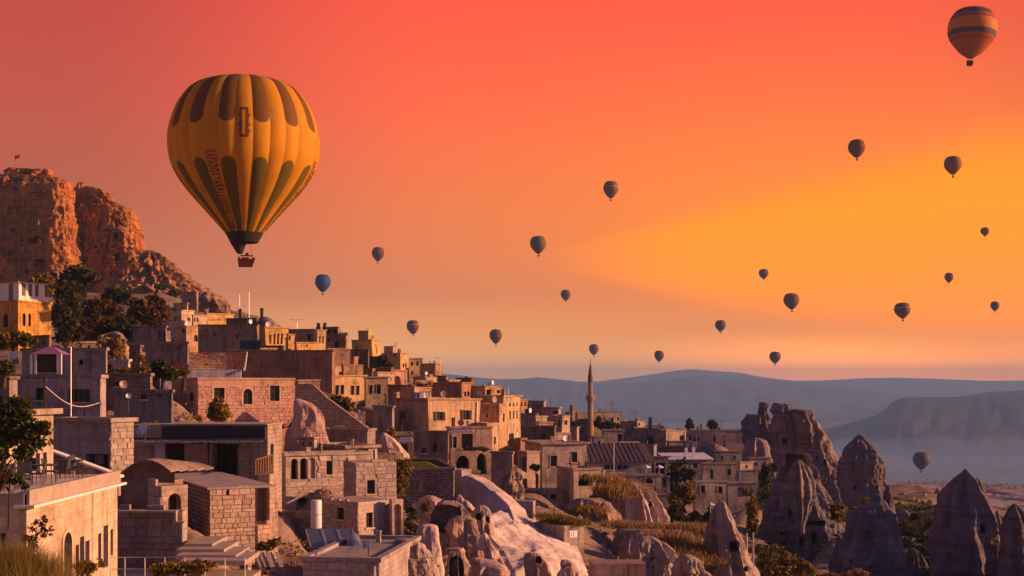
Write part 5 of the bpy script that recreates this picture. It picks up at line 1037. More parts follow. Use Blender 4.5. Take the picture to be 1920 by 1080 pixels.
tree("yellow-lit narrow poplar beside the largest fairy chimney", [(1410, 955, 11, 18), (1408, 940, 8, 12), (1411, 972, 12, 16), (1411, 992, 11, 12)], 160, (1410, 1005), 'leaf_gold', 2600, .22, name='poplar', seed=33)
tree("dark green tree between the beige house and big fairy chimney", [(1438, 884, 14, 16), (1432, 900, 12, 14), (1448, 878, 10, 12)], 205, (1438, 930), 'leaf_green', 1900, .3, seed=34)
tree("small planted balcony bush beside the dark bay", [(1402, 920, 12, 6)], 188, (1402, 932), 'vine', 600, .2, name='bush', cat='bush', seed=35, tr=.04)
tree("large golden-green tree at the bottom edge before the big chimney", [(1470, 1060, 34, 22), (1440, 1066, 24, 18), (1505, 1066, 24, 18), (1478, 1050, 20, 14)], 105, (1475, 1110), 'leaf_gold', 6500, .16, seed=36)
tree("squared golden hedge block between two rock cones", [(1570, 952, 13, 8), (1570, 968, 13, 12)], 158, (1570, 990), 'leaf_gold', 1800, .2, name='hedge', cat='hedge', seed=37, tr=.05)
tree("pale bush at the foot of the grey cone", [(1615, 1075, 16, 8), (1590, 1078, 14, 7), (1555, 1080, 16, 6)], 118, (1600, 1092), 'dry', 1100, .14, name='bush', cat='bush', seed=38, tr=.04)
tree("little yellow-green bush on the wall by the tent rock", [(1624, 940, 10, 6)], 205, (1624, 950), 'leaf_gold', 500, .2, name='bush', cat='bush', seed=39, tr=.04)
for i, (px, py, r) in enumerate(((1690, 985, 18), (1715, 1000, 24), (1742, 1012, 22), (1700, 1020, 24), (1732, 1035, 26), (1752, 985, 16), (1698, 1050, 22), (1722, 970, 14), (1748, 1055, 20))):
    tree(["dark scrub bush high on the shaded slope's left", "dark scrub bush in the centre of the shaded slope", "dark scrub bush right of the slope's centre", "dark scrub bush left below the slope's centre", "broad dark scrub bush low on the shaded slope", "dark scrub bush under the distant pale cone", "dark scrub bush by the grey cone's lit edge", "topmost small scrub bush of the shaded slope", "lowest scrub bush beside the tallest chimney"][i], [(px, py, r, r * .5), (px - r * .5, py + 4, r * .6, r * .4)], 215 - (py - 985) * .55, (px, py + 14), 'leaf_dark', 900, .3, name='scrub_bush', cat='bush', group='scrub bushes on the shaded slope', seed=40 + i, tr=.05)
tree("small balcony plants along the arched house ledge", [(880, 841, 12, 4), (905, 842, 14, 4)], 147, (892, 848), 'leaf_green', 700, .16, name='balcony_plants', cat='plants', seed=60, tr=.03)
tree("dusky shrub on the arch block's roof by the beige house", [(1004, 876, 9, 6)], 157, (1004, 886), 'leaf_dark', 500, .18, name='shrub', cat='shrub', seed=61, tr=.03)
tree("flowering bramble cascade on the overgrown ruin stub", [(190, 660, 10, 22), (200, 640, 16, 8), (225, 650, 12, 20), (205, 668, 12, 12)], 116, (200, 690), 'dry', 1800, .16, name='bramble', cat='shrub', seed=62, tr=.03, shell=.2)
tree("golden shrubs planted on the terrace above the brown wall", [(205, 692, 10, 7), (235, 694, 16, 4), (272, 692, 10, 8), (264, 672, 10, 5)], 104, (240, 702), 'leaf_gold', 2400, .14, name='golden_shrub', cat='shrub', seed=63, tr=.03)
tree("dark weeds hanging on the cracked rock under the cubic house", [(770, 965, 10, 14), (795, 955, 8, 10), (765, 985, 12, 10), (780, 995, 14, 8)], 97, (775, 1000), 'leaf_dark', 900, .14, name='weeds_bush', cat='bush', seed=64, tr=.03)

for i, (px, py, r, yy, lab) in enumerate(((330, 548, 12, 415, "green scrub patch high on the castle slope"), (372, 556, 14, 405, "green scrub patch right of the castle slope's middle"), (400, 572, 10, 395, "last scrub patch at the castle slope's right end"), (300, 538, 10, 420, "scrub patch under the lit castle face"), (262, 566, 12, 330, "scrub patch behind the rust-lit tree"), (345, 575, 10, 380, "scrub patch above the pale hill houses"))):
    tree(lab, [(px, py, r, r * .45), (px + r * .6, py + 2, r * .6, r * .35)], yy, (px, py + 6), 'leaf_green' if i % 2 else 'vine', 800, .5, name='scrub_bush', cat='bush', group='scrub on the castle slope', seed=80 + i, tr=.06)
def land():
    g_ = np.array(GP); X = g_[:, 0] / g_[:, 1]; lnY = np.log(g_[:, 1]); Z = g_[:, 2]
    cols = np.linspace(-.62, .62, 250); rows = np.exp(np.linspace(math.log(37), math.log(720), 250))
    CX, CY = np.meshgrid(cols, rows); fx, fy = CX.ravel(), np.log(CY.ravel())
    z = np.zeros(fx.size)
    for a in range(0, fx.size, 4000):
        dx_ = (fx[a:a + 4000, None] - X[None]) / .035; dy_ = (fy[a:a + 4000, None] - lnY[None]) / .10
        w = 1 / (dx_ ** 2 + dy_ ** 2 + .35) ** 2.6; z[a:a + 4000] = (w * Z[None]).sum(1) / w.sum(1)
    v = []
    for i in range(fx.size):
        y = math.exp(fy[i]); x = fx[i] * y; n = mnoise.fractal(Vector((x * .12, y * .12, 0)), 1.0, 2.1, 5)
        v.append((x, y, z[i] - .35 + n * min(1.6, .0045 * y + .1)))
    # behind the crest the hill drops to the valley floor
    nc, last = len(cols), v[-len(cols):]
    for k, (yy, zt) in enumerate(((820, -62), (1000, -110), (1300, -170), (1700, -240), (2300, -262))):
        for i, p in enumerate(last):
            t = min(1, (k + 1) / 3); x = cols[i] * yy
            v.append((x, yy, p[2] * (1 - t) + zt * t + 2.5 * mnoise.fractal(Vector((x * .02, yy * .02, 3)), 1.0, 2.0, 4)))
    nr = len(rows) + 5; f = [(r * nc + c, r * nc + c + 1, (r + 1) * nc + c + 1, (r + 1) * nc + c) for r in range(nr - 1) for c in range(nc - 1)]
    me = bpy.data.meshes.new("hillside"); me.from_pydata(v, [], f); me.materials.append(M['earth']); me.polygons.foreach_set("use_smooth", [True] * len(f))
    o = link("hillside", me); o['kind'] = 'structure'
    global HV; HV = (cols, rows, np.array(v)[:nc * len(rows), 2].reshape(len(rows), nc))
def zground(px, Y):
    cols, rows, z = HV; i = min(max(int(np.searchsorted(rows, Y)), 0), len(rows) - 1); j = min(max(int(np.searchsorted(cols, (px - 960) / F)), 0), len(cols) - 1)
    return z[i, j]
def earthmat(name, c0, c1, c2, s=.06, stretch=1.0):
    m, q, b = newmat(name); geo = q.n("ShaderNodeNewGeometry"); mp = q.n("ShaderNodeMapping"); mp.inputs["Scale"].default_value = (1, stretch, 1); q.put(mp.inputs[0], geo.outputs["Position"])
    a = q.noise(mp.outputs[0], s, 8, .62, .4); d = q.noise(mp.outputs[0], s * 5, 6, .65); e = q.noise(mp.outputs[0], s * 30, 4, .7)
    c = q.mix(q.smap(a, .42, .6), c0, c1); c = q.mix(q.smap(d, .5, .68, 0, .8), c, c2); c = q.mix(1.0, c, q.ramp(e, [(.3, .7), (.7, 1.2)]), 'MULTIPLY')
    q.put(b.inputs["Base Color"], c); b.inputs["Roughness"].default_value = .97; b.inputs["Specular IOR Level"].default_value = .05
    bp = q.n("ShaderNodeBump"); bp.inputs["Strength"].default_value = .7; bp.inputs["Distance"].default_value = .4 / (s * 16); q.put(bp.inputs["Height"], q.m('ADD', d, q.m('MULTIPLY', e, .3))); q.put(b.inputs["Normal"], bp.outputs[0])
    return m
M['earth'] = earthmat("dusty_earth", (.20, .145, .115), (.28, .2, .155), (.085, .07, .035))
M['valley'] = earthmat("valley_fields", (.22, .21, .21), (.10, .095, .09), (.36, .34, .34), .004, 2.6)
M['hill'] = earthmat("far_hill_scrub", (.07, .06, .055), (.11, .09, .075), (.04, .038, .03), .003)
land()
v = []; f = []; ys = np.exp(np.linspace(math.log(1400), math.log(16000), 90)); xs = np.linspace(-.9, .9, 140)
for y in ys:
    for x in xs:
        X_ = x * y; v.append((X_, y, -240 + 9 * mnoise.fractal(Vector((X_ * .0014, y * .0028, 1)), 1.0, 2.1, 5)))
n = len(xs); f = [(r * n + c, r * n + c + 1, (r + 1) * n + c + 1, (r + 1) * n + c) for r in range(len(ys) - 1) for c in range(n - 1)]
me = bpy.data.meshes.new("valley_floor"); me.from_pydata(v, [], f); me.materials.append(M['valley']); me.polygons.foreach_set("use_smooth", [True] * len(f)); link("valley_floor", me)['kind'] = 'structure'
def far(name, prof, Y, deep, base=-250, amp=.12, seed=0, steps=46, cliff=.55):
    v = []; cols = []; x = prof[0][0]
    while x <= prof[-1][0]: cols.append(x); x += 6
    for k in range(steps + 8):
        t = k / steps
        for px in cols:
            for a, b in zip(prof, prof[1:]):
                if a[0] <= px <= b[0]: py = a[1] + (b[1] - a[1]) * (px - a[0]) / (b[0] - a[0]); break
            top = mz(py, Y); wx = mx(px, Y); yy = Y - deep * (1 - t) if t <= 1 else Y + deep * (t - 1) * 2
            s = (t ** 1.7 * cliff + (1 - cliff) * (max(0, t - .72) / .28) ** .8) if t <= 1 else 1.0 - (t - 1) * .12
            h = base + (top - base) * s; n_ = mnoise.fractal(Vector((wx / Y * 26, yy / Y * 9, seed)), 1.0, 2.1, 5); rg = 1 - abs(mnoise.noise(Vector((wx / Y * 55 + n_, yy / Y * 4, seed + 5))))
            h += (top - base) * amp * (n_ * .7 - rg * .8 + .4) * min(1, 4 * s * (1 - min(1, s)) + .04) if t <= 1 else 0
            v.append((wx * yy / Y, yy, h))
    n = len(cols); r_ = steps + 8; f = [(r * n + c, r * n + c + 1, (r + 1) * n + c + 1, (r + 1) * n + c) for r in range(r_ - 1) for c in range(n - 1)]
    me = bpy.data.meshes.new(name); me.from_pydata(v, [], f); me.materials.append(M['hill']); me.polygons.foreach_set("use_smooth", [True] * len(f)); link(name, me)['kind'] = 'structure'
far('mesa_hill', [(1440, 842), (1500, 828), (1545, 812), (1580, 803), (1625, 790), (1645, 782), (1660, 770), (1672, 757), (1684, 749), (1700, 746), (1740, 745), (1780, 745), (1810, 743), (1840, 737), (1870, 734), (1920, 732), (2050, 728), (2300, 735)], 5300, 1600, seed=1, cliff=.6)
far('mountain_ridge', [(500, 690), (700, 692), (850, 702), (900, 708), (940, 711), (980, 710), (1010, 707), (1040, 710), (1090, 716), (1140, 719), (1200, 718), (1240, 712), (1290, 706), (1330, 705), (1370, 707), (1440, 711), (1510, 718), (1580, 726), (1640, 734), (1700, 742), (1760, 752), (1900, 775), (2200, 790)], 10500, 3000, seed=2, cliff=.8, amp=.16)
far('mountains', [(700, 712), (900, 710), (1050, 716), (1120, 715), (1170, 709), (1220, 702), (1265, 695), (1300, 692), (1335, 695), (1390, 699), (1430, 707), (1490, 714), (1550, 713), (1620, 709), (1680, 708), (1750, 710), (1850, 714), (1950, 713), (2200, 718)], 14200, 3000, seed=3, cliff=.8)
# eroded badland ridges on the near valley side
def badland(name, Y0, Y1, x0, x1, ya, yb, seed):
    v = []; nx, ny = 110, 50
    for j in range(ny):
        t = j / (ny - 1); Y = Y0 + (Y1 - Y0) * t
        for i in range(nx):
            px = x0 + (x1 - x0) * i / (nx - 1); X_ = mx(px, Y); e = min(1, min(i, nx - 1 - i) / 14.0)
            z = mz(ya + (yb - ya) * t, Y) - (1 - e) * 6; rg = abs(mnoise.noise(Vector((X_ * .06 + t * 3, Y * .012, seed)))) * 9 * (1 - t * .6) * (1 if t < .96 else 0)
            v.append((X_, Y, z - rg + mnoise.fractal(Vector((X_ * .1, Y * .1, seed)), 1.0, 2.0, 3) * .5))
    f = [(r * nx + c, r * nx + c + 1, (r + 1) * nx + c + 1, (r + 1) * nx + c) for r in range(ny - 1) for c in range(nx - 1)]
    me = bpy.data.meshes.new(name); me.from_pydata(v, [], f); me.materials.append(M['pale']); me.polygons.foreach_set("use_smooth", [True] * len(f)); o = link(name, me, color=(.34, .285, .31)); o['kind'] = 'structure'
badland('eroded_hillside', 300, 560, 1600, 1800, 962, 907, 4)
badland('eroded_terrain', 320, 620, 1780, 2080, 985, 911, 6)
# morning haze over everything (sky stays outside)
def haze():
    mb = MB(); mb.box(-14000, 14000, -60, 16500, -300, 192); m = bpy.data.materials.new("haze_air"); m.use_nodes = True; m.node_tree.nodes.clear(); q = G(m.node_tree)
    pv = q.n("ShaderNodeVolumePrincipled"); o = q.n("ShaderNodeOutputMaterial"); q.put(o.inputs["Volume"], pv.outputs[0])
    pv.inputs["Color"].default_value = (.26, .50, 1.0, 1); pv.inputs["Density"].default_value = HAZE; pv.inputs["Anisotropy"].default_value = 0.0
    h = mb.build('haze', m); h['kind'] = 'stuff'
HAZE = 1.2e-4
haze()
# the mist bank lying on the valley floor
mb = MB(); mb.box(-1500, 7000, 1500, 4600, -258, -185); m = bpy.data.materials.new("valley_mist_air"); m.use_nodes = True; m.node_tree.nodes.clear(); q = G(m.node_tree)
pv = q.n("ShaderNodeVolumePrincipled"); o = q.n("ShaderNodeOutputMaterial"); q.put(o.inputs["Volume"], pv.outputs[0]); pv.inputs["Color"].default_value = (.32, .54, 1.0, 1); pv.inputs["Density"].default_value = 6e-4; pv.inputs["Anisotropy"].default_value = 0.0
mb.build('mist', m)['kind'] = 'stuff'
# ---------------------------------------------------------------- balloons
PROF = [(0, .0), (.004, .12), (.02, .40), (.067, .665), (.15, .825), (.235, .92), (.335, .982), (.41, 1.0), (.54, .968), (.64, .877), (.74, .73), (.84, .547), (.925, .39), (1.0, .253)]
def prof(v):
    v = min(max(v, 0), 1)
    for i in range(len(PROF) - 1):
        a, b = PROF[i], PROF[i + 1]
        if v <= b[0]:
            t = (v - a[0]) / (b[0] - a[0]); p0 = PROF[max(i - 1, 0)]; p1 = PROF[min(i + 2, len(PROF) - 1)]
            m0 = (b[1] - p0[1]) / (b[0] - p0[0]) * (b[0] - a[0]); m1 = (p1[1] - a[1]) / (p1[0] - a[0]) * (b[0] - a[0])
            if i < 2: return a[1] + (b[1] - a[1]) * t
            return (2 * t ** 3 - 3 * t * t + 1) * a[1] + (t ** 3 - 2 * t * t + t) * m0 + (-2 * t ** 3 + 3 * t * t) * b[1] + (t ** 3 - t * t) * m1
    return PROF[-1][1]
def fabric(name, c, tr=.25):
    m, q, b = newmat(name); t = q.n("ShaderNodeTexCoord"); nz = q.noise(t.outputs["Object"], .5, 4, .6)
    col = q.mix(1.0, c, q.ramp(nz, [(.3, .85), (.7, 1.06)]), 'MULTIPLY'); q.put(b.inputs["Base Color"], col); b.inputs["Roughness"].default_value = .65; b.inputs["Specular IOR Level"].default_value = .2
    ts = q.n("ShaderNodeBsdfTranslucent"); q.put(ts.inputs[0], col); mx_ = q.n("ShaderNodeMixShader"); mx_.inputs[0].default_value = tr; o = [x for x in m.node_tree.nodes if x.type == 'OUTPUT_MATERIAL'][0]
    m.node_tree.links.new(b.outputs[0], mx_.inputs[1]); m.node_tree.links.new(ts.outputs[0], mx_.inputs[2]); m.node_tree.links.new(mx_.outputs[0], o.inputs[0]); return m
YEL, GRN, DRK = (.62, .285, .014), (.14, .10, .012), (.035, .024, .03)
M['b_yellow'] = fabric("yellow_fabric", YEL, .3); M['b_scoop'] = fabric("skirt_fabric", DRK, .1); M['b_red'] = fabric("print_red", (.16, .035, .015), .1); M['wicker'] = flat("wicker", (.11, .03, .018), .85, .1, var=.5, scale=14, bump=.6)
m, q, b = newmat("green_gore_print"); t = q.n("ShaderNodeTexCoord"); s_ = q.n("ShaderNodeSeparateXYZ"); q.put(s_.inputs[0], t.outputs["UV"])
u2 = q.m('SUBTRACT', q.m('MULTIPLY', s_.outputs[0], 2.0), 1.0); rd = q.m('MULTIPLY', q.m('SQRT', q.m('MAXIMUM', q.m('SUBTRACT', 1.0, q.m('MULTIPLY', u2, u2)), 0.0)), .05)
hi = q.m('LESS_THAN', s_.outputs[1], q.m('ADD', rd, .325)); lo = q.m('GREATER_THAN', s_.outputs[1], q.m('SUBTRACT', .632, rd)); mk = q.m('MAXIMUM', hi, lo)
col = q.mix(mk, YEL, q.mix(lo, (.17, .075, .012), GRN)); q.put(b.inputs["Base Color"], col); b.inputs["Roughness"].default_value = .65; b.inputs["Specular IOR Level"].default_value = .2
ts = q.n("ShaderNodeBsdfTranslucent"); q.put(ts.inputs[0], col); ms = q.n("ShaderNodeMixShader"); ms.inputs[0].default_value = .25; o = [x for x in m.node_tree.nodes if x.type == 'OUTPUT_MATERIAL'][0]
m.node_tree.links.new(b.outputs[0], ms.inputs[1]); m.node_tree.links.new(ts.outputs[0], ms.inputs[2]); m.node_tree.links.new(ms.outputs[0], o.inputs[0]); M['b_green'] = m

BY = 168.0; top, mouth = mz(146, BY), mz(437, BY); RB = 139 / F * BY; HB = top - mouth
big = thing('hot_air_balloon', "huge yellow and green striped hot-air balloon with vertical lettering, nearest of all", 'hot-air balloon', (mx(458, BY), BY, mouth), math.atan2(-mx(458, BY), BY), 'hot-air balloons over the valley')
NG = 28
def env(v, th, bulge=0.0):
    r = RB * prof(v) + bulge; return Vector((r * math.sin(th), -r * math.cos(th), HB * (1 - v)))
for k in range(NG):
    th0 = 2 * math.pi * k / NG; nu, nv = 9, 56; vs = []; uv = []; fs = []
    for j in range(nv + 1):
        v_ = (j / nv) ** 1.25
        for i in range(nu + 1):
            u_ = i / nu; uu = 2 * u_ - 1; th = th0 + uu * math.pi / NG
            ed = 1 - uu * uu; bl = RB * .02 * (ed - .45) * min(1, prof(v_) * 1.1) + .02 * mnoise.noise(Vector((k * 3.1 + u_ * 2, v_ * 9, 0)))
            vs.append(env(v_, th, bl)); uv.append((u_, v_))
    for j in range(nv):
        for i in range(nu): a = j * (nu + 1) + i; fs.append((a, a + nu + 1, a + nu + 2, a + 1))
    me = bpy.data.meshes.new('gore'); me.from_pydata(vs, [], fs); ul = me.uv_layers.new(name="UVMap"); ul.data.foreach_set("uv", [c for l in me.loops for c in uv[l.vertex_index]])
    me.polygons.foreach_set("use_smooth", [True] * len(fs)); me.materials.append(M['b_green' if k % 2 else 'b_yellow']); link('gore', me, big)
def curved(obj_mesh, th0, f):
    for v in obj_mesh.vertices: v.co = f(v.co)
def text_on(txt, k, v0, v1):
    cu = bpy.data.curves.new('lettering', 'FONT'); cu.body = txt; cu.size = 1.0; cu.space_character = 1.18; cu.resolution_u = 2; cu.offset = .025; to = bpy.data.objects.new('lettering', cu); COL.objects.link(to)
    dg = bpy.context.evaluated_depsgraph_get(); me = bpy.data.meshes.new_from_object(to.evaluated_get(dg)); bpy.data.objects.remove(to)
    xs = [v.co.x for v in me.vertices]; w = max(xs) - min(xs); x0 = min(xs); th0 = 2 * math.pi * k / NG
    for v in me.vertices:
        t = (v.co.x - x0) / w; vv = v0 + (v1 - v0) * t; half = math.pi / NG * .8; th = th0 + (v.co.y - .35) / .35 * half * .85
        uu = (th - th0) / (math.pi / NG); v.co = env(vv, th, RB * .02 * (1 - uu * uu - .45) + .09)
    me.materials.append(M['b_red']); link('lettering', me, big)
text_on("KAPADOKYABALLOONS.COM", -2, .545, .985); text_on("KAPADOKYABALLOONS.COM", 6, .545, .985)
mb = MB()
def patch(u0, u1, v0, v1, n=3, m=6):
    for i in range(n):
        for j in range(m):
            q = []
            for a, c in ((i, j), (i, j + 1), (i + 1, j + 1), (i + 1, j)):
                u_ = u0 + (u1 - u0) * a / n; v_ = v0 + (v1 - v0) * c / m; q.append(env(v_, u_ * math.pi / NG, RB * .02 * (1 - u_ * u_ - .45) + .06))
            mb.poly(q)
patch(-.5, -.28, .285, .47); patch(.25, .5, .285, .47); patch(-.27, .24, .285, .3); patch(-.27, .24, .455, .47)
for s in (-.68, .58):
    for v_ in (.325, .385, .425): patch(s, s + .12, v_, v_ + .016, 1, 1)
mb.build('emblem', M['b_red'], big)
mb = MB(); rm = RB * .253; n = 40
def ringpt(r, t, z, ox=0): return (ox + r * math.sin(t), -r * math.cos(t), z)
for i in range(n):
    a, b = 2 * math.pi * i / n, 2 * math.pi * (i + 1) / n; z1 = -18 / F * BY; r1 = rm * .73
    mb.poly([ringpt(rm * 1.005, a, .02), ringpt(r1, a, z1), ringpt(r1, b, z1), ringpt(rm * 1.005, b, .02)])
mb.build('skirt', M['b_scoop'], big, 60)
mb = MB()
for i in range(n):
    a, b = 2 * math.pi * i / n, 2 * math.pi * (i + 1) / n; z1, z2 = -17.6 / F * BY, -39 / F * BY; o1, o2 = -11 / F * BY, -8 / F * BY; r1, r2 = 15.5 / F * BY, 5 / F * BY
    mb.poly([ringpt(r1, a, z1, o1), ringpt(r2, a, z2, o2), ringpt(r2, b, z2, o2), ringpt(r1, b, z1, o1)])
mb.build('scoop', M['b_scoop'], big, 60)
mb = MB(); bz0, bz1 = -63 / F * BY, -49 / F * BY; bx0, bx1 = -12 / F * BY, 19.5 / F * BY
mb.hexa([(bx0 + .1, -.7, bz0), (bx1 - .35, -.7, bz0), (bx1 - .35, .7, bz0), (bx0 + .1, .7, bz0), (bx0, -.75, bz1), (bx1, -.75, bz1), (bx1, .75, bz1), (bx0, .75, bz1)]); bk = mb.build('basket', M['wicker'], big)
mb = MB()
for a, b in ((bx0, bx0 + .3), (bx0 + .45, bx1 - .75), (bx1 - .3, bx1)): mb.box(a, b, -.8, -.66, bz1 - .05, bz1 + .18)
mb.build('padding', M['wicker'], bk)
mb = MB(); bf = -43 / F * BY
mb.box(bx0 + .35, bx1 - .25, -.5, -.42, bf, bf + .08); mb.box(bx0 + .35, bx1 - .25, .42, .5, bf, bf + .08); mb.box(.15, .55, -.3, .3, bf + .05, bf + .4); mb.build('burner', M['iron'], big)
mb = MB()
for x in (bx0 + .2, bx1 - .3):
    for y in (-.6, .6):
        mb.tube([(x, y, bz1), (x * .9, y * .8, bf)], .025, 4); mb.tube([(x * .9, y * .8, bf), (x * .75, y * 1.2, -18 / F * BY)], .012, 4)
mb.build('rope', M['iron'], big)

def balloon(label, cx, top_, bot, w, mat, Dm=18.0, bands=None, tilt=0.0):
    Y = Dm * F / w; z0 = mz(bot, Y); Hh = mz(top_, Y) - z0; Rr = Dm / 2; be = Hh * .13
    t = thing('hot_air_balloon', label, 'hot-air balloon', (mx(cx, Y), Y, z0), random.uniform(0, 3), 'hot-air balloons over the valley'); t.rotation_euler = (random.uniform(-.05, .05), tilt + random.uniform(-.07, .07), random.uniform(0, 3) if not bands else 0)
    n, nv = 40, 26; lo = [v for v in [j / nv for j in range(nv + 1)]]; ep = Hh - be
    def ring(v0, v1, name, m_):
        mb = MB(); k = max(2, int((v1 - v0) * nv))
        for j in range(k):
            for i in range(n):
                q = []
                for a, c in ((i, j), (i, j + 1), (i + 1, j + 1), (i + 1, j)):
                    th = 2 * math.pi * a / n; v_ = v0 + (v1 - v0) * c / k; pr = prof(v_) if v_ < .9 else prof(.9) * (1 - (v_ - .9) / .1 * .72); r = Rr * pr * (1 + .022 * abs(math.sin(th * 10)))
                    q.append((r * math.sin(th), -r * math.cos(th), be + ep * (1 - v_)))
                mb.poly(q)
        me = mb.mesh(name, M[m_]); bm = bmesh.new(); bm.from_mesh(me); bmesh.ops.remove_doubles(bm, verts=bm.verts, dist=.001); bm.to_mesh(me); bm.free(); me.polygons.foreach_set("use_smooth", [True] * len(me.polygons)); return link(name, me, t)
    if bands:
        for v0, v1, m_ in bands: ring(v0, v1, 'band', m_)
    else: ring(0, 1, 'envelope', mat)
    mb = MB(); s = Rr * .115; mb.hexa([(-s * .8, -s * .8, 0), (s * .8, -s * .8, 0), (s * .8, s * .8, 0), (-s * .8, s * .8, 0), (-s, -s, s * 1.7), (s, -s, s * 1.7), (s, s, s * 1.7), (-s, s, s * 1.7)]); mb.build('basket', M['wicker'], t)
    mb = MB()
    for a in (-1, 1):
        for b_ in (-1, 1): mb.tube([(a * s * .9, b_ * s * .9, s * 1.6), (a * s * .6, b_ * s * .6, be + .2)], .06, 4)
    mb.build('rope', M['iron'], t)
    return t
M['b_brown'] = fabric("russet_fabric", (.15, .04, .015), .15); M['b_dark'] = fabric("dark_red_fabric", (.13, .028, .016), .12); M['b_olive'] = fabric("olive_fabric", (.16, .095, .022), .15); M['b_blue'] = fabric("blue_fabric", (.03, .07, .26), .15)
M['b_grey'] = fabric("slate_fabric", (.15, .065, .025), .15); M['b_orange'] = fabric("orange_fabric", (.60, .20, .02), .25); M['b_slate'] = fabric("slate_band_fabric", (.09, .06, .055), .15); M['b_crim'] = fabric("crimson_band_fabric", (.34, .02, .02), .15); M['b_rust'] = fabric("rust_band_fabric", (.36, .10, .02), .2)
M['b_ochre'] = fabric("ochre_fabric", (.22, .085, .02), .15)
balloon("large banded orange, slate and crimson balloon in the top right corner", 1818, 14, 123, 88, 'b_orange', 18, [(0, .085, 'b_rust'), (.085, .18, 'b_slate'), (.18, .23, 'b_rust'), (.23, .275, 'b_crim'), (.275, .50, 'b_orange'), (.50, .60, 'b_slate'), (.60, .645, 'b_rust'), (.645, .69, 'b_crim'), (.69, 1.0, 'b_rust')], .06)
for label, cx, a, b, w, m_ in [
    ("dark russet balloon high at right, left of the other high balloon", 1607, 261, 301, 31, 'b_brown'), ("brown balloon under the banded one near the right edge", 1787, 292, 333, 32, 'b_ochre'),
    ("olive-brown balloon high above the minaret", 1145, 339, 377, 28, 'b_olive'), ("tiny dark red balloon right in the yellow glow, highest of the tiny ones", 1847, 426, 445, 16, 'b_dark'),
    ("olive balloon midway between the big balloon and the yellow glow", 1010, 442, 481, 30, 'b_olive'), ("brown balloon right of the big striped balloon's basket", 708, 463, 494, 23, 'b_brown'),
    ("blue balloon, the only blue one, right of the big balloon", 605, 514, 553, 29, 'b_blue'), ("small dark balloon directly above the minaret, upper of two", 1061, 543, 567, 18, 'b_dark'),
    ("russet balloon low over the hillside rooftops", 775, 600, 631, 23, 'b_brown'), ("russet balloon low between the hillside and the minaret", 930, 617, 649, 23, 'b_brown'),
    ("small balloon just touching the minaret tip", 1114, 645, 669, 18, 'b_brown'), ("small brown balloon low right of the minaret", 1235, 657, 681, 18, 'b_brown'),
    ("dark balloon low in the middle of the orange sky", 1351, 600, 625, 20, 'b_dark'), ("small dark red balloon on the left part of the yellow glow", 1432, 504, 526, 18, 'b_dark'),
    ("grey-brown balloon at the lower edge of the yellow glow", 1485, 549, 585, 29, 'b_grey'), ("grey-brown balloon above the tent rock, in the yellow glow", 1693, 567, 602, 30, 'b_grey'),
    ("tiny dark red balloon right of the glow, middle of three", 1779, 511, 533, 16, 'b_dark'), ("tiny dark red balloon right of the glow, lowest of three", 1865, 565, 586, 16, 'b_dark'),
    ("dark red balloon low above the far ridge, right of the village", 1453, 659, 685, 21, 'b_dark'), ("hazy slate-blue balloon floating low in the misty valley", 1727, 847, 886, 31, 'b_slate')]:
    bands = None
    if label.startswith(("olive-brown", "russet balloon low over", "grey-brown balloon above")): bands = [(0, .3, m_), (.3, .36, 'b_orange'), (.36, .55, m_), (.55, .6, 'b_crim'), (.6, 1.0, m_)]
    if label.startswith(("brown balloon under", "grey-brown balloon at")): bands = [(0, .12, 'b_orange'), (.12, .62, m_), (.62, .7, 'b_ochre'), (.7, 1.0, m_)]
    balloon(label, cx, a, b, w, m_, bands=bands, Dm=9.8 if w < 17 else 12.0 if a < 300 else 14.0)
# ---------------------------------------------------------------- minaret, trees and small things
def minaret():
    Y = 280; b = P(1107, 842, Y); t = thing('minaret', "slim stone minaret with a pointed cone roof rising from the village", 'minaret', b); s = 1 / F * Y
    H = lambda py: (842 - py) * s
    mb = MB(); mb.lathe([(6.0 * s, -2), (5.8 * s, H(800)), (5.2 * s, H(770)), (5.0 * s, H(756))], 12); mb.build('shaft', M['ashlar'], t, color=(.37, .235, .16))
    mb = MB(); mb.lathe([(5.0 * s, H(756)), (6 * s, H(754)), (6 * s, H(752)), (7.2 * s, H(750)), (7.2 * s, H(748.5)), (8.4 * s, H(747)), (8.4 * s, H(741)), (7.8 * s, H(741)), (7.8 * s, H(746)), (4.4 * s, H(746))], 16, cap=False); mb.build('balcony', M['ashlar'], t, color=(.36, .23, .16))
    mb = MB(); mb.lathe([(4.5 * s, H(747)), (4.3 * s, H(713))], 12); up = mb.build('upper_shaft', M['ashlar'], t, color=(.37, .235, .16))
    mb = MB(); mb.lathe([(4.9 * s, H(714)), (5.0 * s, H(711)), (3.6 * s, H(699)), (2.2 * s, H(688)), (.7 * s, H(682))], 12); mb.build('cone_roof', M['tuff'], t, color=(.2, .13, .11))
    mb = MB(); mb.lathe([(.5 * s, H(683)), (.45 * s, H(680)), (.9 * s, H(679)), (.4 * s, H(678)), (.6 * s, H(676)), (.15 * s, H(672))], 8); mb.build('finial', M['iron'], t)
    for x, z in ((-6, 735), (-6, 742), (-7, 738)):
        mb = MB(); mb.lathe([(.35 * s, -.1), (.9 * s, .12)], 8, (x * s, -2 * s, H(z))); mb.build('loudspeaker', M['iron'], t)
    ground_at(b)
minaret()
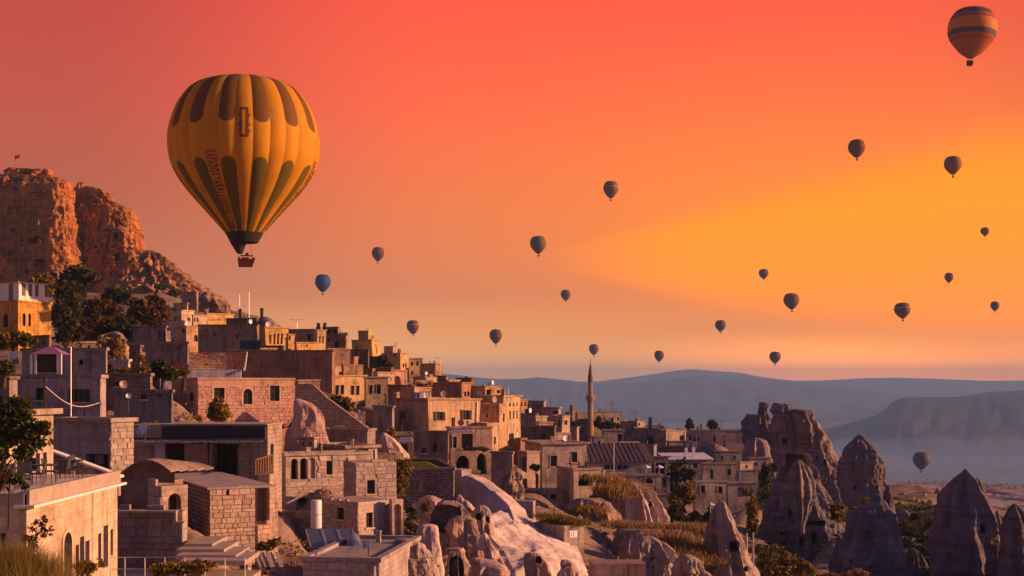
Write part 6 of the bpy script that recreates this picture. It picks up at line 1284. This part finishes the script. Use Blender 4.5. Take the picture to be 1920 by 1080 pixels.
def lamp(label, px, yb, yt, Y, arm=0, r=.07, name='street_lamp', cat='street lamp', two=False):
    b = P(px, yb, Y); t = thing(name, label, cat, b); h = mz(yt, Y) - b.z; mb = MB(); mb.tube([(0, 0, -1), (0, 0, h)], r, 7, r * .6); mb.build('pole', M['steel'], t)
    if arm:
        for s in ((-1, 1) if two else (1,)):
            a = arm / F * Y * s; mb = MB(); mb.tube([(0, 0, h - .1), (a * .5, 0, h + .12), (a, 0, h + .1)], r * .5, 6); mb.build('arm', M['steel'], t)
            mb = MB(); mb.box(a - .35, a + .35, -.14, .14, h + .02, h + .14); mb.build('lamp_head', M['whitepaint'], t)
    return t
lamp("single-armed street lamp on the crest by the last house", 826, 690, 672, 298, -7); lamp("double-armed street lamp above the golden houses", 557, 612, 600, 300, 10, two=True)
lamp("right-angled lamp pole behind the tall sandy house", 953, 742, 726, 230, -13); lamp("white street lamp standing in the lower village square", 1151, 882, 829, 205, 3, .09, two=True)
lamp("leftmost thin mast on the hill by the cliff foot", 449, 600, 552, 290, 0, .06, 'mast', 'mast'); lamp("tallest thin mast beside the dark stack", 467, 598, 547, 290, 0, .07, 'mast', 'mast'); lamp("short lamp post between the two tall masts", 461, 598, 574, 290, -3)
lamp("tall white flagless pole in front of the mauve house", 133, 782, 650, 92, 0, .045, 'flag_pole', 'pole'); lamp("white pipe post beside the brown pointed chimney", 1412, 1062, 998, 118, 0, .12, 'pipe_post', 'post'); lamp("pale broken pillar next to the white pipe post", 1400, 1050, 1000, 120, 0, .14, 'pillar_post', 'post')
# flag over the castle
b = P(28, 320, 452); t = thing('flag', "red flag with white crescent and star over the castle rock", 'flag', b); mb = MB(); mb.tube([(0, 0, -1), (0, 0, 5.6)], .06, 6); mb.build('pole', M['iron'], t)
mb = MB(); n = 8
fl = lambda x, z: (x, .18 * math.sin(x * 3.2), z + .25 * x)
for i in range(n): x0, x1 = .05 + i * 1.9 / n, .05 + (i + 1) * 1.9 / n; mb.poly([fl(x0, 4.1), fl(x1, 4.1), fl(x1, 5.3), fl(x0, 5.3)])
fg = mb.build('cloth', M['cloth_red'], t)
mb = MB()
for i in range(10):
    a0, a1 = R(50 + i * 26), R(50 + (i + 1) * 26); c = lambda a, r, o: (lambda x, z: (x, fl(x, 0)[1] - .05, z + .25 * x))(.75 + o + r * math.cos(a), 4.7 + r * math.sin(a)); mb.poly([c(a0, .34, 0), c(a1, .34, 0), c(a1, .27, .07), c(a0, .27, .07)])
for i in range(5): a = R(90 + 72 * i); p = lambda r, w: (1.22 + r * math.cos(w), fl(1.22, 0)[1] - .06, 4.7 + .3 + r * math.sin(w)); mb.poly([p(.17, a), p(.065, a + .63), p(0, 0), p(.065, a - .63)])
mb.build('crescent_and_star', M['cloth_white'], fg)
def dish(label, px, py, Y, d, mat='dishwhite', az_=-30, pole=None, tiltd=25):
    c = P(px, py, Y); h = pole or d * .8; t = thing('satellite_dish', label, 'satellite dish', c - Vector((0, 0, h)), R(az_), 'satellite dishes on the roofs'); mb = MB(); n = 20; r = d / 2
    tl = R(tiltd); M_ = lambda x, z, y: (x, y * math.cos(tl) + z * math.sin(tl) * 1.0, h + z * math.cos(tl) - y * math.sin(tl))
    for k in range(4):
        for i in range(n):
            q = []
            for a, rr in ((i, k), (i, k + 1), (i + 1, k + 1), (i + 1, k)):
                th = 2 * math.pi * a / n; ra = r * rr / 4; q.append(M_(ra * math.cos(th), ra * math.sin(th), -.35 * ra * ra / r + 0))
            mb.poly(q)
    mb.build('reflector', M[mat], t, 60); mb = MB(); mb.tube([M_(0, -r, -.3 * r), M_(0, -.1 * r, -1.0 * r)], .025, 5); mb.lathe([(.06, 0), (.06, .14)], 8, M_(0, -.1 * r, -1.0 * r)); mb.build('feed_arm', M['iron'], t)
    mb = MB(); mb.tube([(0, .05, -.2), (0, .08, h)], .035, 6); mb.build('mount_pole', M['iron'], t); return t
dish("big white and blue dish on the black-roofed house", 270, 806, 86.5, 1.0, az_=-35, pole=.7); dish("white dish left of the purple tent", 28, 668, 94, .75, az_=-20, pole=1.2); dish("tan dish on the dark brown wall", 232, 722, 98.5, .68, 'dishtan', 25, .6)
dish("red and white dish in front of the charcoal house", 241, 743, 95, .42, 'cloth_white', 20, 1.0); dish("pale dish on a tall pole above the bottom house roof", 689, 1020, 70, .56, az_=-40, pole=2.0); dish("small dish on the lit parapet house wall", 750, 754, 186, .6, 'dishtan', 30)
dish("little dish on the golden flat block's roof", 731, 711, 232, .6, 'dishtan', 30); dish("dish on the village roof by the white umbrella", 1216, 868, 216, .9, az_=-20); dish("dish on the rooftop right of the red brick house", 899, 737, 205, .8, az_=-10)
# solar heater
t = thing('solar_heater', "three tilted solar collector panels in a row on the bottom house roof", 'solar panels', P(620, 1040, 76))
fr = lambda px, py, Y: P(px, py, Y) - t.location
for i in range(3):
    tl, tr_ = 573 + i * 29 + (2 if i else 0), 573 + (i + 1) * 29; bl, br_ = tl + 10 + i * 1.0, tr_ + 10 + i * 1.5
    a, b, c, d = fr(bl, 1027, 75.2), fr(br_, 1027, 75.2), fr(tr_, 993, 78), fr(tl, 993, 78); nn = (b - a).cross(d - a).normalized(); th = -nn * .1
    mb = MB(); mb.hexa([a + th, b + th, c + th, d + th, a, b, c, d]); pn = mb.build('collector_panel', M['solar'], t); mb = MB()
    for p, q in ((a, b), (b, c), (c, d), (d, a)): mb.tube([p, q], .045, 4)
    mb.build('frame', M['steel'], pn)
mb = MB()
for px in (585, 640, 672): mb.tube([fr(px, 1045, 77), fr(px, 995, 78.1)], .04, 4)
mb.build('stand', M['iron'], t)
t = thing('water_tank', "tall white cylindrical water tank behind the solar panels", 'water tank', P(593, 994, 84)); s = 84 / F; mb = MB(); mb.lathe([(10 * s, 4 * s), (10.4 * s, 6 * s), (10.4 * s, 54 * s), (9.4 * s, 56.5 * s), (2 * s, 57 * s)], 24); mb.build('cylinder', M['dishwhite'], t, 40)
mb = MB(); mb.lathe([(10.7 * s, 29 * s), (10.7 * s, 31 * s)], 24); mb.build('hoop', M['steel'], t)
mb = MB(); [mb.tube([(7 * s * math.cos(a), 7 * s * math.sin(a), -1), (7 * s * math.cos(a), 7 * s * math.sin(a), 4.5 * s)], .05, 5) for a in (.5, 2, 3.6, 5.2)]; mb.build('stand', M['iron'], t)
t = thing('water_heater', "round blue-grey boiler tank end at the right of the panels", 'boiler tank', P(663, 1034, 74.5)); s = 74.5 / F; mb = MB(); mb.lathe([(1 * s, 0), (12.5 * s, .1), (13 * s, .3), (13 * s, 1.5), (12 * s, 1.7)], 24); o = mb.build('cylinder', flat("boiler_enamel", (.10, .14, .25), .4, .4), t, 40); o.rotation_euler = (R(-82), 0, R(8)); o.location = (0, 0, 10 * s)
mb = MB(); mb.box(-.4, .4, .0, .5, -.6, 0); mb.build('stand', M['iron'], t)
for i, (px, lab) in enumerate(((597, "left dark rooftop tank on the glazed roof room"), (609, "right dark rooftop tank on the glazed roof room"))):
    t = thing('roof_tank', lab, 'water tank', P(px, 614, 268), 0, 'roof tanks'); s = 268 / F; mb = MB(); mb.lathe([(4.2 * s, 0), (4.4 * s, 1.2 * s), (3.2 * s, 2 * s), (3.2 * s, 6 * s), (4.6 * s, 6.4 * s), (1.5 * s, 8.5 * s), (.8 * s, 9.5 * s)], 12); mb.build('drum', M['iron'], t, 40); mb = MB(); mb.box(-4 * s, 4 * s, -.3, .3, -.8, -.0); mb.build('stand', M['iron'], t)
t = thing('solar_rack', "dark row of small solar panels on the brown hillside house roof", 'solar panels', P(644, 629, 262)); s = 262 / F
for i in range(4): mb = MB(); x = (-8 + i * 4) * s; mb.hexa([(x, -.4, 0), (x + 3.4 * s, -.4, 0), (x + 3.4 * s, .6, 6 * s), (x, .6, 6 * s), (x, -.34, -.05), (x + 3.4 * s, -.34, -.05), (x + 3.4 * s, .66, 6 * s - .05), (x, .66, 6 * s - .05)]); mb.build('collector_panel', M['solar'], t)
# purple tent
t = thing('garden_tent', "purple-roofed tent with dark curtained front on the mauve roof", 'tent', P(86, 698, 98)); s = 98 / F; mb = MB(); e = 44 * s; w1, w2, d = -31 * s, 21 * s, 2.2
ap0, ap1 = (-6 * s, d / 2, e + 10 * s + .1), (4 * s, d / 2, e + 10 * s + .1); q = [(w1, 0, e - 9 * s), (w2 + 5 * s, 0, e - 9 * s), (w2 + 5 * s, d, e - 9 * s), (w1, d, e - 9 * s)]
e = 34 * s; ap0 = (-6 * s, d / 2, 49 * s); ap1 = (6 * s, d / 2, 49 * s); q = [(w1, 0, e), (w2 + 8 * s, 0, e), (w2 + 8 * s, d, e), (w1, d, e)]
mb.poly([q[0], q[1], ap1, ap0]); mb.poly([q[1], q[2], ap1]); mb.poly([q[2], q[3], ap0, ap1]); mb.poly([q[3], q[0], ap0]); mb.poly(q[::-1]); mb.build('canopy', M['purple'], t)
mb = MB(); mb.box(-19 * s, 22 * s, .25, .3, 0, e); mb.build('shade_sheet', M['roomshade'], t)  # dark sheet put in for the shade inside the tent
for x in (w1 + .1, -20 * s, w2 + .02, w2 + 6 * s): mb = MB(); mb.box(x - .07, x + .07, .05, .2, -.6, e); mb.build('post', M['whitepaint'], t)
t = thing('tarpaulin_fence', "dark blue tarpaulin fence below the long shaded house", 'tarpaulin', P(472, 656, 224)); s = 224 / F; mb = MB(); mb.box(-22 * s, 18 * s, 0, .08, -.8, 18 * s); mb.build('sheet', M['tarp'], t)
for i in range(5): mb = MB(); x = (-22 + 10 * i) * s; mb.tube([(x, -.06, -.8), (x, -.06, 19 * s)], .06, 5); mb.build('post', M['iron'], t)
# laundry
for i, (x0, x1, y0, y1, m_, lab) in enumerate(((776, 787, 736, 746, 'cloth_blue', "blue blanket hanging on the roof of the shuttered-window house"), (793, 800, 734, 746, 'cloth_white', "white sheet hanging beside the blue blanket"))):
    t = thing('laundry', lab, 'laundry', P((x0 + x1) / 2, y1, 163), 0, 'washing on the roof'); s = 163 / F; w = (x1 - x0) / 2 * s; h = (y1 - y0) * s; mb = MB()
    for k in range(10): a, b = -w + 2 * w * k / 10, -w + 2 * w * (k + 1) / 10; y = lambda v: .12 * math.sin(v * 9); mb.poly([(a, y(a) - .2, -.1), (b, y(b) - .2, -.1), (b, y(b) * .2, h), (a, y(a) * .2, h)])
    mb.build('cloth', M[m_], t); mb = MB(); mb.tube([(-w - .4, 0, h), (w + .4, 0, h)], .02, 4); mb.tube([(-w - .3, 0, -.5), (-w - .3, 0, h + .1)], .03, 5); mb.tube([(w + .3, 0, -.5), (w + .3, 0, h + .1)], .03, 5); mb.build('line', M['iron'], t)
def slab(name, label, cat, pts, Y, thick, mat, dpt=.6, part='slab'):
    c = P(pts[0][0], pts[0][1], Y); t = thing(name, label, cat, c); mb = MB(); n = len(pts); f = [P(a, b, Y) - c for a, b in pts]; bk = [p + Vector((0, dpt, 0)) for p in f]
    mb.poly(f[::-1]); mb.poly(bk); [mb.poly([f[i], f[(i + 1) % n], bk[(i + 1) % n], bk[i]]) for i in range(n)]; mb.build(part, M[mat], t, color=(.4, .3, .26)); return t
slab('awning', "long white awning over the balcony window of the arched house", 'awning', [(846, 807), (848, 813), (888, 810), (888, 806)], 148.6, .1, 'whitepaint', 1.2, 'canvas')
slab('door_awning', "small white awning on the pale narrow house", 'awning', [(750, 820), (747, 829), (773, 829), (771, 820)], 146.6, .1, 'whitepaint', 1.0, 'canvas')
slab('parapet_ramp', "sloping pale-topped parapet wall at the far end of the café terrace", 'parapet wall', [(96, 850), (222, 897), (222, 930), (96, 930)], 57, .3, 'plaster', .35, 'wall')
mb_t = [o for o in S.objects if o.name.startswith('parapet_ramp')][0]; mb = MB(); a, b = P(94, 848, 56.8) - mb_t.location, P(225, 896, 56.8) - mb_t.location; mb.hexa([a, b, b + Vector((0, .6, 0)), a + Vector((0, .6, 0)), a + Vector((0, 0, .09)), b + Vector((0, 0, .09)), b + Vector((0, .6, .09)), a + Vector((0, .6, .09))]); mb.build('coping', M['whitepaint'], mb_t)
slab('stepped_parapet', "pale stepped parapet capping the patched stone wall", 'parapet', [(219, 958), (219, 961), (326, 961), (326, 981), (345, 981), (345, 978), (330, 978), (330, 958)], 59.7, .2, 'concrete', .5, 'coping')
slab('sloped_wall', "sloping brown stone stair wall right of the pink brick house", 'sloping wall', [(553, 722), (588, 722), (612, 745), (690, 803), (690, 830), (553, 830)], 135, .3, 'rubble', 1.2, 'wall')
slab('turf_strip', "lime-green turf roof strip with black edge in the middle of the town", 'turf roof', [(763, 866), (763, 874), (822, 876), (800, 866)], 121, .2, 'lime', 3.0, 'turf')
slab('roof_edge', "black tar roof edge folding down beside the lime turf strip", 'roof edge', [(766, 861), (768, 866), (800, 866), (845, 880), (856, 880), (820, 862)], 121.4, .2, 'blacktar', 2.0, 'membrane')
# terrace steps and slabs at the bottom
for i, (x0, x1, y0, y1, Y, lab) in enumerate(((345, 398, 1020, 1030, 58, "top pale paving slab of the stair beside the patched stone wall"), (330, 420, 1030, 1040, 57, "second grey stair slab under the pale paving slab"), (330, 442, 1041, 1050, 56, "third long stair slab above the potted terrace"), (338, 460, 1051, 1060, 55, "lowest stair slab beside the golden shrubs"))):
    t = thing('stair_slab', lab, 'stair', P((x0 + x1) / 2, y1, Y), 0, 'stair slabs at the bottom'); s = Y / F; mb = MB(); w = (x1 - x0) / 2 * s; mb.box(-w, w, 0, 3.0, 0, (y1 - y0) * s); mb.build('slab', M['concrete'], t)
t = thing('lower_terrace', "lavender lower terrace floor with thin railing at the bottom left", 'terrace', P(310, 1085, 55)); mb = MB(); mb.box(-2.6, 3.6, -3, 2.6, -.3, .0)
mb.build('floor_slab', M['concrete'], t); mb = MB(); [mb.tube([(-2.4 + i * .85, -.6, 0), (-2.4 + i * .85, -.6, 1.0)], .018, 4) for i in range(8)]; [mb.tube([(-2.4, -.6, z), (3.6, -.6, z)], .015, 4) for z in (.5, 1.0)]; mb.build('railing', M['steel'], t)
house("low pink boundary wall house corner at the bottom beside the leaning planks", 395, 463, 470, 1034, 1120, 58, 60, [], mat='rubble', tint='pink', corn=0, name='boundary_wall', cat='wall', dA=.5)
for i, (x, lab) in enumerate(((480, "leftmost leaning plank of the four"), (490, "second leaning plank from the left"), (503, "third leaning plank, widest of the four"), (518, "rightmost leaning plank of the four"))):
    t = thing('plank', lab + " beside the bottom shrub", 'plank', P(x + 10, 1063, 66), R(12), 'leaning planks'); s = 66 / F; mb = MB(); w = (4 + (i == 2) * 2.5) * s; mb.hexa([(-w, 0, 0), (w, 0, 0), (w, .05, 0), (-w, .05, 0), (-w - 9 * s, .5, 26 * s), (w - 9 * s, .5, 26 * s), (w - 9 * s, .55, 26 * s), (-w - 9 * s, .55, 26 * s)]); mb.build('board', M['concrete'], t)
# café furniture on the terrace
zt = mz(928, 45) - .0
def chair(lab, px, py_, Y, rz):
    b = P(px, py_, Y); b.z = zt + .01; t = thing('cafe_chair', lab, 'chair', b, R(rz), 'café chairs on the terrace'); mb = MB(); mb.box(-.24, .24, -.24, .24, .42, .47); mb.build('seat', M['chairs'], t); mb = MB(); mb.hexa([(-.23, .2, .5), (.23, .2, .5), (.23, .24, .5), (-.23, .24, .5), (-.23, .3, .95), (.23, .3, .95), (.23, .34, .95), (-.23, .34, .95)]); mb.build('backrest', M['chairs'], t)
    for x in (-.21, .21):
        for y in (-.21, .21): mb = MB(); mb.tube([(x, y, 0), (x, y, .42 if y < 0 else .6)], .016, 5); mb.build('leg', M['iron'], t)
def ctable(lab, px, Y):
    b = P(px, 930, Y); b.z = zt + .01; t = thing('cafe_table', lab, 'table', b, R(8), 'café tables on the terrace'); mb = MB(); mb.box(-.42, .42, -.42, .42, .71, .75); mb.build('tabletop', M['iron'], t)
    for x in (-.36, .36):
        for y in (-.36, .36): mb = MB(); mb.tube([(x, y, 0), (x, y, .71)], .018, 5); mb.build('leg', M['iron'], t)
for px, Y, rz, lab in ((20, 47.0, 40, "padded chair nearest the left edge on the café terrace"), (-4, 46.2, 20, "grey armchair cut by the left edge on the café terrace"), (70, 49.2, -80, "blue-grey chair in the middle of the café terrace"), (62, 51.2, 180, "chair behind the middle table under the leaf branch"), (95, 50.6, 100, "thin chair right of the middle café table"), (118, 52.4, -90, "chair left of the far café table"), (150, 53.2, 90, "chair right of the far café table by the parapet"), (44, 48.2, 10, "chair beside the branch trunk on the café terrace")): chair(lab, px, 930, Y, rz)
ctable("dark café table in the middle of the terrace", 82, 50.0); ctable("dark café table at the far end of the terrace", 134, 52.9); ctable("dark café table by the left edge under the branch", 14, 48.2)
t = thing('price_board', "small white board with reddish writing leaning at the terrace end", 'board', P(135, 890, 55.5)); s = 55.5 / F; mb = MB(); mb.box(-5 * s, 5 * s, 0, .03, 0, 7 * s); mb.build('board', M['whitepaint'], t)
mb = MB(); [mb.box((-4 + (j * 3 + i) % 4 * .4) * s, (3.6 - (j + i) % 3) * s, -.012, -.002, (1.2 + j * 1.9) * s, (2.1 + j * 1.9) * s) for j in range(3) for i in (0,)]; mb.build('writing', M['cloth_red'], t); mb = MB(); mb.tube([(0, .02, -.9), (0, .02, 0)], .02, 5); mb.build('post', M['iron'], t)
# cable with its lamp bracket
t = thing('light_cable', "white cable sagging from the left post to the lit corner", 'cable', P(85, 724, 90)); mb = MB(); p0, p1 = P(84, 723, 90), P(186, 754, 93); pts = []
for i in range(15): q = i / 14; p = p0.lerp(p1, q) - p0; p.z -= 1.0 * math.sin(math.pi * q) ** 1 * .78; pts.append(p)
mb.tube(pts, .03, 5); mb.build('cord', M['whitepaint'], t); mb = MB(); mb.tube([(0, .05, -3.0), (0, .05, .3)], .06, 6); mb.build('post', M['darkwood'], t); mb = MB(); mb.lathe([(.02, .3), (.16, .35), (.16, .5), (.04, .58)], 10); mb.build('lamp', M['iron'], t)
t = thing('air_conditioner', "white air-conditioner box on the small plaster house wall", 'air conditioner', P(1074, 1007, 102.8), R(40)); mb = MB(); mb.box(-.4, .4, -.1, .25, 0, .5); mb.build('casing', M['whitepaint'], t); mb = MB(); [mb.tube([(-.1 + .17 * math.cos(i * .628), -.112, .25 + .17 * math.sin(i * .628)), (-.1 + .17 * math.cos((i + 1) * .628), -.112, .25 + .17 * math.sin((i + 1) * .628))], .02, 4) for i in range(10)]; mb.build('fan_grille', M['iron'], t)
for px, py, Y, lab, m_ in ((1332, 946, 150, "white-blue garden parasol by the pointed brown chimney", 'bluesheet'), (1212, 876, 208, "white parasol on the village roof", 'cloth_white'), (1236, 876, 209, "second white parasol right of the other on the village roof", 'cloth_white')):
    t = thing('parasol', lab, 'parasol', P(px, py + 14, Y), 0, 'parasols in the village'); s = Y / F; mb = MB(); mb.lathe([(9 * s, 13 * s), (5 * s, 16 * s), (.3 * s, 18.5 * s)], 8, cap=False); mb.build('canopy', M[m_], t); mb = MB(); mb.tube([(0, 0, -1.0), (0, 0, 18 * s)], .04, 6); mb.build('pole', M['whitepaint'], t)
t = thing('brick_chimney', "tall round brick chimney left of the minaret", 'chimney', P(1072, 800, 275)); s = 275 / F; mb = MB(); mb.lathe([(3.2 * s, -1), (3.2 * s, 24 * s), (3.8 * s, 25 * s), (3.8 * s, 38 * s), (3.4 * s, 41 * s)], 12); mb.build('stack', M['ashlar'], t, color=(.26, .17, .15))
for px, py, Y, lab in ((745, 818, 147.0, None),):
    pass
# grasses
tufts('dry_grass', "golden dry grass on the striped dome's shoulder", [(1122, 897, 141), (1150, 905, 141), (1172, 914, 140), (1180, 925, 139), (1140, 915, 138), (1165, 935, 138)], 4200, .55, 'dry', .9, 1, w=.05)
tufts('dry_grass', "golden dry grass along the top of the broad mound", [(1150, 985, 125), (1200, 990, 124), (1240, 994, 123), (1300, 990, 123), (1330, 1000, 122)], 4500, .5, 'dry', .9, 2, w=.05)
tufts('dry_grass', "rust dry shrubs down the middle of the broad mound", [(1240, 1005, 118), (1270, 1020, 117), (1300, 1035, 116), (1330, 1050, 115), (1290, 1055, 114), (1260, 1030, 115)], 6500, .5, 'dry', 1.1, 3, w=.05)
tufts('dry_grass', "orange weeds on the crumbled cave wall", [(1085, 962, 135), (1105, 956, 134.5), (1125, 962, 134)], 1600, .6, 'dry', .6, 4, w=.05)
tufts('verge_grass', "tall green-gold grass in the bottom left corner", [(-30, 1080, 33), (0, 1078, 33), (30, 1084, 33.2), (60, 1096, 33.5), (90, 1108, 34), (10, 1100, 32.5)], 8000, .85, 'grassmix', .38, 5, w=.0055)
tufts('turf_grass', "short grass on the small plaster house roof", [(1010, 968, 107), (1050, 972, 107), (1092, 984, 106), (1020, 978, 107.5)], 2200, .3, 'vine', .5, 6, w=.04)
tufts('plateau_grass', "thin grass on top of the sandy hill edge", [(1690, 908, 560), (1760, 909, 570), (1850, 912, 600), (1920, 914, 610)], 900, .9, 'grassmix', 6, 7, w=.2)

# loose stones and scrub lying on the hillside
rg = np.random.RandomState(3); vv = []; ff = []
for i in range(5200):
    Y = math.exp(rg.uniform(math.log(58), math.log(330))); px = rg.uniform(60, 1900); z = zground(px, Y); r = (.08 + .4 * rg.rand() ** 3) * (.6 + Y / 220); c = (mx(px, Y), Y, z + r * .1); k = len(vv)
    for a, b, d in ((1, 0, 0), (-1, 0, 0), (0, 1, 0), (0, -1, 0), (0, 0, .8), (0, 0, -.6)): vv.append((c[0] + a * r * rg.uniform(.6, 1.3) + .2 * r * rg.randn(), c[1] + b * r * rg.uniform(.6, 1.3), c[2] + d * r * rg.uniform(.6, 1.2)))
    for q in ((0, 2, 4), (2, 1, 4), (1, 3, 4), (3, 0, 4), (2, 0, 5), (1, 2, 5), (3, 1, 5), (0, 3, 5)): ff.append(tuple(k + e for e in q))
me = bpy.data.meshes.new('rubble'); me.from_pydata(vv, [], ff); me.materials.append(M['pale']); o = link('rubble', me, color=(.36, .26, .215)); tag(o, "loose tuff stones strewn between the houses", 'rubble', None, 'stuff')
def scrub(name, label, mat, n, size, y0, y1, x0, x1, seed, keep=None):
    rg = np.random.RandomState(seed); c = []
    while len(c) < n:
        Y = math.exp(rg.uniform(math.log(y0), math.log(y1))); px = rg.uniform(x0, x1)
        if mnoise.noise(Vector((px * .012, math.log(Y) * 9, seed))) < .05: continue
        for k in range(40): dx_, dy_, dz_ = rg.randn(3) * np.array([.5, .5, .22]) * (1 + Y / 200); c.append((mx(px, Y) + dx_, Y + dy_, zground(px, Y) + abs(dz_)))
    c = np.array(c[:n]); a = rg.normal(size=(n, 3)); a[:, 2] += .6; a /= np.linalg.norm(a, axis=1)[:, None]; b = np.cross(a, rg.normal(size=(n, 3))); b /= np.linalg.norm(b, axis=1)[:, None]
    s_ = size * rg.uniform(.5, 1.3, n)[:, None] * (.5 + c[:, 1:2] / 200); a *= s_; b *= s_ * .5
    o = quads(name, np.stack([c - a, c + b, c + a, c - b], 1).reshape(-1, 3), mat); tag(o, label, 'scrub', None, 'stuff')
scrub('hillside_scrub', "low dry scrub growing between the houses", 'dry', 16000, .16, 70, 330, 120, 1300, 5)
scrub('scrub_and_shade', "dark scrub covering the valley ground between the rock cones", 'leaf_dark', 52000, .26, 118, 300, 1420, 1960, 6)  # real scrub on the slope, thickened with dark leaves for shade between cones
dezap()
